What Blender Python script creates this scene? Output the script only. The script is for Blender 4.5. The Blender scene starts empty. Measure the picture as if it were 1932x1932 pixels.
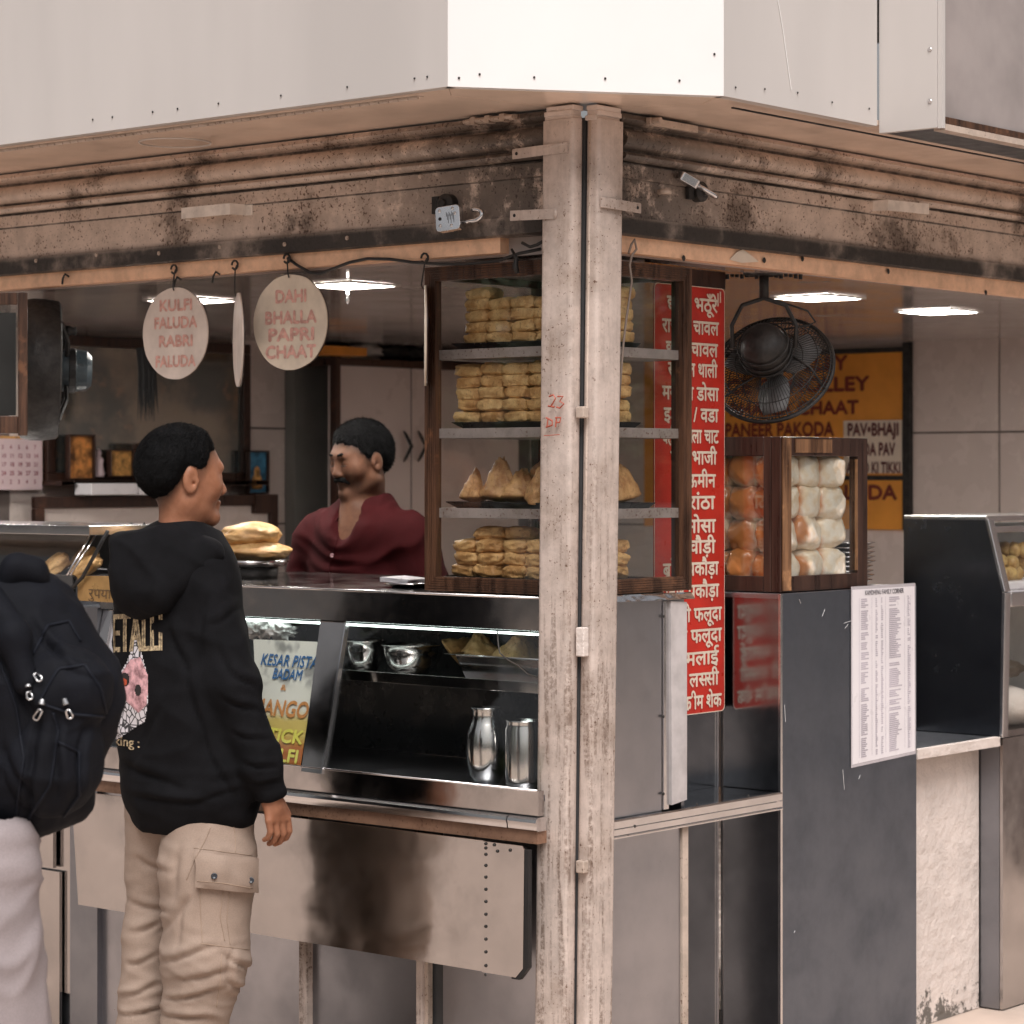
import bpy, bmesh, math, random
import numpy as np
from mathutils import Vector, noise, Matrix
random.seed(7); np.random.seed(7)
sc=bpy.context.scene; col=sc.collection
# ---------------------------------------------------------------- camera
F=4820.; HX=966.; HY=895.; CH=1.5
_t=math.radians(40.06); RT=Vector((math.sin(_t),-math.cos(_t),0)); FW=Vector((math.cos(_t),math.sin(_t),0)); UP=Vector((0,0,1))
CAM=Vector((-4.856,-3.8586,CH))
cd=bpy.data.cameras.new('camera'); cam=bpy.data.objects.new('camera',cd); col.objects.link(cam)
cam.location=CAM; cam.rotation_euler=(math.pi/2,0,-math.atan2(FW.x,FW.y))
cd.sensor_width=36; cd.lens=F/1932*36; cd.shift_y=-(966-HY)/1932; cd.clip_end=500
cd.dof.use_dof=True; cd.dof.focus_distance=6.3; cd.dof.aperture_fstop=5.6
sc.camera=cam
# ---------------------------------------------------------------- light
w=bpy.data.worlds.new('World'); sc.world=w; w.use_nodes=True
nt=w.node_tree; bg=nt.nodes['Background']
sky=nt.nodes.new('ShaderNodeTexSky'); sky.sky_type='NISHITA'; sky.sun_disc=False
SUN_AZ=math.atan2(-.68,-.73); SUN_EL=math.radians(55)
sky.sun_elevation=SUN_EL; sky.sun_rotation=SUN_AZ; sky.dust_density=6; sky.air_density=1.2
hs=nt.nodes.new('ShaderNodeHueSaturation'); hs.inputs['Saturation'].default_value=.22
tint=nt.nodes.new('ShaderNodeMix'); tint.data_type='RGBA'; tint.blend_type='MULTIPLY'; tint.inputs[0].default_value=1
tint.inputs[7].default_value=(1,.965,.96,1)
nt.links.new(sky.outputs[0],hs.inputs['Color']); nt.links.new(hs.outputs[0],tint.inputs[6]); nt.links.new(tint.outputs[2],bg.inputs[0])
bg.inputs[1].default_value=.052
sl=bpy.data.lights.new('sun','SUN'); sl.energy=1.5; sl.angle=math.radians(35); sl.color=(1,.955,.925)
so=bpy.data.objects.new('sun',sl); col.objects.link(so)
sd=Vector((-.68*math.cos(SUN_EL),-.73*math.cos(SUN_EL),math.sin(SUN_EL)))
so.rotation_euler=sd.to_track_quat('Z','Y').to_euler()
sc.view_settings.view_transform='Standard'; sc.view_settings.look='None'; sc.view_settings.exposure=1.0; sc.view_settings.gamma=1
sc.cycles.max_bounces=8; sc.cycles.glossy_bounces=4; sc.cycles.transparent_max_bounces=12; sc.cycles.caustics_reflective=False; sc.cycles.caustics_refractive=False
# ---------------------------------------------------------------- projection helpers
def ray(px,py):
    return FW+RT*((px-HX)/F)+UP*((HY-py)/F)
def PX(px,py,X=0.):
    r=ray(px,py); return CAM+r*((X-CAM.x)/r.x)
def PY(px,py,Y=0.):
    r=ray(px,py); return CAM+r*((Y-CAM.y)/r.y)
def PZ(px,py,Z):
    r=ray(px,py); return CAM+r*((Z-CH)/r.z)
def PD(px,py,d): return CAM+ray(px,py)*d
def PP(px,py,p0,n):
    r=ray(px,py); return CAM+r*((Vector(p0)-CAM).dot(n)/r.dot(n))
# ---------------------------------------------------------------- scene graph helpers
def tag(o,label=None,cat=None,group=None,kind=None):
    if label: o['label']=label
    if cat: o['category']=cat
    if group: o['group']=group
    if kind: o['kind']=kind
    return o
def empty(name,loc,label,cat,group=None,rot=(0,0,0)):
    o=bpy.data.objects.new(name,None); o.empty_display_size=.05; col.objects.link(o); o.location=loc; o.rotation_euler=rot
    return tag(o,label,cat,group)
def link(name,me,m,parent=None,loc=None,smooth=False,world=True):
    o=bpy.data.objects.new(name,me); col.objects.link(o)
    if m is not None and not me.materials: me.materials.append(m)
    if smooth:
        me.polygons.foreach_set('use_smooth',[True]*len(me.polygons))
    if parent is not None:
        o.parent=parent
        if world:
            L=Vector((0,0,0)); q=parent
            while q is not None: L+=q.location; q=q.parent
            me.transform(Matrix.Translation(-L))
    if loc is not None: o.location=loc
    me.update()
    return o
def copy_tree(o,parent=None):
    c=o.copy(); col.objects.link(c); c.parent=parent
    for ch in list(o.children): copy_tree(ch,c)
    return c
class MB:
    def __init__(s): s.v=[]; s.f=[]
    def add(s,v,f):
        n=len(s.v); s.v+=[tuple(p) for p in v]; s.f+=[tuple(i+n for i in q) for q in f]; return s
    def box(s,x0,x1,y0,y1,z0,z1):
        return s.hexa([(x0,y0,z0),(x1,y0,z0),(x1,y1,z0),(x0,y1,z0),(x0,y0,z1),(x1,y0,z1),(x1,y1,z1),(x0,y1,z1)])
    def hexa(s,v): return s.add(v,[(0,3,2,1),(4,5,6,7),(0,1,5,4),(1,2,6,5),(2,3,7,6),(3,0,4,7)])
    def slab(s,quad,n,t):
        "quad = 4 points (front face), n = outward normal, t = thickness behind it"
        n=Vector(n).normalized(); a=[Vector(p) for p in quad]; b=[p-n*t for p in a]
        nn=(a[1]-a[0]).cross(a[2]-a[1])
        if nn.dot(n)<0: a.reverse(); b.reverse()
        return s.add(a+b,[(0,1,2,3),(7,6,5,4),(0,4,5,1),(1,5,6,2),(2,6,7,3),(3,7,4,0)])
    def prism(s,poly,n,t):
        n=Vector(n).normalized(); a=[Vector(p) for p in poly]
        c=sum(a,Vector())/len(a); ar=Vector()
        for i in range(len(a)): ar+=(a[i]-c).cross(a[(i+1)%len(a)]-c)
        if ar.dot(n)<0: a.reverse()
        b=[p-n*t for p in a]; k=len(a)
        return s.add(a+b,[tuple(range(k)),tuple(range(2*k-1,k-1,-1))]+[(i,i+k,(i+1)%k+k,(i+1)%k) for i in range(k)])
    def tube(s,pts,r,n=8,cap=True,rf=None):
        pts=[Vector(p) for p in pts]; m=len(pts); base=len(s.v); up=Vector((0,0,1)); prev=None
        for i,p in enumerate(pts):
            d=(pts[min(i+1,m-1)]-pts[max(i-1,0)]).normalized()
            if prev is None:
                a=d.cross(up)
                if a.length<.1: a=d.cross(Vector((1,0,0)))
            else: a=prev-d*prev.dot(d)
            a.normalize(); prev=a; b=d.cross(a); rr=rf(i) if rf else r
            for k in range(n):
                t=2*math.pi*k/n; s.v.append(tuple(p+(a*math.cos(t)+b*math.sin(t))*rr))
        for i in range(m-1):
            for k in range(n):
                a0=base+i*n+k; a1=base+i*n+(k+1)%n; s.f.append((a0,a0+n,a1+n,a1))
        if cap:
            s.f.append(tuple(base+k for k in range(n))); s.f.append(tuple(base+(m-1)*n+k for k in reversed(range(n))))
        return s
    def lathe(s,prof,c=(0,0,0),n=24,ax=None):
        "prof list of (r,z) ; axis z, or matrix"
        base=len(s.v); c=Vector(c); M=ax or Matrix.Identity(3)
        for r,z in prof:
            for k in range(n):
                t=2*math.pi*k/n; s.v.append(tuple(c+M@Vector((r*math.cos(t),r*math.sin(t),z))))
        for i in range(len(prof)-1):
            for k in range(n):
                a0=base+i*n+k; a1=base+i*n+(k+1)%n; s.f.append((a0,a1,a1+n,a0+n))
        if prof[0][0]>1e-6: s.f.append(tuple(base+k for k in reversed(range(n))))
        if prof[-1][0]>1e-6: s.f.append(tuple(base+(len(prof)-1)*n+k for k in range(n)))
        return s
    def extr(s,prof,axis_pts,closed=False):
        "prof: function i-> list of world points per station"
        return s
    def mesh(s,name,merge=False):
        me=bpy.data.meshes.new(name); me.from_pydata(s.v,[],s.f)
        if merge:
            b=bmesh.new(); b.from_mesh(me); bmesh.ops.remove_doubles(b,verts=b.verts,dist=1e-5); bmesh.ops.recalc_face_normals(b,faces=b.faces); b.to_mesh(me); b.free()
        me.update(); return me
    def build(s,name,m,parent=None,smooth=False,bevel=0,world=True,merge=False,auto=None):
        o=link(name,s.mesh(name,merge),m,parent,smooth=smooth,world=world)
        if bevel:
            b=o.modifiers.new('b','BEVEL'); b.width=bevel; b.segments=2; b.limit_method='ANGLE'; b.angle_limit=math.radians(40)
            o.data.polygons.foreach_set('use_smooth',[True]*len(o.data.polygons)); 
            wn=o.modifiers.new('w','WEIGHTED_NORMAL'); wn.keep_sharp=True
        if auto: shade_auto(o,auto)
        return o
def shade_auto(o,deg):
    me=o.data; me.polygons.foreach_set('use_smooth',[True]*len(me.polygons))
    b=bmesh.new(); b.from_mesh(me); a=math.radians(deg)
    for e in b.edges:
        e.smooth = (len(e.link_faces)==2 and e.calc_face_angle(0)<a)
    b.to_mesh(me); b.free()
def sheet(mb,P00,P10,P11,P01,nx,ny,n,amp=.002,t=.003,sc_=4.,seed=0,dents=()):
    "wavy sheet-metal plate; corners world, n outward normal"
    n=Vector(n).normalized(); P00,P10,P11,P01=[Vector(p) for p in(P00,P10,P11,P01)]
    V=[];nv=(nx+1)*(ny+1)
    for j in range(ny+1):
        for i in range(nx+1):
            u=i/nx; v=j/ny; p=P00*(1-u)*(1-v)+P10*u*(1-v)+P11*u*v+P01*(1-u)*v
            e=min(1,8*min(u,1-u)+.25)*min(1,8*min(v,1-v)+.25)
            q=p*sc_+Vector((seed,seed*.7,0)); d=amp*(noise.noise(q)+.45*noise.noise(q*2.7))*e
            for (dx,dy,r,h) in dents:
                rr=((u-dx)**2+((v-dy)*1.)**2)/(r*r); d+=h*math.exp(-rr)
            V.append(p+n*d)
    V+= [p-n*t for p in V[:]]
    Fs=[]
    for j in range(ny):
        for i in range(nx):
            a=j*(nx+1)+i; Fs.append((a,a+1,a+nx+2,a+nx+1)); Fs.append((nv+a,nv+a+nx+1,nv+a+nx+2,nv+a+1))
    def side(a,b): Fs.append((a,nv+a,nv+b,b))
    for i in range(nx): side(i,i+1); k=ny*(nx+1)+i; side(k+1,k)
    for j in range(ny): side((j+1)*(nx+1),j*(nx+1)); k=j*(nx+1)+nx; side(k,k+nx+1)
    if (P10-P00).cross(P01-P00).dot(n)<0: Fs=[tuple(reversed(q)) for q in Fs]
    mb.add(V,Fs); return mb
# ---------------------------------------------------------------- text
def _txt(s,res=3):
    c=bpy.data.curves.new('t','FONT'); c.body=s; c.size=1; c.resolution_u=res
    o=bpy.data.objects.new('t',c); col.objects.link(o); dg=bpy.context.evaluated_depsgraph_get(); dg.update()
    me=bpy.data.meshes.new_from_object(o.evaluated_get(dg)); bpy.data.objects.remove(o); bpy.data.curves.remove(c)
    return me
_tc={}
def glyphs(s):
    "list of islands [(verts,faces)], width; '~' before a Devanagari letter = half form, '^' after letter = ra stroke"
    if s in _tc: return _tc[s]
    segs=[]; cur=''; i=0
    while i<len(s):
        if s[i]=='~': 
            if cur: segs.append((cur,0)); cur=''
            segs.append((s[i+1],1)); i+=2; continue
        if s[i]=='^': segs.append((cur,2)); cur=''; i+=1; continue
        cur+=s[i]; i+=1
    if cur: segs.append((cur,0))
    out=[]; x=0.
    for t,k in segs:
        lead=len(t)-len(t.lstrip(' ')); 
        if k==0 and lead: x+=.28*lead; t=t.lstrip(' ')
        tail=len(t)-len(t.rstrip(' ')); t=t.rstrip(' ')
        if not t: x+=.28*tail; continue
        me=_txt(t); b=bmesh.new(); b.from_mesh(me); bpy.data.meshes.remove(me)
        xs=[v.co.x for v in b.verts]; x0=min(xs) if k or x>0 else 0; x1=max(xs)
        if k==1:
            cut=x1-.135; bmesh.ops.bisect_plane(b,geom=b.verts[:]+b.edges[:]+b.faces[:],plane_co=(cut,0,0),plane_no=(1,0,0),clear_outer=True); x1=cut
        if k==2:
            vs=[b.verts.new(p) for p in((x1-.34,.02,0),(x1-.30,-.03,0),(x1-.13,.17,0),(x1-.13,.24,0))]; b.faces.new(vs)
        seen=set(); b.verts.index_update()
        for v in b.verts:
            if v in seen: continue
            st=[v]; seen.add(v); isl=[]
            while st:
                q=st.pop(); isl.append(q)
                for e in q.link_edges:
                    r=e.other_vert(q)
                    if r not in seen: seen.add(r); st.append(r)
            fs={f for q in isl for f in q.link_faces}; ix={q:n for n,q in enumerate(isl)}
            out.append(([(q.co.x+x-x0,q.co.y) for q in isl],[tuple(ix[l] for l in f.verts) for f in fs]))
        b.free(); x+=x1-x0+.28*tail
    _tc[s]=(out,x); return _tc[s]
def text(mb,s,P,U,V,N,size,bold=.03,width=None,sx=1.,slant=0,align='L',off=.0015,fn=None):
    isl,wd=glyphs(s); U=Vector(U);V=Vector(V);N=Vector(N).normalized();P=Vector(P)
    if width: sx=width/(wd*size)
    ox={'L':0,'C':-wd/2,'R':-wd}[align]
    sh=[(0,0),(bold,0),(bold*.5,bold*.6),(bold*.5,-bold*.6)] if bold else [(0,0)]
    k=0
    for dx,dy in sh:
        for vs,fs in isl:
            k+=1; j=(k%23)*2.2e-5
            pts=[]
            for x,y in vs:
                X=(x+ox+dx+slant*y)*size*sx; Y=(y+dy)*size
                pts.append(fn(X,Y,off+j) if fn else P+U*X+V*Y+N*(off+j))
            mb.add(pts,fs)
    return wd*size*sx
# ---------------------------------------------------------------- materials
MATS={}
def newmat(name):
    m=bpy.data.materials.new(name); m.use_nodes=True; MATS[name]=m
    return m,m.node_tree,m.node_tree.nodes['Principled BSDF']
def N(nt,t,**k):
    n=nt.nodes.new(t)
    for a,b in k.items(): setattr(n,a,b)
    return n
def co(nt,mode='pos',stretch=(1,1,1)):
    if mode=='pos': g=N(nt,'ShaderNodeNewGeometry').outputs['Position']
    else: g=N(nt,'ShaderNodeTexCoord').outputs['Object']
    mp=N(nt,'ShaderNodeMapping'); mp.inputs['Scale'].default_value=stretch; nt.links.new(g,mp.inputs[0]); return mp.outputs[0]
def nz(nt,c,scale,detail=4,rough=.6):
    n=N(nt,'ShaderNodeTexNoise'); n.inputs['Scale'].default_value=scale; n.inputs['Detail'].default_value=detail; n.inputs['Roughness'].default_value=rough
    nt.links.new(c,n.inputs['Vector']); return n.outputs['Fac']
def rng(nt,x,a,b,c=0.,d=1.,smooth=True):
    r=N(nt,'ShaderNodeMapRange'); r.interpolation_type='SMOOTHSTEP' if smooth else 'LINEAR'
    for i,v in zip((1,2,3,4),(a,b,c,d)): r.inputs[i].default_value=v
    nt.links.new(x,r.inputs[0]); return r.outputs[0]
def mx(nt,f,a,b,blend='MIX'):
    m=N(nt,'ShaderNodeMix',data_type='RGBA',blend_type=blend)
    if isinstance(f,(int,float)): m.inputs[0].default_value=f
    else: nt.links.new(f,m.inputs[0])
    for i,v in((6,a),(7,b)):
        if isinstance(v,(tuple,list)): m.inputs[i].default_value=(*v[:3],1)
        else: nt.links.new(v,m.inputs[i])
    return m.outputs[2]
def mth(nt,op,a,b=0.):
    m=N(nt,'ShaderNodeMath',operation=op)
    for i,v in((0,a),(1,b)):
        if isinstance(v,(int,float)): m.inputs[i].default_value=v
        else: nt.links.new(v,m.inputs[i])
    return m.outputs[0]
def bump(nt,b,h,strength,dist=.01):
    n=N(nt,'ShaderNodeBump'); n.inputs['Strength'].default_value=strength; n.inputs['Distance'].default_value=dist
    nt.links.new(h,n.inputs['Height']); nt.links.new(n.outputs[0],b.inputs['Normal'])
def pm(name,c,rough=.5,metal=0,var=.12,scale=6,bmp=0,bs=60,rv=.1,mode='pos',st=(1,1,1),coat=0,spec=None,sheen=0,sss=0,c2=None,dist=.004):
    m,nt,b=newmat(name); q=co(nt,mode,st); n=nz(nt,q,scale)
    c2=c2 or tuple(v*(1-var*1.6) for v in c)
    nt.links.new(mx(nt,rng(nt,n,.3,.7),c2,tuple(min(1,v*(1+var)) for v in c)),b.inputs['Base Color'])
    b.inputs['Metallic'].default_value=metal
    nt.links.new(rng(nt,nz(nt,q,scale*2.3),.3,.7,max(.02,rough-rv),min(1,rough+rv)),b.inputs['Roughness'])
    if bmp: bump(nt,b,nz(nt,q,bs),bmp,dist)
    if coat: b.inputs['Coat Weight'].default_value=coat; b.inputs['Coat Roughness'].default_value=.08
    if spec is not None: b.inputs['Specular IOR Level'].default_value=spec
    if sheen: b.inputs['Sheen Weight'].default_value=sheen; b.inputs['Sheen Roughness'].default_value=.6
    if sss: b.inputs['Subsurface Weight'].default_value=sss; b.inputs['Subsurface Radius'].default_value=(.01,.004,.002)
    return m
def steel(name,c=(.5,.5,.52),rough=.28,wave=.25,grime=.15,ws=3.,fine=.002,st=(1,1,1)):
    m,nt,b=newmat(name); q=co(nt,'pos',st); b.inputs['Metallic'].default_value=1
    n1=nz(nt,q,5,5); n2=nz(nt,q,28,5,.7); sp=nz(nt,q,150,2)
    g=mx(nt,rng(nt,n1,.3,.85,0,grime*2),c,tuple(v*.55 for v in c))
    g=mx(nt,rng(nt,sp,.74,.80,0,.4),g,tuple(v*.3 for v in c))
    nt.links.new(g,b.inputs['Base Color'])
    r=mth(nt,'ADD',rng(nt,n1,.25,.8,rough-.06,rough+.08),rng(nt,n2,.3,.8,-.02,.04)); nt.links.new(r,b.inputs['Roughness'])
    h=mth(nt,'ADD',nz(nt,q,ws,3,.5),mth(nt,'MULTIPLY',n2,fine)); bump(nt,b,h,wave,.02)
    return m
def rusty(name,c,rust=.5,soot=None,rough=.5,specks=.62,st=(1,1,1),gr=.5,sootc=(.022,.018,.016)):
    "old enamel paint with speckled rust, grime patches and a soot film where smoke has settled"
    m,nt,b=newmat(name); q=co(nt,'pos',st)
    big=nz(nt,q,4,6,.65); mid=nz(nt,q,14,6,.7); fin=nz(nt,q,120,3,.65); f2=nz(nt,q,45,6,.75)
    g=mx(nt,rng(nt,mid,.35,.7),tuple(v*1.05 for v in c),tuple(v*.78 for v in c))
    g=mx(nt,rng(nt,big,.45,.72,0,gr),g,(c[0]*.42,c[1]*.36,c[2]*.3))
    k=mth(nt,'ADD',fin,mth(nt,'MULTIPLY',mth(nt,'SUBTRACT',big,.5),.45))
    g=mx(nt,rng(nt,k,specks,specks+.05,0,.9*min(1,rust*1.6)),g,(.085,.032,.014))
    g=mx(nt,rng(nt,f2,.62,.7,0,rust),g,(.10,.05,.03))
    if soot:
        pos=N(nt,'ShaderNodeNewGeometry').outputs['Position']; sep=N(nt,'ShaderNodeSeparateXYZ'); nt.links.new(pos,sep.inputs[0])
        s=soot(nt,sep.outputs,mid,big)
        g=mx(nt,s,g,sootc)
    nt.links.new(g,b.inputs['Base Color'])
    nt.links.new(rng(nt,mid,.3,.7,rough-.12,rough+.15),b.inputs['Roughness'])
    bump(nt,b,mth(nt,'ADD',f2,mth(nt,'MULTIPLY',fin,.4)),.35,.003)
    return m
def emis(name,c,s):
    m,nt,b=newmat(name); b.inputs['Emission Color'].default_value=(*c,1); b.inputs['Emission Strength'].default_value=s; b.inputs['Base Color'].default_value=(.8,.8,.8,1); return m
def glassm(name,tintc=(.955,.96,.95),refl=1.,rough=.02,smudge=.025):
    m=bpy.data.materials.new(name); m.use_nodes=True; nt=m.node_tree; nt.nodes.clear()
    out=N(nt,'ShaderNodeOutputMaterial'); mix=N(nt,'ShaderNodeMixShader'); tr=N(nt,'ShaderNodeBsdfTransparent'); gl=N(nt,'ShaderNodeBsdfGlossy'); fr=N(nt,'ShaderNodeFresnel')
    gb=N(nt,'ShaderNodeNewGeometry').outputs['Backfacing']; nt.links.new(rng(nt,gb,0,1,1.5,1/1.5,False),fr.inputs[0]); tr.inputs[0].default_value=(*tintc,1); gl.inputs['Roughness'].default_value=rough; gl.inputs[0].default_value=(1,1,1,1)
    q=co(nt,'pos'); sm=rng(nt,nz(nt,q,9,5,.7),.45,.8,0,smudge); f=mth(nt,'ADD',mth(nt,'MULTIPLY',fr.outputs[0],refl),sm)
    nt.links.new(f,mix.inputs[0]); nt.links.new(tr.outputs[0],mix.inputs[1]); nt.links.new(gl.outputs[0],mix.inputs[2]); nt.links.new(mix.outputs[0],out.inputs[0]); return m
def wood(name,dark=(.035,.014,.008),light=(.30,.12,.05),wear=.3,rough=.35,axis=2,mode='pos'):
    m,nt,b=newmat(name); s=[40,40,40]; s[axis]=2.5; q=co(nt,mode,tuple(s)); n=nz(nt,q,1.2,6,.7); q2=co(nt,mode); n2=nz(nt,q2,7,5,.7)
    g=mx(nt,rng(nt,n,.35,.65),dark,tuple(d*.5+l*.5 for d,l in zip(dark,light)))
    g=mx(nt,rng(nt,n2,.62-wear*.25,.72-wear*.2,0,.9),g,light)
    nt.links.new(g,b.inputs['Base Color']); nt.links.new(rng(nt,n,.3,.7,rough-.1,rough+.2),b.inputs['Roughness']); bump(nt,b,n,.25,.003); return m
def fried(name,c,c2,bmp=.9):
    m,nt,b=newmat(name); q=co(nt,'pos'); a=nz(nt,q,22,5,.65); f=nz(nt,q,110,4,.7)
    g=mx(nt,rng(nt,a,.36,.62),c2,c); g=mx(nt,rng(nt,f,.56,.68,0,.6),g,tuple(v*.4 for v in c2)); g=mx(nt,rng(nt,nz(nt,q,60,3),.60,.7,0,.5),g,tuple(min(1,v*1.3) for v in c)); nt.links.new(g,b.inputs['Base Color'])
    b.inputs['Roughness'].default_value=.5; bump(nt,b,mth(nt,'ADD',a,mth(nt,'MULTIPLY',f,.5)),bmp,.006); b.inputs['Subsurface Weight'].default_value=.0; return m
def soot_shutter(nt,xyz,mid,big):
    d=mth(nt,'MAXIMUM',xyz[0],xyz[1])
    near=rng(nt,d,1.0,.10); low=rng(nt,xyz[2],2.155,2.125)
    # sticky smoke film: heaviest on the bottom bar and around the corner, broken up by rag marks
    a=mth(nt,'MULTIPLY',near,rng(nt,mid,.32,.50)); b_=mth(nt,'MULTIPLY',low,rng(nt,big,.25,.5,.35,.97))
    gz=None   # darker bands along the horizontal grooves of the pressed housing
    for z0,w_ in((2.357,.006),(2.2965,.005),(2.268,.006),(2.229,.003)):
        k=rng(nt,mth(nt,'ABSOLUTE',mth(nt,'SUBTRACT',xyz[2],z0)),w_,w_*.25); gz=k if gz is None else mth(nt,'MAXIMUM',gz,k)
    patch=mth(nt,'MAXIMUM',mth(nt,'MULTIPLY',rng(nt,big,.53,.66),.6),mth(nt,'MULTIPLY',gz,rng(nt,mid,.25,.6,.45,.95)))
    return mth(nt,'MINIMUM',mth(nt,'MAXIMUM',mth(nt,'MAXIMUM',mth(nt,'MULTIPLY',a,.85),b_),patch),1.)
def soot_post(nt,xyz,mid,big):
    # run-down rust streaks and hand grime, heavier on the lower half
    mp=N(nt,'ShaderNodeMapping'); mp.inputs['Scale'].default_value=(60,60,3.5); nt.links.new(N(nt,'ShaderNodeNewGeometry').outputs['Position'],mp.inputs[0]); s=nz(nt,mp.outputs[0],1,4,.6)
    low=rng(nt,xyz[2],2.0,.7,.25,1.); sp=nz(nt,N(nt,'ShaderNodeNewGeometry').outputs['Position'],75,5,.75)
    a=mth(nt,'MULTIPLY',mth(nt,'MULTIPLY',rng(nt,s,.45,.65),rng(nt,sp,.36,.60)),low)
    return mth(nt,'MULTIPLY',a,.75)
M={}
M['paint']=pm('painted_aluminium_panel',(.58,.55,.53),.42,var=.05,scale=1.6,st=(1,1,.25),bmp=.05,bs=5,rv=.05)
M['white']=pm('sunlit_panel_white',(.80,.79,.785),.4,var=.02,scale=1.5)  # corner panel lightened in colour to look more sunlit than its neighbours
M['soffit']=pm('soffit_panel',(.90,.73,.61),.18,var=.05,scale=2,rv=.06,bmp=.03,bs=4)
M['signgrey']=pm('grey_sign_board',(.34,.30,.29),.5,var=.12,scale=3)
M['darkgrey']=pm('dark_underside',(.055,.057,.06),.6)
M['shutter']=rusty('sooty_shutter_paint',(.66,.54,.46),.75,soot_shutter,.42,gr=.6,specks=.59)
M['post']=rusty('cream_post_paint',(.58,.49,.44),.75,soot_post,.36,specks=.655,gr=.7,sootc=(.11,.065,.042))
M['beam']=rusty('varnished_board',(.92,.58,.38),.22,None,.5,specks=.72,gr=.25)
M['dirtcream']=rusty('grimy_cream',(.55,.45,.38),.5,None,.5)
M['plaster']=pm('rough_white_plaster',(.68,.60,.555),.85,var=.06,scale=9,bmp=.8,bs=25,dist=.012)
M['steel']=steel('stainless_sheet',(.50,.475,.465),.15,.18,.14)
M['steel2']=steel('stainless_brushed',(.44,.44,.47),.34,.10,.2,ws=2)
M['steelmir']=steel('stainless_polished',(.34,.35,.37),.15,.05,.3,ws=2,fine=.0)
M['steelbright']=steel('stainless_bright',(.74,.72,.72),.20,.10,.08)
M['pot']=steel('pot_steel',(.75,.74,.74),.14,.02,.05)
M['black']=pm('black_rubber',(.012,.012,.013),.5,var=.2)
M['blackmetal']=pm('greasy_black_metal',(.02,.018,.017),.55,var=.4,scale=30,bmp=.3,bs=80)
M['motor']=pm('blue_grey_motor_enamel',(.07,.10,.12),.35,var=.2,scale=12)
M['glass']=glassm('glass',refl=.7)
M['cglass']=glassm('case_glass',refl=1.25,smudge=.10)
M['wood']=wood('varnished_case_wood',(.035,.017,.011),(.19,.085,.042),.12)
M['woodd']=wood('dark_frame_wood',(.026,.012,.009),(.085,.036,.022),.1)
M['woodbox']=wood('worn_box_wood',(.06,.028,.016),(.48,.25,.12),.3)
M['tile']=pm('cream_wall_tile',(.66,.57,.53),.25,var=.03,scale=3)
M['grout']=pm('tile_grout',(.16,.13,.12),.8)
M['ceil']=pm('glossy_ceiling_panel',(.42,.37,.35),.14,var=.06,scale=2,rv=.04)
M['led']=emis('led_panel_light',(1,.95,.88),50)
M['ledbar']=emis('led_strip_light',(.85,1,.95),2.6)
M['ground']=pm('pavement_concrete',(.56,.45,.38),.85,var=.12,scale=1.5,bmp=.3,bs=20)
M['road']=pm('asphalt',(.06,.058,.056),.9,var=.15,scale=3)
M['red']=pm('red_enamel_sign',(.56,.035,.022),.35,var=.10,scale=9,rv=.08)
M['cream']=pm('cream_lettering',(.80,.68,.56),.5,var=.06)
M['brownwall']=pm('brown_laminate',(.10,.065,.05),.4)

_m=M['plaster']; _nt=_m.node_tree; _b=_nt.nodes['Principled BSDF']; _l=_b.inputs['Base Color'].links[0].from_socket
_pos=N(_nt,'ShaderNodeNewGeometry').outputs['Position']; _sp=N(_nt,'ShaderNodeSeparateXYZ'); _nt.links.new(_pos,_sp.inputs[0]); _n=nz(_nt,_pos,22,6,.75)
_k=mth(_nt,'ADD',_n,rng(_nt,_sp.outputs[2],.12,-.14,-.16,.16)); _g=mx(_nt,rng(_nt,_k,.60,.68,0,.85),_l,(.05,.045,.035)); _nt.links.new(_g,_b.inputs['Base Color'])
# ================================================================ SETTING
def struct(name,mb,m,parent=None,**k):
    o=mb.build(name,m,parent,**k)
    if parent is None: o['kind']='structure'
    return o
struct('pavement',MB().box(-9,9,-9.0,9,-.27,-.13),M['ground'])
struct('ground',MB().box(-120,120,-120,120,-.5,-.272),M['road'])
struct('kiosk_floor',MB().box(.02,4.45,.25,3.88,-.10,.02),M['tile'])
struct('wall_left_end',MB().box(.35,.45,4.0,5.4,-.1,2.08),M['tile'])
# ceiling, glossy, with recessed lamps
struct('ceiling',MB().box(.04,4.6,.04,4.0,2.062,2.09),M['ceil'])
def tiles(parent,o,U,N_,w,h,nx,nz_,z0,gap=.004,m=None):
    U=Vector(U);N_=Vector(N_); base=None
    for j in range(nz_):
        for i in range(nx):
            p=Vector(o)+U*(i*w)+Vector((0,0,z0+j*h))
            if base is None:
                mb=MB(); a=[U*gap,U*(w-gap),U*(w-gap)+UP*(h-gap),U*gap+UP*(h-gap)]; a=[v+UP*(gap if k<2 else 0) for k,v in enumerate(a)]
                mb.slab([v+N_*.006 for v in a],N_,.006); base=mb.mesh('tile'); base.materials.append(M['tile'])
            t=bpy.data.objects.new('tile',base); col.objects.link(t); t.parent=parent; t.location=p
wb=struct('wall_back',MB().box(0,4.6,3.9,4.0,-.1,2.08),M['grout'])
tiles(wb,(1.38,3.9,0),(1,0,0),(0,-1,0),.385,.405,4,4,.48)
tiles(wb,(2.92,3.9,0),(1,0,0),(0,-1,0),.385,.405,1,4,.48)
wr=struct('wall_right',MB().box(4.5,4.6,-1.5,3.9,-.1,2.08),M['grout'])
tiles(wr,(4.5,3.9,0),(0,-1,0),(-1,0,0),.42,.405,9,4,.46)
struct('wall_far_side',MB().box(4.5,4.6,-1.6,-1.5,0,2.4),M['paint'])
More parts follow.
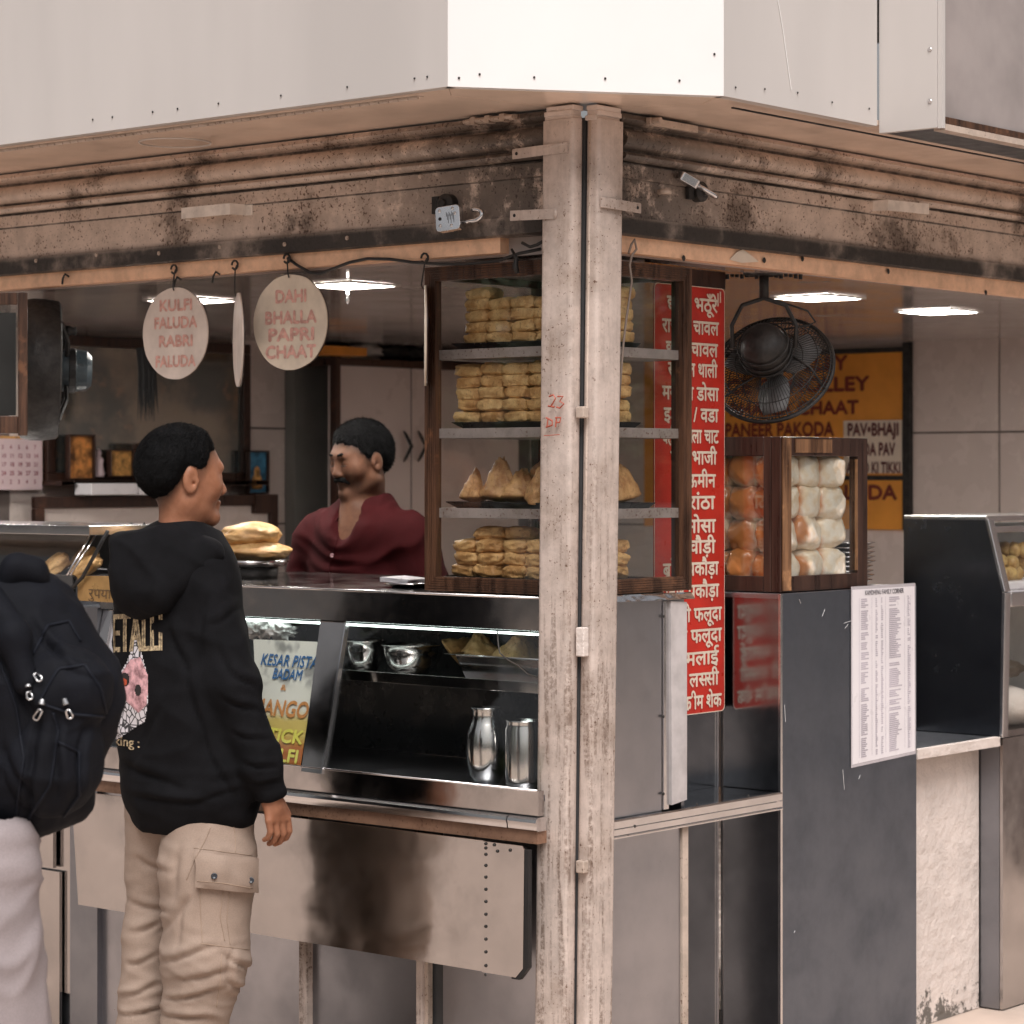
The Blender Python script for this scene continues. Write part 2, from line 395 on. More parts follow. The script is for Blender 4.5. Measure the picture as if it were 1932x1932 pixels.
# soffit outline and canopy -----------------------------------------------------------
ZS=2.39
canopy=empty('kiosk_canopy',(-.2,-.2,ZS),'big smooth off-white canopy of metal panels jutting out over the corner kiosk','canopy')
A=Vector((-.465,.026,ZS)); B=Vector((.063,-.373,ZS)); LE=Vector((-.465,5.5,ZS)); RE=Vector((.738,-.373,ZS))
def wallp(a,b,z0,z1,name,m,t=.03):
    a=Vector(a);b=Vector(b); n=Vector(((b-a).y,-(b-a).x,0)).normalized()
    if n.dot(Vector((-.6,-.8,0)))<0 : n=-n
    q=[Vector((a.x,a.y,z0)),Vector((b.x,b.y,z0)),Vector((b.x,b.y,z1)),Vector((a.x,a.y,z1))]
    mb=MB(); sheet(mb,q[0],q[1],q[2],q[3],24,8,n,.0012,t,1.3,seed=z0+a.x); return mb.build(name,m,canopy,smooth=True,auto=30) if False else mb.build(name,m,canopy,auto=35)
g=.0015
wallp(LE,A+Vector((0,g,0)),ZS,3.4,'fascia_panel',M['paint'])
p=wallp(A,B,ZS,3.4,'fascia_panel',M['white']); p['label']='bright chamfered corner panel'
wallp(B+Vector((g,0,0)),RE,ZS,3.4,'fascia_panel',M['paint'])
mb=MB()
for (px_,py_) in ((25,0),): pass
def screw(mb,P,n,r=.003): 
    n=Vector(n); q=n.to_track_quat('Z','Y').to_matrix(); mb.lathe([(r,0),(r*.8,.0012),(0,.0015)],P,8,q)
nL=Vector((-1,0,0)); nR=Vector((0,-1,0)); nC=Vector((-.603,-.798,0)).normalized()
for px_ in (175,212,288,335,412,530,655,782,806): screw(mb,PX(px_,[0,0,0][0] or (148-(px_-782)*.128),-.4668),nL)
for px_,py_ in((866,147),(1008,146),(1142,148),(1282,152),(1348,102),(905,140)): screw(mb,PP(px_,py_,A+nC*.002,nC),nC)
for px_,py_ in((1388,165),(1443,168),(1505,175),(1570,193),(1640,205)): screw(mb,PY(px_,py_,-.3752),nR)
o=mb.build('panel_screws',M['blackmetal'],canopy); o['kind']='stuff'
# soffit boards : left and right with a mitre line and a hinge strip
def soff(poly,name,t=.012):
    return MB().prism([Vector((x,y,ZS+.004)) for x,y in poly],(0,0,-1),t).build(name,M['soffit'],canopy)
soff([(-.462,.03),(-.462,5.5),(.05,5.5),(.05,.05),(-.33,.135)],'soffit_board')
soff([(-.462,.028),(-.331,.133),(.048,.048),(.16,-.24),(.063,-.37)],'soffit_board')
soff([(.065,-.37),(.162,-.24),(.05,.048),(4.4,.05),(4.4,-.37)],'soffit_board')
mb=MB(); y=.15
while y<4.5:
    mb.tube([(-.43,y,ZS-.0095),(-.43,y+.028,ZS-.0095)],.0045,6); y+=.031
mb.box(-.438,-.422,.14,4.5,ZS-.0085,ZS-.0078)
mb.build('piano_hinge',M['dirtcream'],canopy)
MB().box(.18,3.,-.318,-.312,ZS-.0115,ZS-.0078).build('soffit_joint',M['black'],canopy)
# flush ring of a recessed lamp
pr=PZ(330,269,ZS-.008); mb=MB(); rr=[]
for (r0,z0) in((.098,0),(.0945,-.003),(.091,0)): rr.append((r0,z0))
mb.tube([(pr.x+.095*math.cos(a),pr.y+.095*math.sin(a),ZS-.0085) for a in [2*math.pi*i/64 for i in range(65)]],.0025,6,cap=False); mb.build('lamp_ring',M['paint'],canopy,smooth=True)
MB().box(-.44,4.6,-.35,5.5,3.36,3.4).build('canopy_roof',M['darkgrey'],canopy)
# upper right sign box
sb=empty('sign_box',(.755,-.4,ZS-.02),'boxy overhead sign casing with pale metal side and grey front, at top right','sign')
c0=PX(1768,240,.745)
ys=c0.y
mb=MB(); sheet(mb,(.745,-.375,2.372),(.745,ys,2.372),(.745,ys,3.4),(.745,-.375,3.4),8,20,(-1,0,0),.002,.02,3); mb.build('side_panel',M['paint'],sb,auto=35)
MB().box(.747,.761,ys-.014,ys-.001,2.37,3.4).build('edge_trim',M['paint'],sb)
MB().box(.767,4.4,ys-.004,ys+.01,2.40,3.4).build('front_board',M['signgrey'],sb)
MB().box(.767,4.4,ys-.012,ys+.004,2.383,2.40).build('rusted_rail',M['wood'],sb)
MB().box(.763,4.4,ys-.014,ys+.02,2.366,2.382).build('bottom_angle',M['dirtcream'],sb)
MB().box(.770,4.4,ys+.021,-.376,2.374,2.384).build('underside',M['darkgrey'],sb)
mb=MB()
screw(mb,(.7425,ys+.02,2.44),(-1,0,0),.006); screw(mb,(.7425,ys+.02,2.57),(-1,0,0),.006); screw(mb,(.7425,ys+.02,2.71),(-1,0,0),.006); o=mb.build('screws',M['steelbright'],sb); o['kind']='stuff'
# ---------------------------------------------------------------- shutter housings
prof=[(-.02,2.388),(.028,2.388),(.034,2.376),(.026,2.366),(.014,2.362),(.014,2.352),(.034,2.348),(.046,2.338),(.050,2.326),(.047,2.314),(.036,2.304),(.026,2.299),(.026,2.295),(.040,2.291),(.045,2.284),(.042,2.277),(.030,2.272),(.022,2.269),(.022,2.2645),(.027,2.264),(.027,2.231),(.020,2.229),(.018,2.15),(.020,2.137),(.025,2.136),(.025,2.094),(.020,2.090),(-.05,2.090)]
def housing(side,s0,s1,label):
    def W(p,s,z): return (-p,s,z) if side=='L' else (s,-p,z)
    base=empty('shutter_box',W(0,(s0+s1)/2,2.09),label,'shutter box')
    def strip(name,i0,i1,back):
        mb=MB(); n=int((s1-s0)/.06); P=prof[i0:i1+1]; k=len(P)
        for j in range(n+1):
            s=s0+(s1-s0)*j/n
            for (p,z) in P:
                d=.0012*noise.noise(Vector((s*3,z*9,5))); mb.v.append(W(p+d,s,z))
            mb.v.append(W(back,s,P[-1][1])); mb.v.append(W(back,s,P[0][1]))
        kk=k+2
        for j in range(n):
            for i in range(kk):
                a=j*kk+i; b=j*kk+(i+1)%kk; mb.f.append((a,b,b+kk,a+kk) if side=='R' else (a,a+kk,b+kk,b))
        mb.f.append(tuple(range(kk))); mb.f.append(tuple(n*kk+i for i in range(kk)))
        return mb.build(name,M['shutter'],base,auto=50,merge=True)
    strip('roll_cover',0,16,-.045); strip('rivet_rail',17,20,-.04); strip('shutter_curtain',20,23,-.04); strip('bottom_bar',23,26,-.045)
    return base,W
bl,WL=housing('L',.045,5.4,'long grimy cream shutter box with dark sooty bottom bar above the left counter')
br,WR=housing('R',.115,4.4,'rust-speckled shutter box above the bread counter on the right side')
rv=MB().lathe([(.0062,0),(.0058,.0022),(.0035,.004),(0,.0045)],(0,0,0),10).mesh('rivet')
def rivets(base,P,n,m):
    q=Vector(n).to_track_quat('Z','Y')
    for p_ in P:
        r=bpy.data.objects.new('rivet',rv.copy() if not rv.materials else rv); col.objects.link(r); r.parent=base
        r.location=Vector(p_)-base.location; r.rotation_mode='QUATERNION'; r.rotation_quaternion=q
rv.materials.append(M['dirtcream'])
rivets(bl,[PX(a,b,-.0272) for a,b in((68,411),(184,402),(302,390),(536,368),(677,350),(793,333))],nL,None)
rivets(bl,[PX(a,b,-.0252) for a,b in((68,492),(182,481),(300,478),(415,466),(537,461),(655,449))],nL,None)
rivets(br,[PY(a,b,-.0272) for a,b in((1335,322),(1444,337),(1550,355),(1652,372),(1812,392),(1893,408))],nR,None)
rivets(br,[PY(a,b,-.0252) for a,b in((1446,428),(1546,446),(1650,461),(1730,468),(1812,475),(1890,490))],nR,None)
M['handle']=pm('worn_pale_handle',(.82,.76,.70),.35,var=.1,scale=20)
# handles of bent strap
def strap(name,P0,P1,n,h,wd,m,parent):
    P0=Vector(P0);P1=Vector(P1);n=Vector(n); u=(P1-P0).normalized(); L=(P1-P0).length
    pr=[(0,.001),(.025,.001),(.036,h),(L-.036,h),(L-.025,.001),(L,.001)]
    mb=MB(); t=.003
    for i,(a,b) in enumerate(pr):
        for z in(-wd/2,wd/2):
            for o_ in(0,t): mb.v.append(tuple(P0+u*a+n*(b+o_)+UP*z))
    for i in range(len(pr)-1):
        a=i*4;b=a+4
        for (p_,q_) in((0,1),(1,3),(3,2),(2,0)): mb.f.append((a+p_,a+q_,b+q_,b+p_))
    mb.f.append((0,1,3,2)); k=(len(pr)-1)*4; mb.f.append((k,k+2,k+3,k+1))
    return mb.build(name,m,parent,auto=20)
h=strap('handle',PX(352,407,-.0185),PX(478,395,-.0185),nL,.05,.030,M['handle'],bl)
h=strap('handle',PY(1632,388,-.0185),PY(1735,398,-.0185),nR,.05,.030,M['handle'],br)
# bolts / hinges under the soffit
mb=MB(); a=PX(888,231,-.03); b_=PX(980,222,-.03); mb.box(-.05,-.036,min(a.y,b_.y),max(a.y,b_.y),2.372,2.386)
mb.tube([(-.056,b_.y+.0,2.379),(-.056,a.y,2.379)],.006,8); 
for s in(.2,.5,.8): yy=b_.y+(a.y-b_.y)*s; mb.box(-.062,-.036,yy-.008,yy+.008,2.369,2.388)
mb.build('sliding_bolt',M['dirtcream'],bl,bevel=.001)
mb=MB(); a=PY(1215,225,-.03); b_=PY(1305,235,-.03); mb.box(a.x,b_.x,-.05,-.036,2.366,2.384); mb.tube([(a.x+.01,-.05,2.376),(a.x+.01,-.075,2.376)],.008,10); mb.build('sliding_bolt',M['dirtcream'],br,bevel=.001)
# timber boards behind the shutters
def board(side,s0,s1,label):
    mb=MB(); n=60
    if side=='L': sheet(mb,(-.004,s1,2.046),(-.004,s0,2.052),(-.004,s0,2.12),(-.004,s1,2.12),n,3,nL,.0015,.05,6)
    else: sheet(mb,(s0,-.004,2.050),(s1,-.004,2.040),(s1,-.004,2.12),(s0,-.004,2.12),n,3,nR,.0015,.05,6)
    o=mb.build('header_board',M['beam'],auto=40); tag(o,label,'board'); return o
board('L',.26,5.3,'stained orange-brown header board from which the round menu discs hang')
board('R',.13,4.4,'stained orange-brown header board under the right shutter box')
struct('header_back',MB().box(.03,.10,.03,5.3,2.045,2.10).box(.10,4.4,.03,.10,2.045,2.10),M['ceil'])
# ---------------------------------------------------------------- corner posts (slightly out of plumb)
def post(poly,z0,z1,lean,label,round_=.012):
    base=empty('corner_post',(poly[0][0],poly[0][1],0),label,'post')
    # rounded channel section, extruded with a lean
    pts=[]; k=len(poly)
    for i in range(k):
        a=Vector(poly[i-1]).to_2d(); b=Vector(poly[i]).to_2d(); c=Vector(poly[(i+1)%k]).to_2d()
        d1=(a-b).normalized(); d2=(c-b).normalized()
        for s in range(4):
            t=s/3; pts.append(b+d1*round_*(1-t)**2+d2*round_*t**2)
    mb=MB(); nzs=70; K=len(pts)
    for j in range(nzs+1):
        z=z0+(z1-z0)*j/nzs; off=RT*(-lean*(z1-z)/2.2)
        for p in pts:
            d=.0008*noise.noise(Vector((p.x*20,p.y*20,z*4))); mb.v.append((p.x+off.x+d,p.y+off.y+d,z))
    for j in range(nzs):
        for i in range(K): a=j*K+i; b=j*K+(i+1)%K; mb.f.append((a,b,b+K,a+K))
    mb.f.append(tuple(reversed(range(K)))); mb.f.append(tuple(nzs*K+i for i in range(K)))
    mb.build('tube_section',M['post'],base,merge=True,auto=50); return base
pL=post([(-.075,-.030),(-.033,-.030),(-.033,.068),(-.075,.068)],-.128,2.355,.020,'left cream painted post of the kiosk corner, with red scrawl')
pR=post([(-.031,-.075),(.070,-.075),(.070,-.034),(-.031,-.034)],-.128,2.355,.028,'right cream painted post of the kiosk corner, with thin rod beside it')
# plastered stubs above
for b_,x0,x1,y0,y1 in((pL,-.070,-.03,-.024,.06),(pR,-.03,.064,-.07,-.036)):
    mb=MB(); 
    for k in range(3):
        z0=2.352+k*.012; e=.004*random.uniform(-1,1); mb.box(x0+e,x1+e,y0-e,y1-e,z0,z0+.0125)
    mb.build('broken_top',M['plaster'],b_,bevel=.002)
def lean(z,l): return RT*(-l*(2.355-z)/2.2)
# inner strip + pipe + clips between posts
mb=MB(); 
for z0,z1 in((0.0,2.36),):
    a=Vector((-.026,-.047,z1)); b_=Vector((-.026,-.047,0))+lean(0,.024); mb.tube([a,b_],.0065,10)
mb.build('drop_rod',M['dirtcream'],pR,smooth=True)
mb=MB(); mb.hexa([Vector((x,y,z))+lean(z,.022) for z in(0,2.36) for x,y in((-.030,-.031),(0.,-.031),(0.,-.003),(-.030,-.003))]); mb.build('backing_flat',M['darkgrey'],pL)
for py_,hh in((778,.028),(1186+25,.07),(1635,.03)):
    c=PD(1098,py_,6.13); mb=MB(); mb.box(c.x-.011,c.x+.011,c.y-.013,c.y+.011,c.z-hh/2,c.z+hh/2); mb.build('clip',M['plaster'] if hh>.05 else M['dirtcream'],pR,bevel=.003)
# locking bars welded on the posts
def lockbar(parent,P0,P1,n,m,hole):
    P0=Vector(P0);P1=Vector(P1);n=Vector(n);u=(P1-P0).normalized(); v=n.cross(u); v=v if v.z>0 else -v; hw=.0125
    mb=MB(); mb.slab([P0-v*hw,P1-v*hw,P1+v*hw,P0+v*hw],n,.004)
    o=mb.build('lock_bar',m,parent,bevel=.0008)
    q=n.to_track_quat('Z','Y').to_matrix(); hb=MB().lathe([(.0045,0.0004),(0,.0005)],P0+u*.014+n*0,12,q)
    MB(); h_=hb.build('bolt_hole',M['black'],o if False else parent)
lockbar(pL,PX(966,291,-.083),PX(1070,277,-.080),nL,M['post'],1)
lockbar(pL,PX(962,407,-.083),PX(1048,403,-.080),nL,M['post'],1)
lockbar(pR,PY(1210,393,-.086),PY(1135,381,-.080),nR,M['post'],1)
mb=MB(); 
for P0,P1 in((PX(1020,282,-.077),PX(1070,270,-.077)),(PX(1048,395,-.077),PX(1048,412,-.077))): mb.tube([P0,(P0+P1)/2+Vector((0,0,.001)),P1],.004,6,rf=lambda i:.004+.002*(i==1))
mb.build('weld_bead',M['post'],pL,smooth=True)
# red scrawl 23 / DP painted by hand
mb=MB()
def stroke(mb,pts,X,r=.0022):
    mb.tube([PX(a,b,X) for a,b in pts],r,4)
stroke(mb,[(1036,748),(1044,745),(1048,752),(1040,766),(1034,766),(1046,768)],-.0752-.014)
stroke(mb,[(1052,748),(1062,748),(1056,757),(1064,762),(1056,770),(1050,768)],-.0752-.014)
stroke(mb,[(1034,790),(1032,806)],-.0752-.014); stroke(mb,[(1030,788),(1042,794),(1042,802),(1030,806)],-.0752-.014)
stroke(mb,[(1050,788),(1048,806)],-.0752-.014); stroke(mb,[(1048,788),(1058,788),(1056,797),(1049,797)],-.0752-.014)
stroke(mb,[(1026,822),(1056,820)],-.0752-.014,.001)
mb.build('red_scrawl',pm('faded_red_marker',(.42,.10,.06),.7),pL)
# ================================================================ LEFT SERVING COUNTER
sq=Vector
ct=empty('serving_counter',(.2,.9,0),'long stainless steel serving counter with glazed display front and folded flap, left of the posts','counter')
YE=1.735
def plate(name,q,n,m,parent,amp=.0012,t=.006,nx=24,ny=6,s=4,seed=0,bev=0,label=None,dents=()):
    mb=MB(); sheet(mb,q[0],q[1],q[2],q[3],nx,ny,n,amp,t,s,seed,dents); o=mb.build(name,m,parent,auto=40)
    if label: o['label']=label
    return o
def LQ(X,y0,y1,z0,z1,X1=None):
    X1=X if X1 is None else X1
    return [(X1,y1,z0),(X1,y0,z0),(X,y0,z1),(X,y1,z1)]
MB().box(-.028,.41,.06,.224,1.188,1.2).box(-.028,.75,.2245,YE,1.188,1.2).build('counter_top',M['steel'],ct,bevel=.003)
plate('front_band',LQ(-.032,.045,YE,1.117,1.196),nL,M['steel'],ct,.0012,.004,60,4,3)
MB().tube([(-.031,.05,1.1975),(-.031,YE,1.1975)],.0035,8).build('rolled_edge',M['steelbright'],ct,smooth=True)
GT=sq((-.014,0,1.115)); GB=sq((-.112,0,.735)); gd=(GT-GB).normalized(); gN=sq((-gd.z,0,gd.x)); gN=gN if gN.x<0 else -gN
def GL(px_,py_,o=0.): return PP(px_,py_,GT+gN*o,gN)
def GQ(y0,y1,o=0.,t0=0.,t1=1.):
    a=GB.lerp(GT,t0)+gN*o; b=GB.lerp(GT,t1)+gN*o; Y=sq((0,1,0)); return [a+Y*y1,a+Y*y0,b+Y*y0,b+Y*y1]
dl=GL(605,1300).y*0+GL(600,1168,.004).y; 
MB().slab(GQ(.05,.80,0),gN,.004).build('glass_pane',M['glass'],ct)
MB().slab(GQ(.86,YE-.03,0),gN,.004).build('glass_pane',M['glass'],ct)
d=[GL(568,1455,.004),GL(604,1460,.004),GL(651,1166,.004),GL(606,1160,.004)]
plate('window_divider',d,gN,M['steel'],ct,.0006,.012,6,20,4)
MB().slab([GL(604,1460,.006),GL(607,1460,.006),GL(654.5,1166,.006),GL(651.5,1166,.006)],gN,.014).build('divider_edge',M['steelbright'],ct)
plate('end_upright',[sq((-.113,YE,.73)),sq((-.113,YE-.04,.73)),sq((-.018,YE-.04,1.115)),sq((-.018,YE,1.115))],gN,M['steel'],ct,.0005,.012,4,10,4)
# lower rail, lip, rusty strip
plate('lower_rail',LQ(-.115,.045,YE,.678,.738),nL,M['steel'],ct,.0008,.02,60,4,3,seed=4)
MB().tube([(-.113,.05,.7385),(-.113,YE,.7385)],.003,8).build('rail_bead',M['steelbright'],ct,smooth=True)
pr=[(-.095,.676),(-.128,.676),(-.136,.671),(-.138,.664),(-.134,.655),(-.134,.646),(-.128,.643),(-.1,.643)]
mb=MB()
for j,y in enumerate((.035,.125)): mb.v+= [(x,y,z) for x,z in pr]
mb.f+= [(i,i+1,i+9,i+8) for i in range(7)]+[tuple(reversed(range(8))),tuple(range(8,16))]
mb.build('ledge_lip',M['steelbright'],ct,auto=30)
mb=MB(); 
for y in(.127,YE): mb.v+= [(x-.002,y,z) for x,z in pr]
mb.f+= [(i,i+1,i+9,i+8) for i in range(7)]+[tuple(reversed(range(8))),tuple(range(8,16))]
mb.build('ledge_lip',M['steelbright'],ct,auto=30)
MB().box(-.125,-.09,.04,YE,.612,.642).build('rusted_channel',M['dirtcream'] if False else rusty('rusted_channel_paint',(.25,.14,.09),.9),ct)
# folding flap
fl=empty('folding_flap',(-.15,.9,.6),'long dented stainless flap hanging folded below the left counter','folding shelf')
XF=-.150
def flapq(y0,y1,ch0=False,ch1=False): return LQ(XF,y0,y1,.292,.612)
seam=PX(913,1700,XF).y
dn=[(.15,.75,.03,-.0015),(.42,.3,.10,.002),(.72,.55,.05,-.0015),(.3,.5,.14,.003),(.85,.8,.05,.002),(.62,.2,.04,.0015),(.55,.8,.06,-.001)]
plate('flap_sheet',[(XF,1.69,.292),(XF,seam,.292),(XF,seam,.610),(XF,1.72,.610)],nL,M['steel'],fl,.0032,.004,70,18,3.2,seed=9,dents=dn)
o=plate('flap_sheet',[(XF-.003,seam-.001,.292),(XF-.003,.085,.292),(XF-.003,.05,.33),(XF-.003,seam-.001,.610)],nL,M['steel'],fl,.0,.002,2,2,3)
bpy.data.objects.remove(o)
mb=MB(); pts=[]
P_=[(seam+.004,.291),(.085,.291),(.062,.315),(.058,.60),(.064,.609),(seam+.004,.609)]
mb.prism([(XF-.003,y,z) for y,z in P_],nL,.003); o=mb.build('flap_end_sheet',M['steel'],fl)
MB().prism([(XF-.0005,y,z) for y,z in [(.1,.286),(.076,.286),(.048,.318),(.048,.60),(.1,.60)]],nL,.014).build('flap_core',M['black'],fl)
rp=[PX(916,y,XF-.0045) for y in(1592,1600,1612,1633,1655,1678,1701,1725,1748,1772,1796,1822,1847-8)]+[PX(932,1594,XF-.0045),PX(938,1606,XF-.0045),PX(962,1604,XF-.0045)]
rd=MB().lathe([(.0042,0),(.003,.0018),(0,.0022)],(0,0,0),10).mesh('rivet'); rd.materials.append(M['blackmetal'])
q=nL.to_track_quat('Z','Y')
for p_ in rp:
    r=bpy.data.objects.new('rivet',rd); col.objects.link(r); r.parent=fl; r.location=p_-fl.location; r.rotation_mode='QUATERNION'; r.rotation_quaternion=q
# kick panels under the flap
def yx(px_,X=-.02,py_=1850): return PX(px_,py_,X).y
kp=[(yx(1012),yx(836),'steel2'),(yx(786),yx(581),'steelk'),(yx(566),yx(420),'steel2'),(yx(419),yx(300),'steel2'),(yx(299),yx(172),'steel2')]
M['steelk']=steel('stainless_kick',(.30,.31,.34),.35,.12,.25,ws=2)
for i,(a,b,m_) in enumerate(kp): plate('kick_panel',LQ(-.02,a,b,-.125,.62),nL,M[m_],ct,.0015,.004,10,10,3,seed=i*3)
for a,b in((566,580),(787,799)):
    MB().box(-.045,-.018,yx(b,-.04),yx(a,-.04),-.125,.36).build('upright_tube',M['post'],ct,bevel=.002)
MB().box(-.012,.0,yx(836),yx(799),-.125,.6).build('panel_gap',M['darkgrey'],ct)
MB().box(-.035,-.018,yx(815),yx(808),-.125,.4).build('hinge_rail',M['dirtcream'],ct)
MB().box(-.0,.40,.06,YE,-.125,.70).build('carcass',M['darkgrey'],ct)
# dark column at left end
MB().box(-.04,.3,YE+.002,yx(132,-.04),-.125,1.12).build('end_column',M['steelk'],ct)
# display interior
di=ct
MB().box(-.108,.40,.05,YE,.712,.726).build('display_floor',M['steelk'],ct)
MB().box(.395,.40,.05,YE,.727,1.187).build('display_back',pm('dark_back_panel',(.03,.03,.032),.3,metal=.5),ct)
MB().box(-.02,.394,.05,.055,.727,1.187).build('display_side',M['steelk'],ct)
MB().box(.02,.39,.06,YE-.02,.965,.972).box(.015,.022,.06,YE-.02,.958,.985).build('display_shelf',M['steel'],ct,bevel=.001)
MB().box(-.002,.010,.1,1.70,1.103,1.108).build('led_strip',M['ledbar'],ct)
# name plate
npm=pm('brass_plate',(.52,.32,.13),.35,metal=.6,var=.2,scale=8,bmp=.1,bs=30)
a=PX(146,1083,-.045); b=PX(300,1142,-.045)
npl=empty('engraved_plate',((-.04,(a.y+b.y)/2,1.16)),'small brass coloured plate with engraved Hindi words beside the hooded customer','plate')
MB().prism([(-.045,a.y,1.155+.075*.72),(-.045,b.y,1.155+.06),(-.045,b.y,b.z),(-.045,a.y,PX(146,1133,-.045).z)],nL,.008).build('plate',npm,npl,bevel=.001)
mb=MB(); text(mb,'रुपया पैसे टोकन',PX(168,1128,-.0455),(0,-1,0),UP,nL,.040,bold=.0,width=.30); mb.build('lettering',pm('engraving',(.10,.06,.03),.6),npl)
# poster sheets behind the sloping glass
pst=tag(MB().slab([GL(490,1447,-.008),GL(566,1450,-.008),GL(603,1211,-.008),GL(478,1206,-.008)],gN,.001).build('kulfi_poster',None),'KESAR PISTA BADAM and MANGO STICK KULFI poster inside the counter glass','poster')
m,nt_,b_=newmat('printed_poster'); pos=N(nt_,'ShaderNodeNewGeometry').outputs['Position']; sp=N(nt_,'ShaderNodeSeparateXYZ'); nt_.links.new(pos,sp.inputs[0])
n_=nz(nt_,pos,14,4); zz=mth(nt_,'ADD',sp.outputs[2],mth(nt_,'MULTIPLY',n_,.03))
g=mx(nt_,rng(nt_,zz,.90,.86),(.72,.74,.68),(.62,.50,.16)); g=mx(nt_,rng(nt_,zz,.835,.79),g,(.42,.14,.04)); n2=nz(nt_,pos,11,2)
blot=mth(nt_,'MULTIPLY',rng(nt_,n2,.5,.58),rng(nt_,mth(nt_,'ABSOLUTE',mth(nt_,'SUBTRACT',sp.outputs[2],1.0)),.075,.04))
g=mx(nt_,blot,g,(.30,.31,.30)); nt_.links.new(g,b_.inputs['Base Color']); b_.inputs['Roughness'].default_value=.4
pst.data.materials.clear(); pst.data.materials.append(m)
mb=MB(); U=sq((0,-1,0)); mB=pm('blue_print',(.03,.14,.36),.5); mO=pm('orange_print',(.60,.28,.10),.5); mY=pm('yellow_print',(.72,.70,.14),.5)
def gt(mb,s,px0,px1,py0,h,**k):
    P0=GL(px0,py0,-.006); P1=GL(px1,py0,-.006); wd_=abs(P1.y-P0.y); text(mb,s,P0,U,gd,gN,h,width=wd_,**k)
mb=MB(); gt(mb,'KESAR PISTA',491,599,1254,.044,bold=.035,slant=.12); gt(mb,'BADAM',513,568,1280,.040,bold=.04,slant=.12); mb.build('lettering',mB,pst,world=False)
mb=MB(); gt(mb,'&',529,540,1302,.022,bold=.02); gt(mb,'MANGO',474,580,1346,.060,bold=.05,slant=.08); mb.build('lettering',mO,pst,world=False)
mb=MB(); gt(mb,'STICK',488,570,1396,.050,bold=.06,slant=.08); gt(mb,'KULFI',484,560,1432,.048,bold=.06); mb.build('lettering',mY,pst,world=False)
p2=tag(MB().slab([GL(190,1352,-.008),GL(262,1350,-.008),GL(265,1150,-.008),GL(207,1150,-.008)],gN,.001).build('paper_poster',pm('lilac_paper',(.62,.60,.66),.6,var=.03)),'plain pale lilac paper sheet between the backpack and the hooded customer','poster')
# shutters off things on the display shelf -------------------------------------------------
def bowl(px_,py_,X,r,h,label):
    P=PX(px_,py_,X); o=empty('steel_bowl',(X,P.y,.973),label,'bowl')
    MB().lathe([(.0,.0),(r*.6,.0),(r*.86,h*.35),(r*.97,h*.75),(r,h),(r*1.06,h+.002),(r*1.06,h+.005),(r*.98,h+.005),(r*.94,h*.7),(r*.8,h*.36),(r*.5,.006),(0,.006)],(X,P.y,.973),36).build('bowl_body',M['pot'],o,smooth=True)
bowl(776,1265,.16,.075,.072,'steel bowl beside the samosa tray behind the counter glass')
bowl(690,1262,.17,.055,.075,'smaller steel bowl next to the sloping divider inside the counter')
tr=empty('deep_tray',(.15,.28,.973),'deep stainless tray holding big samosas behind the counter glass','tray')
mb=MB(); x0,x1,y0,y1=.05,.36,.08,.455; z0,z1=.974,1.036
out=[(x0,y0),(x1,y0),(x1,y1),(x0,y1)]; ii=.02
a=[(x+(ii if x==x0 else -ii),y+(ii if y==y0 else -ii),z0) for x,y in out]; b=[(x,y,z1) for x,y in out]; c=[(x+(-.012 if x==x0 else .012),y+(-.012 if y==y0 else .03),z1+.004) for x,y in out]
mb.v=a+b+c; mb.f=[(3,2,1,0)]+[(i,(i+1)%4,(i+1)%4+4,i+4) for i in range(4)]+[(i+4,(i+1)%4+4,(i+1)%4+8,i+8) for i in range(4)]
o=mb.build('tray_body',M['pot'],tr,auto=30); s_=o.modifiers.new('s','SOLIDIFY'); s_.thickness=.002
for k,(px_,X,r,h,pts) in enumerate(((918,.0,.051,.19,0),(990,-.02,.048,.168,1))):
    P=PX(px_,1488+k*4,X); o=empty('steel_jug',(X,P.y,.727),('tall round-shouldered steel jug at the bottom of the counter display','shorter straight steel jug next to the cream post inside the display')[k],'jug')
    pf=[(0,0),(r*.62,0),(r*.85,.02),(r,.055),(r*1.03,.09),(r*.98,.125),(r*.80,.150),(r*.70,.165),(r*.72,h-.006),(r*.80,h),(r*.72,h),(r*.62,.165),(0,.16)] if k==0 else [(0,0),(r*.85,0),(r*.85,.006),(r*.98,.012),(r,.02),(r,h*.86),(r*.93,h*.92),(r*.93,h-.004),(r*.98,h),(r*.9,h),(r*.85,h*.9),(0,h*.9)]
    MB().lathe(pf,(X,P.y,.727),40).build('jug_body',M['pot'],o,smooth=True)
tag(MB().tube([GL(a,b,.003) for a,b in((938,1190),(940,1215),(943,1232),(958,1245),(978,1256),(995,1271),(1016,1279),(1030,1288))],.0018,6).build('thin_wire',pm('thin_black_wire',(.05,.04,.035),.6),smooth=True),'thin loose wire dangling across the samosas on the counter glass','wire')
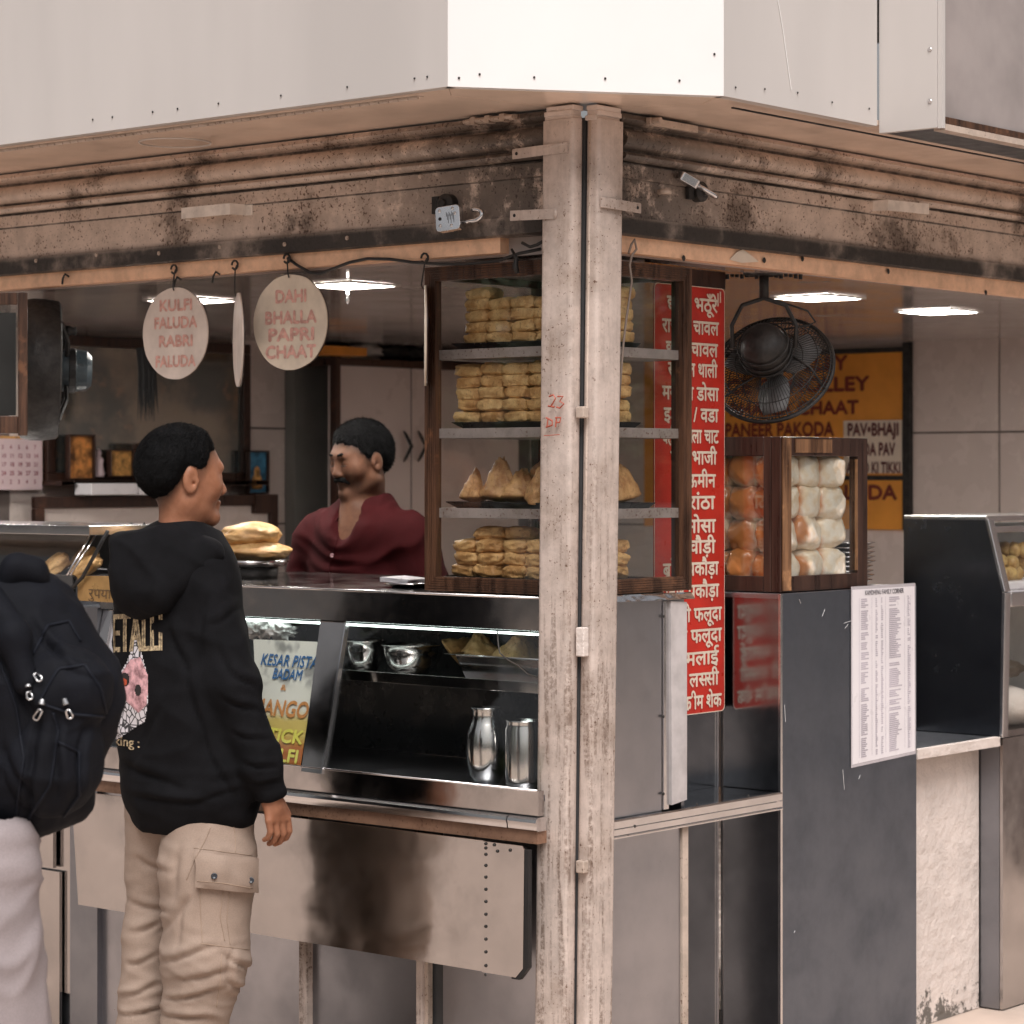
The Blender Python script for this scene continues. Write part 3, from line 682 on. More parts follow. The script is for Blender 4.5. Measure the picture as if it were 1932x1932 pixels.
# plastic bag crumple at left window
def blobm(name,r,n=3,amp=.25,fr=2.5,sx=(1,1,1),seed=0,k2=0):
    b=bmesh.new(); bmesh.ops.create_icosphere(b,subdivisions=n,radius=1)
    for v in b.verts:
        d=1+amp*noise.noise(v.co*fr+Vector((seed*3.1,seed,0)))+amp*.4*noise.noise(v.co*fr*3+Vector((seed,0,seed*2)))
        v.co=Vector((v.co.x*sx[0],v.co.y*sx[1],v.co.z*sx[2]))*r*d
    me=bpy.data.meshes.new(name); b.to_mesh(me); b.free(); me.polygons.foreach_set('use_smooth',[True]*len(me.polygons)); return me
M['plastic']=pm('crumpled_white_plastic',(.75,.73,.72),.25,var=.1,scale=20,bmp=.6,bs=40)
for k,(a,b) in enumerate(((488,1186),(528,1190))):
    o=bpy.data.objects.new('plastic_bag',blobm('plastic_bag',.045,4,.8,3,(.7,1,.5),k)); o.data.materials.append(M['plastic']); col.objects.link(o); o.location=GL(a,b,-.05)
    tag(o,('crumpled white plastic bag behind the glass nearest the hooded customer','crumpled clear plastic bag above the word PISTA of the poster')[k],'plastic bag')
# ================================================================ FOOD MESHES
M['pak1']=fried('fried_batter_gold',(.78,.53,.25),(.52,.29,.11)); M['pak2']=fried('fried_batter_brown',(.74,.46,.20),(.48,.25,.09)); M['sam']=fried('samosa_crust',(.62,.36,.16),(.36,.17,.07),.7)
def pillow(seed,sx,sy,sz,mat,p=.45):
    b=bmesh.new(); bmesh.ops.create_icosphere(b,subdivisions=4,radius=1)
    for v in b.verts:
        c=v.co; q=Vector([math.copysign(abs(t)**p,t) for t in c]); q*=1/max(1e-6,(abs(q.x)**5+abs(q.y)**5+abs(q.z)**4)**.2)
        d=1.02+.16*noise.noise(c*2.1+Vector((seed*5,0,seed)))+.07*noise.noise(c*5+Vector((0,seed*3,0)))+.035*noise.noise(c*13+Vector((0,seed*3,0)))
        v.co=Vector((q.x*sx,q.y*sy,q.z*sz*(1-.18*(q.x**2+q.y**2)/2)))*d
    me=bpy.data.meshes.new('pakora'); b.to_mesh(me); b.free(); me.polygons.foreach_set('use_smooth',[True]*len(me.polygons)); me.materials.append(mat); return me
P1=[pillow(i,.033,.040,.0165,M['pak1']) for i in range(5)]; P2=[pillow(i+9,.032,.038,.0165,M['pak2']) for i in range(5)]; P3=[pillow(i+19,.034,.040,.019,M['pak2'],.8) for i in range(5)]
def samosa(seed,r,h,mat,tw=0.):
    b=bmesh.new(); bmesh.ops.create_icosphere(b,subdivisions=4,radius=1)
    for v in b.verts:
        c=v.co.copy(); t=(c.z+1)/2; th=math.atan2(c.y,c.x); rad=math.hypot(c.x,c.y)
        prof=(1-t**1.25)**.9*1.0+.09 ; prof*=min(1,(t*9)**.5+.05)
        tri=1+.16*math.cos(3*th+seed)
        q=Vector((math.cos(th)*prof*tri*r*(1.15),math.sin(th)*prof*tri*r*.8,t*h))
        q+=Vector((math.sin(seed*2.)*.22*h*t*t,math.cos(seed*3.)*.15*h*t*t,0))
        q*=1+.12*noise.noise(c*2.5+Vector((seed*4,0,0)))+.05*noise.noise(c*7+Vector((seed,0,0)))+.02*noise.noise(c*18)
        v.co=q
    me=bpy.data.meshes.new('samosa'); b.to_mesh(me); b.free(); me.polygons.foreach_set('use_smooth',[True]*len(me.polygons)); me.materials.append(mat); return me
SM=[samosa(i*1.3+.5,.052,.108,M['sam']) for i in range(5)]
def item(name,me,loc,rot,label,cat,group):
    o=bpy.data.objects.new(name,me); col.objects.link(o); o.location=loc; o.rotation_euler=rot; return tag(o,label,cat,group)
# samosas in the counter tray
SB=[samosa(i*2.1+4,.062,.072,fried('big_samosa_crust',(.80,.52,.24),(.60,.34,.13),.35) if i==0 else MATS['big_samosa_crust']) for i in range(4)]
lb=['large samosa at the left tip of the counter tray, lying on its side','large pale samosa second from the left in the counter tray, with a wire over it','large brown samosa nearest the cream post in the counter tray','large samosa at the back of the counter tray']
for k,(px_,py_,X,rz,tilt) in enumerate(((855,1232,.20,.4,.9),(905,1234,.17,1.2,.15),(975,1238,.17,2.5,.3),(990,1230,.26,.3,.2))):
    P=PX(px_,py_,X); item('samosa',SB[k],(X,P.y,1.016),(tilt*math.cos(rz),tilt*math.sin(rz),rz),lb[k],'samosa','big samosas in the counter tray')
# ================================================================ GLASS DISPLAY CASE ON THE CORNER
CX0,CX1,CY0,CY1,CZ0,CZ1=.018,.470,.018,.531,1.203,2.030
cs=empty('display_case',(.24,.27,CZ0),'tall wooden framed glass case full of fried snacks standing on the corner of the counter','display case')
def moulded(name,P0,P1,inw,n,wd,m,dep=.022):
    "picture-frame moulding with fine reeds; P0-P1 outer edge, inw inward dir, n outward; ends mitred"
    P0=Vector(P0);P1=Vector(P1);inw=Vector(inw).normalized();n=Vector(n).normalized();u=(P1-P0).normalized()
    pr=[]; k=6
    for i in range(k):
        a=wd*i/k; b=wd*(i+.72)/k; c=wd*(i+1)/k; h=.0035*(1-abs(i-2)/6)
        pr+=[(a,h),(b,h),(b+.0003,h-.0025),(c-.0003,h-.0025)]
    pr+=[(wd,-dep),(0,-dep)]; K=len(pr); mb=MB()
    mb.v=[tuple(P0+inw*a+u*a+n*h) for a,h in pr]+[tuple(P1+inw*a-u*a+n*h) for a,h in pr]
    mb.f=[(i,(i+1)%K,(i+1)%K+K,i+K) for i in range(K)]+[tuple(reversed(range(K))),tuple(range(K,2*K))]
    return mb.build(name,m,cs,merge=True)
wdt=.036
def face(A,B,n,horiz):
    A=Vector(A);B=Vector(B)  # bottom corners
    h=CZ1-CZ0; at=A+UP*h; bt=B+UP*h; u=(B-A).normalized()
    moulded('frame_rail',A,B,UP,n,wdt,M['wood']); moulded('frame_rail',at,bt,-UP,n,wdt,M['wood'])
    moulded('frame_stile',A,at,u,n,wdt,M['wood']); moulded('frame_stile',B,bt,-u,n,wdt,M['wood'])
    q=[A+u*wdt+UP*wdt,B-u*wdt+UP*wdt,bt-u*wdt-UP*wdt,at+u*wdt-UP*wdt]; MB().slab([p-Vector(n)*.012 for p in q],n,.003).build('glass_pane',M['cglass'],cs)
face((CX0,CY1,CZ0),(CX0,CY0+.02,CZ0),nL,1); face((CX0+.02,CY0,CZ0),(CX1,CY0,CZ0),nR,1)
# back posts, slim
for x0,x1,y0,y1 in((CX1-.025,CX1,CY0+.02,CY0+.045),(CX1-.025,CX1,CY1-.025,CY1),(CX0+.01,CX0+.03,CY1-.024,CY1)): MB().box(x0,x1,y0,y1,CZ0,CZ1).build('back_post',M['woodd'],cs)
MB().box(CX1-.02,CX1,CY0+.03,CY1-.02,CZ0,CZ0+.03).box(CX1-.02,CX1,CY0+.03,CY1-.02,CZ1-.03,CZ1).build('side_rail',M['woodd'],cs)
MB().box(CX0+.03,CX1-.02,CY1-.02,CY1,CZ0,CZ0+.03).box(CX0+.03,CX1-.02,CY1-.02,CY1,CZ1-.03,CZ1).build('side_rail',M['woodd'],cs)
MB().box(CX1-.013,CX1-.010,CY0+.046,CY1-.026,CZ0+.03,CZ1-.03).build('glass_pane',M['glass'],cs)
MB().box(CX0+.002,CX1,CY0+.002,CY1,CZ1-.012,CZ1-.004).build('case_top',M['woodd'],cs)
MB().box(CX0+.02,CX1-.02,CY0+.02,CY1-.02,CZ0+.004,CZ0+.022).build('case_floor',M['dirtcream'],cs)
M['shelfw']=rusty('grubby_shelf_paint',(.30,.26,.245),.6,None,.5,gr=.7)
SZ=[1.818,1.617,1.414]
for z in SZ: MB().box(CX0+.014,CX1-.016,CY0+.014,CY1-.022,z-.025,z).build('shelf',M['shelfw'],cs,bevel=.001)
MB().box(.06,.2,.1,.3,1.197,1.203).build('wood_shim',M['beam'],cs)
# trays
M['trayd']=pm('dark_tray',(.018,.018,.02),.3,metal=.4,var=.2)
tz=[SZ[0],SZ[1],SZ[2],CZ0+.022]
for k,z in enumerate(tz):
    mb=MB(); x0,x1,y0,y1=.045,.30 if k!=2 else .36,.05,.455 if k<2 else .475
    mb.v=[(x0+.012,y0+.012,z),(x1-.012,y0+.012,z),(x1-.012,y1-.02,z),(x0+.012,y1-.02,z),(x0,y0,z+.013),(x1,y0,z+.013),(x1,y1+.01,z+.015),(x0,y1+.01,z+.015)]
    mb.f=[(3,2,1,0),(0,1,5,4),(1,2,6,5),(2,3,7,6),(3,0,4,7)]; o=mb.build('snack_tray',M['trayd']); s_=o.modifiers.new('s','SOLIDIFY'); s_.thickness=.0018
    tag(o,('dark tray under the snacks on the top shelf of the glass case','dark tray under the snacks on the second shelf of the glass case','dark tray of samosas on the third shelf of the glass case','dark tray on the floor of the glass case')[k],'tray')
ordn=['lowest','second','third','fourth','top']
coln=['leftmost','second','third','fourth','corner']
def stack(tier,z0,lay,P,ys,dz,word,xs2,jit=.004,ragged=0):
    for c,y in enumerate(ys):
        L=lay-(ragged and random.choice((0,0,1)))
        for k in range(L):
            ll=lay-1 if k==lay-1 else k
            item('pakora',random.choice(P),(.092+random.uniform(-jit,jit)*.8,y+random.uniform(-jit,jit)+.006*(lay-k)/lay*(1 if c<2 else 0),z0+dz*(k+.5)),(random.uniform(-.1,.1),random.uniform(-.1,.1),random.uniform(-.12,.12)),
                 f'{word} in {ordn[min(k,3)] if k<lay-1 else "top"} layer, {coln[min(c,4)]} column, {tier} of glass case','fried snack','fried snacks stacked in the glass case')
    for c,x in enumerate(xs2):
        for k in range(lay):
            item('pakora',random.choice(P),(x+random.uniform(-jit,jit),.088+random.uniform(-jit,jit),z0+dz*(k+.5)),(random.uniform(-.1,.1),random.uniform(-.1,.1),1.57+random.uniform(-.12,.12)),
                 f'{word} right of the post, {["near","far"][c]} pile, {ordn[k] if k<lay-1 else "top"} layer, {tier} of glass case','fried snack','fried snacks stacked in the glass case')
stack('top shelf',1.832,5,P1,(.395,.318,.241,.164,.088),.028,'golden fried pakora',(.165,.245),ragged=1)
stack('second shelf',1.631,5,P1+P2,(.425,.347,.268,.190,.112),.030,'golden fried pakora',(.155,.232))
stack('floor',1.240,3,P3,(.435,.355,.275,.195,.115),.031,'brown fried pakora',(.150,.228),.006)
for k,(y,x) in enumerate(((.40,.10),(.33,.13))): item('pakora',P3[k],(x,y-.03,1.240+.031*3.5),(0,.1,.3),('single brown pakora on top of the pile on the case floor, left one','single brown pakora on top of the pile on the case floor, right one')[k],'fried snack','fried snacks stacked in the glass case')
sl=['small samosa at the left end of the samosa tray in the glass case','tall pointed samosa, second from the left in the glass case','samosa in the middle of the case tray, in front of a piled one','samosa left of the post in the glass case, third shelf','samosa half hidden by the cream post in the glass case','samosa piled on top of the others in the glass case','samosa corner showing right of the posts on the third shelf','samosa behind the posts on the third shelf']
for k,(x,y,z,s,rx,ry,rz) in enumerate(((.10,.435,0,.78,0,.1,.4),(.11,.36,0,1.05,.1,0,1.2),(.10,.285,0,.85,.25,0,2.),(.10,.21,0,.9,-.2,.2,3.),(.1,.14,0,.95,.2,0,4.),(.15,.25,.05,.85,.5,.3,1.),(.285,.105,0,1.08,.0,-.15,.2),(.26,.2,0,1.,.1,.1,2.2))):
    o=item('samosa',SM[k%5],(x,y,1.43+z),(rx,ry,rz),sl[k],'samosa','samosas in the glass case'); o.scale=(s,s,s)
# ================================================================ RIGHT SIDE : corner cabinet, recess, bread counter
cb=empty('corner_cabinet',(.24,.03,0),'dented grey steel cabinet under the glass case, right of the posts','cabinet')
xa=lambda p_,y_=1300,Y=0.: PY(p_,y_,Y).x
plate('cabinet_panel',[(.06,-.002,.652),(xa(1247),-.002,.652),(xa(1247),-.002,1.186),(.06,-.002,1.186)],nR,M['steel2'],cb,.0012,.01,16,20,4,seed=2,dents=[(.6,.25,.02,-.003),(.3,.45,.015,-.002),(.75,.6,.02,-.002)])
plate('edge_strip',[(xa(1248),-.008,.655),(xa(1257),-.008,.655),(xa(1257),-.008,1.18),(xa(1248),-.008,1.18)],nR,M['steelbright'],cb,.0004,.006,2,10,4)
plate('peeling_cover',[(xa(1258),-.016,.665),(.408,-.014,.672),(.408,-.014,1.175),(xa(1256),-.016,1.18)],nR,pm('peeling_film',(.50,.47,.47),.4,var=.1,scale=14),cb,.003,.012,6,30,6,seed=5)
mb=MB(); sheet(mb,(.06,-.018,1.187),(.432,-.022,1.183),(.436,-.006,1.200),(.06,-.012,1.203),50,6,nR,.005,.002,16,3); mb.build('foil_wrap',M['steelbright'],cb,auto=60)
MB().box(.06,.42,.004,.5,1.17,1.196).build('cabinet_top',M['steel2'],cb)
MB().box(.405,.418,.002,.198,-.125,1.17).build('cabinet_side',M['steelk'],cb)
scr=MB().lathe([(.0042,0),(.0035,.0012),(0,.0016)],(0,0,0),10).mesh('screw'); scr.materials.append(M['blackmetal'])
def screws(parent,P,n):
    q=Vector(n).to_track_quat('Z','Y')
    for p_ in P:
        r=bpy.data.objects.new('screw',scr); col.objects.link(r); r.parent=parent; r.location=Vector(p_)-parent.location; r.rotation_mode='QUATERNION'; r.rotation_quaternion=q
screws(cb,[PY(1252,y,-.0086) for y in(1163,1352,1498)],nR)
plate('lower_panel',[(.06,-.002,-.125),(xa(1282),-.002,-.125),(xa(1282),-.002,.625),(.06,-.002,.625)],nR,M['steel2'],cb,.0012,.01,12,16,3,seed=8)
MB().box(xa(1283),.422,-.008,.0,-.125,.612).build('corner_angle',M['dirtcream'],cb)
# shelf running across cabinet and recess
M['shelfsteel']=steel('shelf_steel',(.45,.45,.47),.3,.1,.2)
sh=empty('recess_shelf',(.5,.1,.64),'narrow steel shelf with screwed angle edge crossing the recess below the red menu sign','shelf')
MB().box(.425,.838,.0,.198,.640,.648).build('shelf_plate',M['steelmir'],sh)
mb=MB(); pr=[(-.0,.651),(-.016,.651),(-.020,.647),(-.020,.630),(-.016,.626),(-.016,.612),(-.022,.608),(-.022,.605),(-.0,.605)]
for x in(.06,.832): mb.v+=[(x,y,z) for y,z in pr]
K=len(pr); mb.f=[(i,i+K,(i+1)%K+K,(i+1)%K) for i in range(K)]+[tuple(range(K)),tuple(reversed(range(K,2*K)))]
mb.build('shelf_edge',M['steelbright'],sh,merge=True,auto=25)
screws(sh,[PY(a,b,-.0206) for a,b in((1198,1559),(1315,1520-2),(1412,1502))],nR)
rc_=struct('recess_back',MB().box(.42,.84,.2,.22,-.125,1.178),M['steelmir'])
MB().box(.838,.8395,.194,.199,-.125,1.17).build('corner_weld',M['steelbright'],rc_)
# hanging red sign
sx0,sx1,sz0,sz1=.5116,.8300,.858,2.004
rs=empty('menu_sign',(sx0,.168,sz0),'tall narrow red sign listing dishes in cream Hindi letters, hanging in the recess','sign')
mb=MB(); r_=.014; P=[]
for cx_,cz_,a0 in((sx1-r_,sz0+r_,-90),(sx1-r_,sz1-r_,0),(sx0+r_,sz1-r_,90),(sx0+r_,sz0+r_,180)):
    for k in range(5): t=math.radians(a0+k*22.5); P.append((cx_+r_*math.cos(t),.168,cz_+r_*math.sin(t)))
mb.prism(P,nR,.003).build('sign_board',M['red'],rs)
cxm,czm=(sx0+sx1)/2,(sz0+sz1)/2; mb=MB(); K=len(P); P2_=[(cxm+(p[0]-cxm)*(1-.012),.168,czm+(p[2]-czm)*(1-.0036)) for p in P]
mb.v=[(p[0],.1675,p[2]) for p in P]+[(p[0],.1675,p[2]) for p in P2_]; mb.f=[(i,(i+1)%K,(i+1)%K+K,i+K) for i in range(K)]; mb.build('cream_border',M['cream'],rs)
rows=[('छोले भठूँरे',575,1.0),('राजमा चावल',618,1.12),('छोले चावल',659,1.03),('~स्पेशल थाली',698,.98),('मसाला डोसा',742,1.12),('इडली / वडा',782,1.08),('दही ~भल्ला चाट',822,1.12),('पाव भाजी',862,.92),('चाऊमीन',905,.80),('परांठा',946,.72),('समोसा',990,.80),('कचौड़ी',1029,.78),('ब^ेड पकौड़ा',1070,1.10),('पनीर पकौड़ा',1112,1.15),('कु~ल्फी फलूदा',1156,1.22),('रबड़ी फलूदा',1196,1.20),('रस मलाई',1238,1.10),('मीठी ल~स्सी',1278,1.12),('आइसक^ीम शेक',1320,1.24)]
rows[3]=('~स्पेशल थाली'.replace('~स्','~स'),698,.98); rows[6]=('दही भ~ल्ला चाट'.replace('~ल्','~ल'),822,1.12); rows[14]=('कु~लफी फलूदा',1156,1.22); rows[17]=('मीठी ल~ससी',1278,1.12)
mb=MB(); SCL=(sx1-sx0)
for s,py_,wf in rows:
    z=PY(1340,py_+14,.168).z; wd_=.245*wf*.93
    xr=sx1-.018-(.0 if wf>1.15 else .01+.018*(1.2-wf)/.4); text(mb,s,(xr-wd_,.1675,z),(1,0,0),UP,nR,.054,bold=.045,width=wd_)
mb.build('lettering',M['cream'],rs)
mb=MB().box(sx1-.035,sx1-.031,.1655,.1672,1.955,1.99).box(sx1-.024,sx1-.020,.1655,.1672,1.965,1.995); mb.build('tally_marks',M['cream'],rs)
MB().box(.5,.84,.172,.19,2.004,2.05).build('hanging_batten',M['woodd'],rs)
# bread counter
bc=empty('bread_counter',(1.2,.2,0),'tall blue-grey steel counter carrying the wooden bread box, price list taped on its front','counter')
plate('side_sheet',[(.8505,.195,-.125),(.8505,.006,-.125),(.8505,.006,1.176),(.8505,.195,1.176)],nL,M['steelmir'],bc,.0002,.004,4,12,2)
MB().box(.8465,.856,-.0045,.004,-.125,1.179).build('corner_edge',M['steelbright'],bc,bevel=.001)
M['bluesteel']=steel('dull_bluish_sheet',(.20,.225,.27),.42,.06,.35,ws=1.5)
plate('front_sheet',[(.856,-.002,-.125),(1.546,-.002,-.125),(1.546,-.002,1.178),(.856,-.002,1.178)],nR,M['bluesteel'],bc,.0009,.004,24,40,2.2,seed=6)
MB().box(.85,1.545,.004,.6,1.165,1.1795).build('counter_top',M['steel2'],bc,bevel=.002)
MB().box(1.540,1.5455,.004,.6,-.125,1.165).build('far_side',M['bluesteel'],bc)
# price list
pp=PY(1605,1450,-.006); 
pl=empty('price_list',(pp.x,-.004,pp.z),'laminated white paper price list on the front of the bread counter','paper')
c_=[PY(1606,1449,-.0055),PY(1728,1422,-.0055),PY(1727,1100,-.0055),PY(1606,1107,-.0055)]
M['paper']=pm('white_paper',(.80,.77,.80),.35,var=.02); M['film']=pm('laminate_film',(.50,.47,.50),.2,var=.05)
cc=sum(c_,Vector())/4; MB().slab(c_,nR,.0008).build('laminate_border',M['film'],pl)
inn=[cc+(p-cc)*.965+Vector((0,-.0006,0)) for p in c_]; MB().slab(inn,nR,.0005).build('sheet',M['paper'],pl)
def bl2(u,v): return (inn[0]*(1-u)*(1-v)+inn[1]*u*(1-v)+inn[2]*u*v+inn[3]*(1-u)*v)+Vector((0,-.0006,0))
mb=MB(); Ud=(inn[2]-inn[3]).normalized(); text(mb,'KAMDHENU FAMILY CORNER',bl2(.19,.965),Ud,UP,nR,.019,bold=.02,width=.62*(inn[1]-inn[0]).length+.0,off=.0002); mb.build('title',pm('dark_print',(.10,.09,.11),.6),pl)
mb=MB(); random.seed(3)
for cu,cw in((.13,.10),(.36,.03),(.45,.03),(.58,.17),(.88,.04)):
    v=.945
    while v>.03:
        if random.random()<.88:
            w_=cw*random.uniform(.55,1.25); a=bl2(cu,v); b=bl2(cu+w_,v); mb.v+= [a,b,b-UP*.0035,a-UP*.0035]; n0=len(mb.v)-4; mb.f.append((n0,n0+1,n0+2,n0+3))
        v-=.0115
for cu in(.10,.30,.52,.83,.93):
    a=bl2(cu,.95); b=bl2(cu+.004,.95); c=bl2(cu+.004,.03); d_=bl2(cu,.03); n0=len(mb.v); mb.v+=[a,b,c,d_]; mb.f.append((n0,n0+1,n0+2,n0+3))
o=mb.build('printed_rows',pm('faint_print',(.50,.46,.52),.6),pl); o['kind']='stuff'
# bread box
bb=empty('bread_box',(1.08,.2,1.181),'worn dark wooden box with glass sides packed with bread buns','bread box')
BX0,BX1,BY0,BY1,BZ0,BZ1=.866,1.303,.010,.42,1.182,1.602
fw=.048
def bar(name,x0,x1,y0,y1,z0,z1,m=None): return MB().box(x0,x1,y0,y1,z0,z1).build(name,m or M['woodd'],bb,bevel=.002)
for x0,x1,y0,y1,n_ in((BX0,BX0+.052,BY0,BY0+.03,0),(BX1-.05,BX1,BY0,BY0+.03,0),(BX0,BX0+.03,BY1-.03,BY1,0),(BX1-.03,BX1,BY1-.03,BY1,0)): bar('corner_stile',x0,x1,y0,y1,BZ0,BZ1)
bar('corner_stile',BX0-.001,BX0+.025,BY0+.031,BY0+.055,BZ0,BZ1)
MB().box(BX0+.006,BX0+.045,BY0-.006,BY0-.0005,BZ0+.004,BZ1-.002).build('worn_strip',M['woodbox'],bb,bevel=.001)
bar('front_rail',BX0+.052,BX1-.05,BY0,BY0+.025,BZ0,BZ0+.042); bar('front_rail',BX0+.052,BX1-.05,BY0,BY0+.025,BZ1-.052,BZ1)
MB().box(BX0+.07,BX0+.25,BY0-.003,BY0-.0005,BZ1-.043,BZ1-.006).build('bare_wood_patch',M['woodbox'],bb)
bar('side_rail',BX0,BX0+.025,BY0+.056,BY1-.031,BZ0,BZ0+.042); bar('side_rail',BX0,BX0+.025,BY0+.056,BY1-.031,BZ1-.052,BZ1)
bar('box_top',BX0+.001,BX1-.001,BY0+.026,BY1,BZ1-.012,BZ1-.001); bar('box_floor',BX0+.026,BX1-.001,BY0+.026,BY1,BZ0,BZ0+.02)
bar('far_rail',BX1-.02,BX1,BY0+.031,BY1-.031,BZ0,BZ0+.04); bar('far_rail',BX1-.02,BX1,BY0+.031,BY1-.031,BZ1-.05,BZ1-.013)
MB().box(BX0+.053,BX1-.051,BY0+.008,BY0+.011,BZ0+.043,BZ1-.053).build('glass_pane',M['cglass'],bb)
MB().box(BX0+.008,BX0+.011,BY0+.056,BY1-.031,BZ0+.043,BZ1-.053).build('glass_pane',M['cglass'],bb)
MB().box(BX1-.058,BX1-.053,BY0-.0008,BY0+.006,BZ0+.05,BZ1-.06).build('inner_bead',M['woodbox'],bb)
m,nt_,b_=newmat('bun_crust'); tc=N(nt_,'ShaderNodeTexCoord').outputs['Object']; sp=N(nt_,'ShaderNodeSeparateXYZ'); nt_.links.new(tc,sp.inputs[0])
n_=nz(nt_,tc,18,3); k_=mth(nt_,'ADD',sp.outputs[0],mth(nt_,'MULTIPLY',mth(nt_,'SUBTRACT',n_,.5),.05))
pale=mx(nt_,rng(nt_,nz(nt_,tc,40,4),.35,.65),(.86,.80,.70),(.80,.66,.48)); g=mx(nt_,rng(nt_,k_,-.030,-.056),pale,(.52,.20,.06)); nt_.links.new(g,b_.inputs['Base Color'])
b_.inputs['Roughness'].default_value=.35; b_.inputs['Coat Weight'].default_value=.5; b_.inputs['Coat Roughness'].default_value=.15; bump(nt_,b_,nz(nt_,tc,30,4),.3,.004); M['bun']=m
def bunm(seed):
    b=bmesh.new(); bmesh.ops.create_icosphere(b,subdivisions=4,radius=1)
    for v in b.verts:
        c=v.co; q=Vector([math.copysign(abs(t)**.7,t) for t in c]); q*=1/max(1e-6,(abs(q.x)**3+abs(q.y)**3+abs(q.z)**3)**(1/3))
        d=1+.13*noise.noise(c*1.8+Vector((seed*5,0,seed)))+.05*noise.noise(c*4+Vector((seed*5,0,seed)))+.015*noise.noise(c*12)
        v.co=Vector((q.x*.062,q.y*.048,q.z*.049))*d
    me=bpy.data.meshes.new('bun'); b.to_mesh(me); b.free(); me.polygons.foreach_set('use_smooth',[True]*len(me.polygons)); me.materials.append(m); return me
BN=[bunm(i) for i in range(5)]; rw=['bottom','second','third','top']
for k in range(4):
    for i in range(3):
        for j in range(4):
            if i>0 and j>0: continue
            dz=.088
            lab=f'bread bun in the {rw[k]} row, {["left","middle","right"][i]} column of the front pane' if j==0 else f'glossy brown bun in the {rw[k]} row behind the side pane, {["nearest","second","third","fourth"][j]} from the corner'
            item('bread_bun',random.choice(BN),(BX0+.075+i*.112+random.uniform(-.006,.006),BY0+.062+j*.088+random.uniform(-.005,.005),BZ0+.064+k*dz+random.uniform(-.004,.004)),(random.uniform(-.25,.25),random.uniform(-.2,.2),random.uniform(-.3,.3)),lab,'bread bun','bread buns in the wooden box')
# plates behind the bread box
for k in range(9):
    r=.10+random.uniform(-.003,.003); z=1.182+k*.0135
    o=MB().lathe([(0,0),(r*.72,0),(r*.80,.004),(r*.97,.011),(r,.012),(r*.995,.0135),(r*.95,.0125),(r*.78,.0055),(0,.0015)],(0,0,0),36).build('steel_plate',M['pot'],smooth=True); o.location=(1.455+random.uniform(-.006,.006),.20+random.uniform(-.006,.006),z)
    tag(o,'one of many thin steel plates stacked behind the bread box','plate','stack of steel plates behind the bread box')
# recess with plaster wall and far right case
struct('plaster_wall',MB().box(1.548,2.03,.07,.12,-.128,.672),M['plaster'])
g2=empty('ledge_shelf',(1.8,.1,.68),'chalky grey ledge over the white plaster strip at right','ledge')
mb=MB(); sheet(mb,(1.548,-.006,.676),(2.026,-.006,.676),(2.026,-.006,.704),(1.548,-.006,.704),20,2,nR,.002,.02,8); mb.build('ledge_front',M['plaster'],g2,auto=40); MB().box(1.548,2.026,.014,.34,.676,.703).build('ledge_slab',M['steelk'],g2)
rc=empty('chaat_case',(2.4,.2,.70),'steel and glass snack case with slanted front at the right edge','display case')
XS=2.04; pts=[PX(1705,979,XS),PX(1858,981,XS),PX(1890,1118,XS),PX(1885,1402,XS),PX(1705,1420,XS)]
pts[4]=sq((XS,pts[0].y,.70)); pts[3]=sq((XS,pts[3].y,.70)); print('rcase',[tuple(round(v,3) for v in p) for p in pts])
yb,yt,ym,yl=pts[0].y,pts[1].y,pts[2].y,pts[3].y; zt,zm=pts[1].z,pts[2].z
M['darkmir']=steel('dark_reflecting_side',(.16,.17,.19),.22,.04,.3,ws=2)
MB().prism(pts,nL,.012).build('side_panel',M['darkmir'],rc)
def fr(a,b,wd_,name,X0=XS-.002,m=None):
    a=sq(a);b=sq(b); d_=(b-a).normalized(); nn=sq((0,-d_.z,d_.y)); nn=nn if nn.y<0 else -nn
    MB().hexa([p+nn*o_+sq((dx,0,0)) for o_ in(0,.012) for p,dx in((a,0),(a,wd_),(b,wd_),(b,0))]).build(name,m or M['steelbright'],rc,bevel=.002)
fr((0+XS,yt,zt),(XS,ym,zm),.035,'edge_frame'); fr((XS,ym,zm),(XS,yl,.70),.035,'edge_frame')
MB().box(XS,3.6,yt-.008,yb,zt-.004,zt+.012).build('case_top',M['steelbright'],rc,bevel=.003)
MB().box(XS+.035,3.6,yt-.010,yt+.006,zt-.04,zt-.02).build('top_rail',M['steelbright'],rc,bevel=.003)
MB().box(XS+.035,3.6,ym-.014,ym+.01,zm-.045,zm+.0).build('middle_rail',M['steelbright'],rc,bevel=.004)
MB().box(XS+.035,3.6,ym+.0,yb,zm-.005,zm+.003).build('case_shelf',M['paper'],rc)
MB().box(XS+.035,3.6,yl-.012,yb,.70,.72).build('case_floor',M['steel'],rc)
MB().box(XS+.02,3.6,yb-.01,yb,.72,zt-.02).build('case_back',pm('pale_grey_back',(.38,.40,.40),.4),rc)
MB().prism([(XS+.036,yt,zt-.04),(3.6,yt,zt-.04),(3.6,ym,zm),(XS+.036,ym,zm)],(0,-.9,.3),.003).build('glass_pane',M['glass'],rc)
MB().box(XS+.036,3.6,yl+.003,yl+.006,.72,zm-.045).build('glass_pane',M['glass'],rc)
M['ball']=fried('puffed_ball_crust',(.55,.38,.14),(.36,.20,.06),.3)
bme=blobm('puri_ball',.024,3,.12,2); bme.materials.append(M['ball']); random.seed(11)
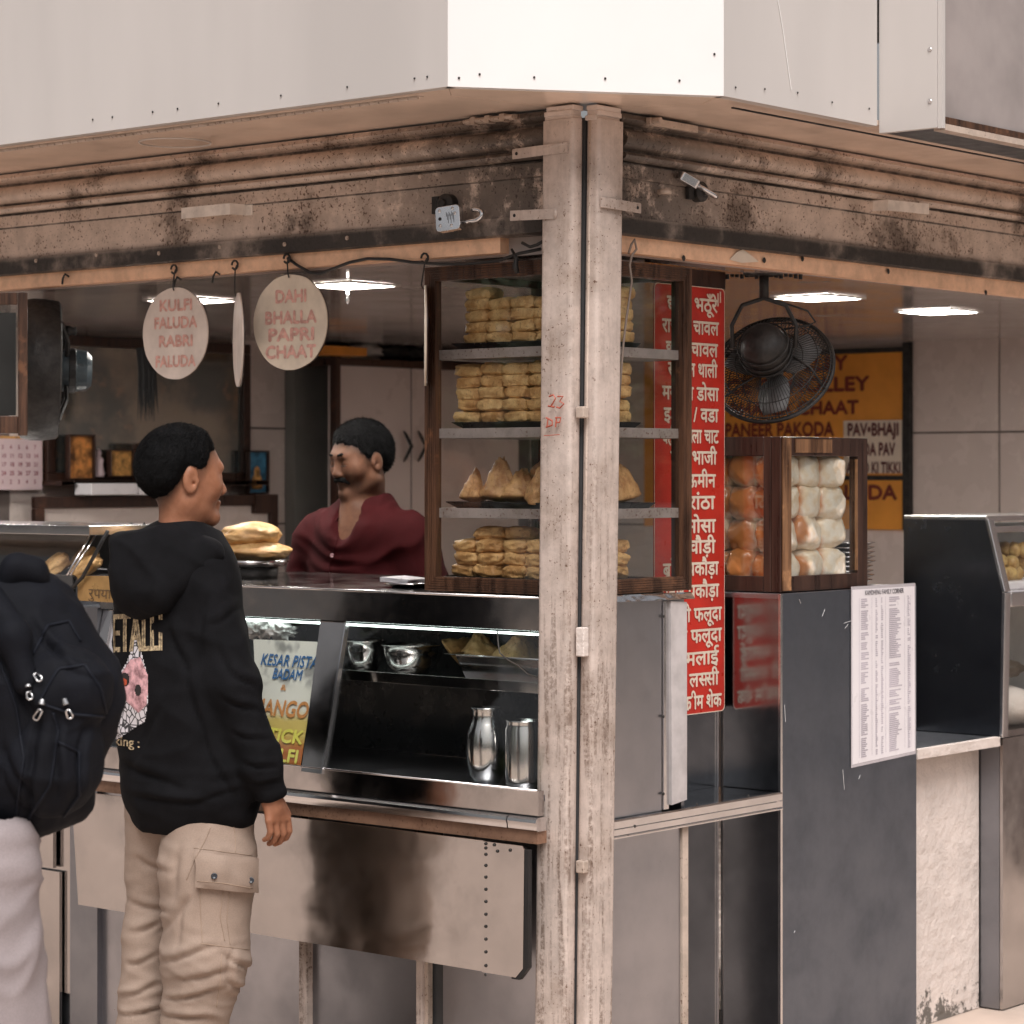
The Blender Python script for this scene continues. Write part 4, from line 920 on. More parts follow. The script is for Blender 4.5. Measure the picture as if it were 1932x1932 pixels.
for k in range(46):
    lay=k//18; x=XS+.085+random.uniform(0,.22); y=ym+.06+random.uniform(0,.13); z=zm+.05+lay*.036+random.uniform(-.004,.004)
    item('puri_ball',bme,(x,y,z),(random.random()*6,random.random()*6,0),'small golden puffed ball heaped in the right-hand snack case','snack','golden puffed balls heaped in the right case')
MB().box(XS+.05,XS+.42,ym+.02,ym+.22,zm+.004,zm+.03).build('white_tray',M['paper'],rc,bevel=.006)
o=tag(MB().lathe([(0,0),(.10,0),(.13,.06),(.10,.10),(.05,.115),(0,.12)],(XS+.2,ym+.14,.725),24).build('flour_heap',M['plaster'],smooth=True),'pale heap of flour at the bottom of the right-hand snack case','flour')
bl=bpy.data.objects.new('dark_chutney',blobm('dark_chutney',.05,3,.4,2,(1.3,1,.5))); col.objects.link(bl); bl.data.materials.append(pm('dark_paste',(.06,.045,.03),.5,bmp=.5)); bl.location=(XS+.2,ym+.1,.895); tag(bl,'dark dried topping lying on the pale heap in the right-hand case','food')
# counter below the right case
rl=empty('right_counter',(2.6,.2,0),'brushed steel counter base below the snack case at the right edge','counter')
plate('front_sheet',[(XS-.002,yl-.014,-.125),(3.6,yl-.014,-.125),(3.6,yl-.014,.698),(XS-.002,yl-.014,.698)],nR,M['steel'],rl,.003,.01,30,14,2.5,seed=3)
MB().box(XS-.004,XS+.3,yl-.003,.5,-.125,.695).build('side_box',M['steelk'],rl)
# stub floor-side carcass of cabinet interiors
# ================================================================ HANGING DISCS, CABLE, PADLOCKS
M['disc']=pm('aged_cream_card',(.72,.62,.50),.6,var=.08,scale=12); M['disc2']=pm('aged_pinkish_card',(.72,.62,.55),.55,var=.08,scale=12); M['fade']=pm('faded_red_print',(.68,.38,.32),.6,var=.18,scale=60)
def disc(px_,py_,X,R,yaw,lines,m_,label,hook,ph):
    "yaw: angle of the disc normal away from the camera direction"
    c=PX(px_,py_,X); n=(-FW*math.cos(yaw)+RT*math.sin(yaw)).normalized(); U=UP.cross(n).normalized()
    t=PX(px_ if hook is None else hook[0],hook[1],X) if hook else c+UP*(R+.05)
    o=empty('menu_disc',c+UP*R,label,'sign','round menu discs hanging from the header board')
    P=[]; K=56
    for k in range(K):
        a=2*math.pi*k/K; r=R*(1+.012*noise.noise(Vector((math.cos(a)*3,math.sin(a)*3,ph)))+.006*noise.noise(Vector((math.cos(a)*12,math.sin(a)*12,ph)))); P.append(c+U*r*math.cos(a)+UP*r*math.sin(a))
    MB().prism(P,n,.004).build('card',m_,o); MB().prism([p+(p-c)*.006-n*.0042 for p in P],n,.003).build('backing',M['woodd'],o)
    if lines:
        mb=MB()
        for s,dy,wd_,h in lines: text(mb,s,c+UP*dy*R-U*(wd_*R)*1.0,U,UP,n,h*R*1.35,bold=.08,width=wd_*R*2,off=.0008)
        mb.build('lettering',M['fade'],o)
    top=c+UP*R*.93
    MB().tube([top+n*.004,top+n*.008+UP*.01,t+n*.002-UP*.012,t-n*.003],.0022,6).build('hook_wire',M['blackmetal'],o,smooth=True)
    mb=MB(); mb.tube([t+Vector((-.004,.012*math.cos(a),.012*math.sin(a))) for a in [i*.7 for i in range(9)]],.003,6); mb.build('twisted_knot',M['blackmetal'],o,smooth=True)
    return o
disc(330,629,-.012,.128,math.radians(-38),[('KULFI',.50,.50,.25),('FALUDA',.12,.66,.25),('RABRI',-.28,.52,.25),('FALUDA',-.72,.62,.25)],M['disc2'],'leftmost cream menu disc reading KULFI FALUDA RABRI FALUDA',(330,508),1)
disc(448,641,-.012,.128,math.radians(-78),[('BADAM MILK',.2,.7,.25),('LASSI',-.4,.5,.25)][:0],M['disc2'],'narrow menu disc turned almost edge-on between two facing discs',(445,500),2)
disc(547,608,-.012,.128,math.radians(-35),[('DAHI',.42,.42,.27),('BHALLA',-.02,.70,.27),('PAPRI',-.38,.62,.27),('CHAAT',-.74,.68,.27)],M['disc'],'yellowed menu disc reading DAHI BHALLA PAPRI CHAAT',(543,488),3)
disc(801,633,-.012,.128,math.radians(-87.5),None,M['disc'],'menu disc seen exactly edge-on left of the glass case',(803,487),4)
tag(MB().tube([PX(a,b,-.012) for a,b in((543,487),(560,500),(585,514),(605,516),(630,506),(660,495),(694,488),(735,489),(780,495),(830,498),(880,498),(940,492),(980,478),(1020,470))],.0042,8).build('black_cable',M['black'],smooth=True),'black electric cable stapled along the header board toward the glass case','cable')
tag(MB().tube([PX(a,b,-.03) for a,b in((985,458),(1000,466),(1013,462),(1025,455))],.004,6).tube([PX(a,b,-.014) for a,b in((965,470),(975,488),(972,500),(976,515))],.006,6,rf=lambda i:(.003,.005,.008,.006)[i]).build('tape_tangle',M['blackmetal'],smooth=True),'tangle of black cable and tape above the glass case','cable')
pts=[(1186,478),(1191,462),(1197,452),(1201,470),(1192,482),(1188,500),(1192,530),(1188,560),(1182,600),(1176,650),(1172,700),(1168,760)]
tag(MB().tube([PY(a,b,-.02) for a,b in pts],.0032,6).build('brown_cord',pm('dusty_brown_cord',(.22,.17,.14),.6),smooth=True),'brown cord looped on a nail and hanging beside the right post','cord')
# small nails/staples on boards as knots
for a,b,l in((130,522,'knotted black string stub at the far left of the header board'),(342,528,'knotted black string stub left of the leftmost menu disc'),(415,518,'knotted string stub beside the edge-on menu disc')):
    c=PX(a,b,-.01); tag(MB().tube([c,c+Vector((-.006,.01,.008)),c+Vector((-.004,.022,-.004)),c+Vector((0,.03,-.02))],.003,6).build('string_stub',M['black'],smooth=True),l,'string')
mb=MB(); n=12; pts=[PY(a,b,-.0065) for a,b in((1376,490),(1390,476),(1402,470),(1420,484),(1432,494),(1400,496))]
tag(MB().prism(pts,nR,.001).build('torn_sticker',M['cream']),'torn cream sticker remnant on the right header board','sticker')
for k,(a,b) in enumerate(((1290,487),(1442,491),(1514,488),(1676,512),(1860,552))):
    c=PY(a,b,-.008); mb=MB(); screw(mb,c,nR,.008); tag(mb.build('board_nail',M['blackmetal']),('nail head under the right shutter box, nearest the glass case','nail head beside the torn sticker on the right board','nail head in the middle of the right header board','nail head right of the middle on the right header board','nail head near the right end of the header board')[k],'nail')
# padlocks
M['chrome']=steel('worn_chrome',(.72,.72,.73),.22,.03,.3)
def padlock(c,n,u,size,label,open_=True):
    c=Vector(c); n=Vector(n).normalized(); u=Vector(u); u=(u-n*u.dot(n)).normalized(); v=n.cross(u); 
    o=empty('padlock',c,label,'padlock')
    P=[]; hw=size/2; r=.010
    for sx_,sy_,a0 in((1,-1,-90),(1,1,0),(-1,1,90),(-1,-1,180)):
        for k in range(5):
            t=math.radians(a0+k*22.5); P.append(c+u*(sx_*(hw-r)+r*math.cos(t))+v*(sy_*(hw*.93-r)+r*math.sin(t)))
    MB().prism([p+n*.011 for p in P],n,.022).build('lock_body',M['chrome'],o,bevel=.0015)
    q=n.to_track_quat('Z','Y').to_matrix()
    for a,b in((-.62,.62),(-.62,-.5),(.45,.66),(.62,.28),(.3,-.6)): MB().lathe([(.0042,0),(.004,.001),(.002,.002),(0,.0022)],c+u*a*hw+v*b*hw+n*.011,12,q).build('pin_head',M['chrome'],o,smooth=True)
    MB().lathe([(.0045,0),(.0045,.0006),(0,.0006)],c-u*hw*.62+v*.02*hw+n*.0112,12,q).build('keyhole',M['black'],o)
    mb=MB()
    for k in range(9): 
        p=c+u*(-.1+.075*k)*hw+v*(.45-.1*(k%3))*hw+n*.0113; mb.slab([p,p+u*.0012,p+u*.0012-v*.022*(.5+.5*((k*7)%3)/2),p-v*.022*(.5+.5*((k*7)%3)/2)],n,.0002)
    e=mb.build('stamped_marks',M['blackmetal'],o); e['kind']='stuff'
    w0=c+u*hw; pts=[w0-v*hw*.42,w0+u*.030-v*hw*.42]+[w0+u*(.034+.024*math.sin(t))+v*(hw*.42*-math.cos(t)) for t in (.3,.8,1.3,1.9,2.4,2.9,3.3)]
    MB().tube([p for p in pts],.006,10).build('shackle',M['chrome'],o,smooth=True)
pc=PX(848,413,-.062); padlock(pc,nL*1+Vector((0,-.25,.1)),Vector((.05,-1,.12)),.068,'open steel padlock with swung shackle hanging on the left shutter box')
pc=PY(1297,340,-.055); padlock(pc,Vector((.3,-.35,.85)),Vector((.7,-.5,-.75)),.055,'open padlock seen edge-on, hooked on the right shutter box')
def hasp(P,label,n):
    P=Vector(P); o=empty('hasp',P,label,'hasp'); q=Vector(n).to_track_quat('Z','Y').to_matrix()
    MB().lathe([(.026,-.02),(.026,.006),(.018,.012),(.012,.012),(.010,.02),(0,.02)],P,20,q).build('hasp_boss',M['blackmetal'],o,smooth=False,bevel=.001)
    t=UP.cross(Vector(n)).normalized(); MB().slab([P-t*.05-UP*.022,P-t*.028-UP*.022,P-t*.028+UP*.022,P-t*.05+UP*.022],n,.012).build('hasp_plate',M['blackmetal'],o,bevel=.001)
hasp(PX(842,385,-.035),'greasy black hasp behind the open padlock on the left box',nL); hasp(PY(1322,362,-.035),'greasy black hasp behind the edge-on padlock on the right box',nR)
P=PY(1243,362,-.03); tag(MB().tube([P,P+Vector((0,-.02,0)),P+Vector((.012,-.022,0)),P+Vector((.02,-.02,0)),P+Vector((.02,0,0))],.007,8).build('staple_bracket',M['dirtcream'],smooth=True),'bare metal staple bracket left of the right-hand hasp','bracket')
# ================================================================ INTERIOR
def lamp(x,y,s,label):
    o=empty('ceiling_lamp',(x,y,2.06),label,'ceiling light','square LED panels in the kiosk ceiling')
    MB().box(x-s,x+s,y-s,y+s,2.0565,2.0605).build('lamp_panel',M['led'],o)
    mb=MB(); e=.012
    for a in((x-s-e,x+s+e,y-s-e,y-s-.0005),(x-s-e,x+s+e,y+s+.0005,y+s+e),(x-s-e,x-s-.0005,y-s,y+s),(x+s+.0005,x+s+e,y-s,y+s)): mb.box(*a,2.0545,2.0615)
    f=mb.build('lamp_frame',M['paint'],o)
lamp(.605,1.365,.098,'lit square ceiling lamp right of the disc reading DAHI'); lamp(.75,2.20,.098,'lit square ceiling lamp partly hidden by the leftmost menu disc'); lamp(1.95,.60,.098,'lit square ceiling lamp just behind the black fan'); lamp(2.79,.66,.098,'lit square ceiling lamp over the bread counter, rightmost'); lamp(.70,3.32,.098,'lit square ceiling lamp at the left picture edge')
# big framed mirror
def framed(name,px0,py0,px1,py1,Y,fw_,glassm_,label,cat,woodm=None,dep=.03):
    a=PY(px0,py1,Y); b=PY(px1,py0,Y); x0,x1,z0,z1=a.x,b.x,PY((px0+px1)/2,py1,Y).z,PY((px0+px1)/2,py0,Y).z
    o=empty(name,((x0+x1)/2,Y,z0),label,cat); wm=woodm or M['woodd']
    for q in((x0,x1,z0,z0+fw_),(x0,x1,z1-fw_,z1)): MB().box(q[0],q[1],Y-dep,Y-.001,q[2],q[3]).build('frame_rail',wm,o,bevel=.003)
    for q in((x0,x0+fw_),(x1-fw_,x1)): MB().box(q[0],q[1],Y-dep,Y-.001,z0+fw_+.0005,z1-fw_-.0005).build('frame_stile',wm,o,bevel=.003)
    g_=MB().box(x0+fw_+.0005,x1-fw_-.0005,Y-.012,Y-.002,z0+fw_+.0005,z1-fw_-.0005).build('pane',glassm_,o)
    return o,(x0,x1,z0,z1)
m,nt_,b_=newmat('old_mirror'); q_=co(nt_); n1=nz(nt_,q_,3.2,5); n2=nz(nt_,q_,9,5)
g=mx(nt_,rng(nt_,n1,.4,.62),(.20,.22,.22),(.40,.37,.32)); g=mx(nt_,rng(nt_,n2,.58,.70,0,.7),g,(.45,.35,.28)); nt_.links.new(g,b_.inputs['Base Color']); b_.inputs['Roughness'].default_value=.12; b_.inputs['Metallic'].default_value=.8; M['mirror']=m
mir,mb_=framed('wall_mirror',80,640,464,912,3.87,.042,M['mirror'],'large dark cloudy mirror in a brown wooden frame on the back wall','mirror')
lf,_=framed('wooden_cabinet',58,935,516,1110,3.80,.045,M['tile'],'low wooden framed cabinet with pale doors behind the hooded customer','cabinet')
# pictures and idols standing on the mirror ledge (generic)
M['oj']=pm('orange_print_picture',(.50,.20,.05),.5,var=.5,scale=22); M['bluep']=pm('blue_print_picture',(.05,.20,.34),.4,var=.4,scale=20); M['gold']=pm('ochre_print',(.55,.28,.08),.5,var=.4,scale=40); M['pinkp']=pm('pink_calendar_paper',(.62,.48,.50),.6,var=.05)
fp,q=framed('framed_picture',462,850,500,932,3.83,.006,M['bluep'],'small blue framed devotional picture at the right of the mirror','picture')
xm=(q[0]+q[1])/2; MB().lathe([(0,0),(.03,.0),(.034,.02),(.026,.05),(.016,.062),(.018,.075),(.012,.09),(0,.098)],(xm,3.818,q[2]+.02),14,Matrix(((1,0,0),(0,.15,0),(0,0,1)))).build('seated_figure',M['gold'],fp,smooth=True)
MB().box(q[0]-.004,q[1]+.006,3.76,3.86,PY(480,968,3.83).z,q[2]-.001).build('wood_stand',M['woodd'],fp)
fp,q=framed('framed_picture',122,820,172,905,3.80,.006,M['oj'],'orange devotional picture leaning at the lower left of the mirror','picture')
fp,q=framed('framed_picture',200,848,246,900,3.80,.005,M['gold'],'small brown picture low in front of the mirror, left one','picture')
fp,q=framed('framed_picture',250,836,288,900,3.80,.005,M['oj'],'small reddish picture low in front of the mirror, right one','picture')
def figurine(px_,py_,h,m_,label,r=.022):
    c=PY(px_,py_,3.80); MB().lathe([(0,0),(r,0),(r*1.1,h*.12),(r*.8,h*.45),(r*.95,h*.62),(r*.4,h*.74),(r*.55,h*.86),(r*.3,h*.97),(0,h)],(c.x,3.80,c.z),14).build('figurine',m_,smooth=True)
    tag(bpy.data.objects[-1] if False else col.objects[-1],label,'figurine')
figurine(186,900,.11,M['pinkp'],'little pink figurine between two small pictures by the mirror')
lg,q=framed('wall_shelf',78,906,470,916,3.86,.003,M['woodd'],'thin wooden ledge running under the mirror','shelf',dep=.12)
for k,(a,b) in enumerate(((160,247),(250,334),(338,372))):
    P0=PY(a,934,3.70); P1=PY(b,934,3.70); zt_=PY(a,912,3.70).z
    tag(MB().box(P0.x,P1.x,3.66,3.76,P0.z,zt_).build('white_carton',M['paper'],bevel=.003),('leftmost white carton in the row under the mirror','middle white carton in the row under the mirror','white carton partly behind the hooded head under the mirror')[k],'carton')
# black fringe hanging before the mirror
b=bmesh.new(); c=PY(283,700,3.6); mb=MB()
for k in range(46):
    a=random.uniform(0,6.28); r=random.uniform(0,.045); x=c.x+r*math.cos(a); y=3.62+r*math.sin(a)*.5; L=random.uniform(.12,.20)
    mb.tube([(c.x-.03+(x-c.x)*.3,y,c.z+.09),(x,y,c.z+.0),(x+random.uniform(-.01,.02),y,c.z-L)],.005,4,rf=lambda i:(.004,.006,.001)[i])
o=tag(mb.build('black_tassel',M['black']),'black horsehair tassel hanging in front of the mirror','tassel'); 
# calendar
c=PY(40,830,3.85); x0=PY(-40,830,3.85).x; x1=PY(78,830,3.85).x; z0=PY(40,924,3.85).z; z1=PY(40,828,3.85).z
cal=empty('wall_calendar',(x0,3.85,z0),'pink wall calendar with rows of numbers below the exhaust fan','calendar'); MB().box(x0,x1,3.845,3.85,z0,z1).build('page',M['pinkp'],cal); MB().box(x0,x1+.006,3.851,3.856,z0+.02,z1+.01).build('page_behind',M['gold'],cal)
mb=MB()
for r in range(5):
    for k in range(7):
        xx=x0+(x1-x0)*(.08+.13*k); zz=z1-(z1-z0)*(.14+.17*r); text(mb,str(1+(r*7+k)%30),(xx,3.8445,zz-.012),(1,0,0),UP,nR,.022,bold=.06,off=.0003)
o=mb.build('day_numbers',pm('calendar_print',(.30,.10,.13),.6),cal); o['kind']='stuff'
# back cupboard with two handles, side panel, things on top
cp=empty('back_cupboard',(3.5,3.7,0),'tall pinkish-grey cupboard with two black handles behind the seller','cupboard')
x0=PY(638,800,3.6).x; x1=PY(812,800,3.6).x; zt_=PY(720,684,3.6).z; z0=.3
M['cup']=pm('cupboard_laminate',(.60,.52,.49),.35,var=.04,scale=2)
MB().box(x0,x1+.6,3.6,3.66,z0,zt_-.02).build('cupboard_door',M['cup'],cp)
MB().box(x0-.028,x0-.001,3.585,3.62,z0,zt_+.05).build('wooden_jamb',M['woodd'],cp); MB().box(x0,x1+.6,3.585,3.88,zt_-.019,zt_+.012).build('top_rail',M['woodd'],cp)
for px_ in(762,789):
    c=PY(px_,842,3.59); MB().tube([c+Vector((0,-.0,.066)),c+Vector((0,-.012,.05)),c+Vector((.012,-.034,.0)),c+Vector((0,-.012,-.05)),c+Vector((0,0,-.066))],.007,8,rf=lambda i:(.003,.007,.009,.007,.003)[i]).build('handle',M['blackmetal'],cp,smooth=True)
MB().box((PY(775,800,3.6).x),(PY(775,800,3.6).x)+.003,3.5975,3.6,z0,zt_-.02).build('door_gap',M['black'],cp)
x0b=PY(553,800,3.84).x; x1b=PY(640,800,3.84).x
tag(MB().box(x0b,x1b,3.83,3.888,.3,2.055).build('tall_side_panel',pm('grey_green_laminate',(.20,.20,.19),.4,var=.05)),'dark grey-green full-height panel between the tiled wall and the cupboard','panel')
c0=PY(562,668,3.48); c1=PY(666,668,3.48); tag(MB().box(c0.x,c1.x,3.40,3.49,c0.z,c0.z+.035).build('orange_box',pm('orange_plastic',(.62,.24,.03),.4)),'flat orange box on the top ledge behind the menu disc','box')
for k,(a,b) in enumerate(((690,676),(740,684),(785,688))):
    o=bpy.data.objects.new('wrapped_bundle',blobm('wrapped_bundle',.075,3,.4,2.5,(1.3,.7,.5),k+3)); col.objects.link(o); o.data.materials.append((M['plastic'],M['blackmetal'],M['blackmetal'])[k]); o.location=PY(a,b,3.72); o.location.z=zt_+.05
    tag(o,('cloudy plastic-wrapped bundle on top of the cupboard','dark bundle in the middle of the cupboard top','dark bundle at the right end of the cupboard top')[k],'bundle')
c=PX(656,530,.62); tag(MB().lathe([(0,0),(.003,-.01),(.007,-.022),(.004,-.03),(.007,-.04),(.002,-.05),(0,-.052)],(c.x,c.y,2.054),8).tube([(c.x,c.y,2.054),(c.x,c.y,2.03)],.001,4).build('glass_charm',M['pot'],smooth=True),'tiny glittering charm dangling under the ceiling lamp','ornament')
# orange menu board on the right wall
XW=4.478
mbd=empty('wall_menu',(XW,2.2,1.26),'orange wall menu board with dark red English lettering behind the fan and bread box','menu board')
y0=PX(1705,800,XW).y; y1=3.2; z1_=PX(1700,664,XW).z; z0_=PX(1700,1000,XW).z
MB().box(XW,XW+.015,y0,y1,z0_,z1_).build('orange_board',pm('orange_vinyl',(.78,.32,.045),.4,var=.08,scale=4),mbd)
MB().box(XW-.012,XW+.018,y0-.036,y0-.0005,z0_+.0,2.058).build('black_edge_post',M['blackmetal'],mbd); MB().box(XW-.008,XW+.016,y0,y1,z1_+.0005,z1_+.022).build('black_top_edge',M['blackmetal'],mbd)
MT=pm('dark_red_print',(.20,.03,.015),.6); mb=MB()
def wt(s,pxr,py_,h,pxl=None):
    P1=PX(pxr,py_,XW-.001); z=P1.z
    wd_=abs(PX(pxl,py_,XW).y-P1.y); text(mb,s,(XW-.001,P1.y+wd_,z),(0,-1,0),UP,nL,h,bold=.08,width=wd_)
wt('CHHOLLEY',1597,697,.085,1400); wt('RICE CHHOLLEY',1638,736,.085,1335); wt('DAHI BHALLA CHAAT',1618,780,.08,1290); wt('•PANEER PAKODA',1572,822,.085,1358); wt('RABRI FALUDA',1690,942,.085,1440)
mb.build('lettering',MT,mbd)
a=PX(1702,790,XW-.004); c2=PX(1592,905,XW-.004)
MB().box(XW-.006,XW-.0015,a.y,c2.y,PX(1650,893,XW).z,PX(1650,793,XW).z).build('white_panel',M['cream'],mbd)
MB().box(XW-.004,XW-.001,a.y-.01,c2.y,PX(1650,906,XW).z,PX(1650,897,XW).z).build('dark_strip',M['blackmetal'],mbd)
mb=MB()
def wt2(s,pxl,pxr,py_,h):
    P0=PX(pxl,py_,XW-.0065); P1=PX(pxr,py_,XW-.0065); text(mb,s,P0,(0,-1,0),UP,nL,h,bold=.08,width=abs(P0.y-P1.y))
wt2('PAV•BHAJI',1598,1694,822,.075); wt2('VADA PAV',1606,1688,859,.075); wt2('ALOO KI TIKKI',1597,1698,892,.065); mb.build('lettering',pm('maroon_print',(.14,.04,.04),.6),mbd)
# ================================================================ FANS
def frame_from(axis):
    return Vector(axis).normalized().to_track_quat('Z','Y').to_matrix()
fc=PD(1458,698,7.05); ax=(FW*.80+RT*.30-UP*.52).normalized(); Q=frame_from(ax)
fan=empty('wall_fan',fc,'black greasy oscillating fan with wire cage hanging below the ceiling right of the red sign','fan')
R=.170
def L_(x,y,z): return fc+Q@Vector((x,y,z))
mb=MB()
for k in range(96):
    a=2*math.pi*k/96; ca,sa=math.cos(a),math.sin(a)
    for sgn in(-1,1): mb.tube([L_(ca*r,sa*r,sgn*z+.0) for r,z in((.045,.052),(.09,.050),(.14,.038),(R,.004))],.0012,4,cap=False)
e=mb.build('cage_wires',M['blackmetal'],fan); e['kind']='stuff'
for r,z,t in((R,0,.006),(.135,-.040,.0016),(.135,.040,.0016),(.095,-.050,.0016),(.095,.05,.0016),(.048,-.053,.003),(.048,.053,.003),(.165,-.014,.002),(.165,.014,.002)):
    MB().tube([L_(r*math.cos(a),r*math.sin(a),z) for a in [2*math.pi*i/48 for i in range(49)]],t,6,cap=False).build('cage_ring',M['blackmetal'],fan,smooth=True)
M['blade']=pm('pale_grey_blade',(.22,.225,.23),.45,var=.25,scale=12)
for k in range(3):
    a0=2*math.pi*k/3+.35; mb=MB(); n=9
    for i in range(n):
        r=.03+.115*i/(n-1); wd_=.024+.030*math.sin(math.pi*min(1,i/(n-1)*.75+.12)); tw=.55-.25*i/(n-1)
        for s in(-1,1): 
            a=a0+s*wd_/max(r,.05)*.9; mb.v.append(tuple(L_(r*math.cos(a),r*math.sin(a),s*wd_*math.tan(tw)*.5)))
    for i in range(n-1): mb.f.append((2*i,2*i+1,2*i+3,2*i+2))
    o=mb.build('fan_blade',M['blade'],fan,smooth=True); s_=o.modifiers.new('s','SOLIDIFY'); s_.thickness=.002
mz=[(0,-.165),(.035,-.162),(.056,-.148),(.066,-.12),(.068,-.085),(.064,-.062),(.045,-.056),(.03,-.056)]
MB().lathe(mz,fc,28,Q).build('motor_housing',M['blackmetal'],fan,smooth=True); MB().lathe([(.024,-.02),(.026,.02),(.018,.03),(0,.032)],fc,20,Q).build('hub',M['blade'],fan,smooth=True)
for r,z in((.070,-.125),(.072,-.098),(.07,-.072)): MB().tube([L_(r*math.cos(a),r*math.sin(a),z) for a in [2*math.pi*i/32 for i in range(33)]],.0025,6,cap=False).build('motor_rib',M['blackmetal'],fan,smooth=True)
top=PZ(1440,545,2.055); top.z=2.055
mp=L_(0,0,-.11)
yk=[mp+RT*.085+UP*.0,mp+RT*.088+UP*.06,mp+RT*.06+UP*.115,mp+UP*.135,mp-RT*.06+UP*.115,mp-RT*.088+UP*.06,mp-RT*.085]
MB().tube(yk,.006,8).build('yoke',M['blackmetal'],fan,smooth=True); MB().tube([mp+UP*.135,Vector((mp.x,mp.y,2.056))],.013,12).build('down_rod',M['blackmetal'],fan,smooth=True)
MB().lathe([(.0,.0),(.05,.0),(.058,-.012),(.05,-.02),(0,-.02)],(mp.x,mp.y,2.061),24).build('ceiling_plate',M['blackmetal'],fan,bevel=.001)
mb=MB(); 
for k in range(16): 
    a=k/15*2-1; p=Vector((mp.x,mp.y,2.045))+RT*a*.10; mb.tube([p,p+Vector((0,0,-.006-.008*random.random()))],.006,6)
e=mb.build('grease_beads',M['black'],fan); e['kind']='stuff'
cb_=mp+RT*.12+UP*.07; MB().tube([mp+RT*.03+UP*.13,cb_+UP*.03,cb_+RT*.02,cb_-UP*.01,mp+RT*.05+UP*.05],.003,6).build('loose_wire',M['blackmetal'],fan,smooth=True)
for k in range(3):
    a=2*math.pi*k/3+.9; MB().tube([L_(.06*math.cos(a),.06*math.sin(a),-.06),L_(.12*math.cos(a+.35),.12*math.sin(a+.35),-.048),L_(R*math.cos(a+.55),R*math.sin(a+.55),-.004)],.0035,6).build('cage_strut',M['blackmetal'],fan,smooth=True)
# exhaust fan at left edge
ec=PD(60,697,7.6); eax=(RT*.97+FW*.22+UP*-.02).normalized(); Q=frame_from(eax)
ef=empty('exhaust_fan',ec,'dark drum-shaped exhaust fan with blue-grey motor at the left picture edge','fan')
Rr=.205; MB().lathe([(Rr*.55,-.02),(Rr*.93,-.015),(Rr,-.03),(Rr*1.03,0),(Rr*1.03,.035),(Rr,.075),(Rr*.97,.08),(Rr*.96,.04),(Rr*.5,.03),(Rr*.3,.03)],ec,40,Q).build('drum_ring',M['blackmetal'],ef,auto=30)
MB().lathe([(.0,.04),(.050,.04),(.062,.06),(.064,.105),(.066,.106),(.066,.128),(.064,.129),(.060,.16),(.045,.175),(0,.178)],ec,32,Q).build('motor',M['motor'],ef,auto=30)
MB().lathe([(.0655,.106),(.0672,.108),(.0672,.126),(.0655,.128)],ec,32,Q).build('motor_band',M['black'],ef)
for a in(.8,2.4,4.0,5.5): 
    p0=ec+Q@Vector((Rr*.98*math.cos(a),Rr*.98*math.sin(a),.075)); MB().tube([p0,ec+Q@Vector((.12*math.cos(a),.12*math.sin(a),.10)),ec+Q@Vector((.055*math.cos(a),.055*math.sin(a),.10))],.007,6).build('motor_arm',M['blackmetal'],ef)
p0=ec+RT*.10+UP*.115; MB().lathe([(0,0),(.014,0),(.016,.012),(.010,.02),(.014,.03),(0,.036)],p0,14,Q).build('knob',M['blackmetal'],ef,smooth=True)
# wooden framed cabinet bit at left
wd=empty('wood_framed_box',PD(15,800,7.3),'scuffed wooden frame with dark glass at the far left edge','box')
for (a,b,c_,d_) in((34,552,52,822),(-40,785,34,818),(-40,552,33,575)):
    MB().hexa([PD(x,y,dd) for dd in(7.28,7.32) for x,y in((a,d_),(c_,d_),(c_,b),(a,b))]).build('frame_member',M['wood'],wd,bevel=.002)
MB().hexa([PD(x,y,dd) for dd in(7.295,7.298) for x,y in((-40,784),(33,784),(33,576),(-40,576))]).build('pane',M['glass'],wd)
MB().hexa([PD(x,y,dd) for dd in(7.45,7.46) for x,y in((-40,784),(30,784),(30,590),(-40,590))]).build('dark_lining',M['black'],wd)
# ================================================================ LEFT UNIT
lu=empty('left_counter',(0,2.5,0),'steel counter with glass-fronted case behind the backpack, at the left edge','counter')
e0=PX(168,992,-.02); ztop=e0.z; Y0=e0.y
print('left unit',Y0,ztop)
MB().box(-.02,.34,Y0,4.4,ztop-.028,ztop).build('top_ledge',M['steelbright'],lu,bevel=.002)
screws(lu,[PY(a,988,Y0-.0005) for a in(248,272)],nR)
ysl=Y0+.02; zb=PX(170,1086,-.06).z
for dx in(0,.02): MB().tube([(-.0+dx,ysl,ztop-.03),(-.085+dx*.6,ysl,zb)],.0035,6).build('front_tube',M['steelbright'],lu,smooth=True)
MB().slab([(-.083,ysl,zb),(-.083,4.4,zb),(-.002,4.4,ztop-.03),(-.002,ysl,ztop-.03)],(-1,0,.5),.003).build('glass_pane',M['glass'],lu)
MB().box(.33,.338,ysl,4.4,zb,ztop-.03).build('case_back',pm('dusky_back',(.10,.10,.095),.4),lu)
plate('front_sheet',[(-.03,4.4,.0),(-.03,Y0+.06,.0),(-.03,Y0+.06,zb-.002),(-.03,4.4,zb-.002)],nL,M['steel'],lu,.002,.01,20,14,3)
MB().box(-.018,.6,Y0+.06,4.4,-.125,zb-.004).build('carcass',M['steelk'],lu)
xx=[PX(100,1640,-.05).y,PX(112,1840,-.045).y]
plate('hanging_panel',[(-.05,4.4,.355),(-.05,xx[0],.36),(-.05,xx[0],.72),(-.05,4.4,.72)],nL,M['steel'],lu,.0025,.012,20,10,3,seed=5)
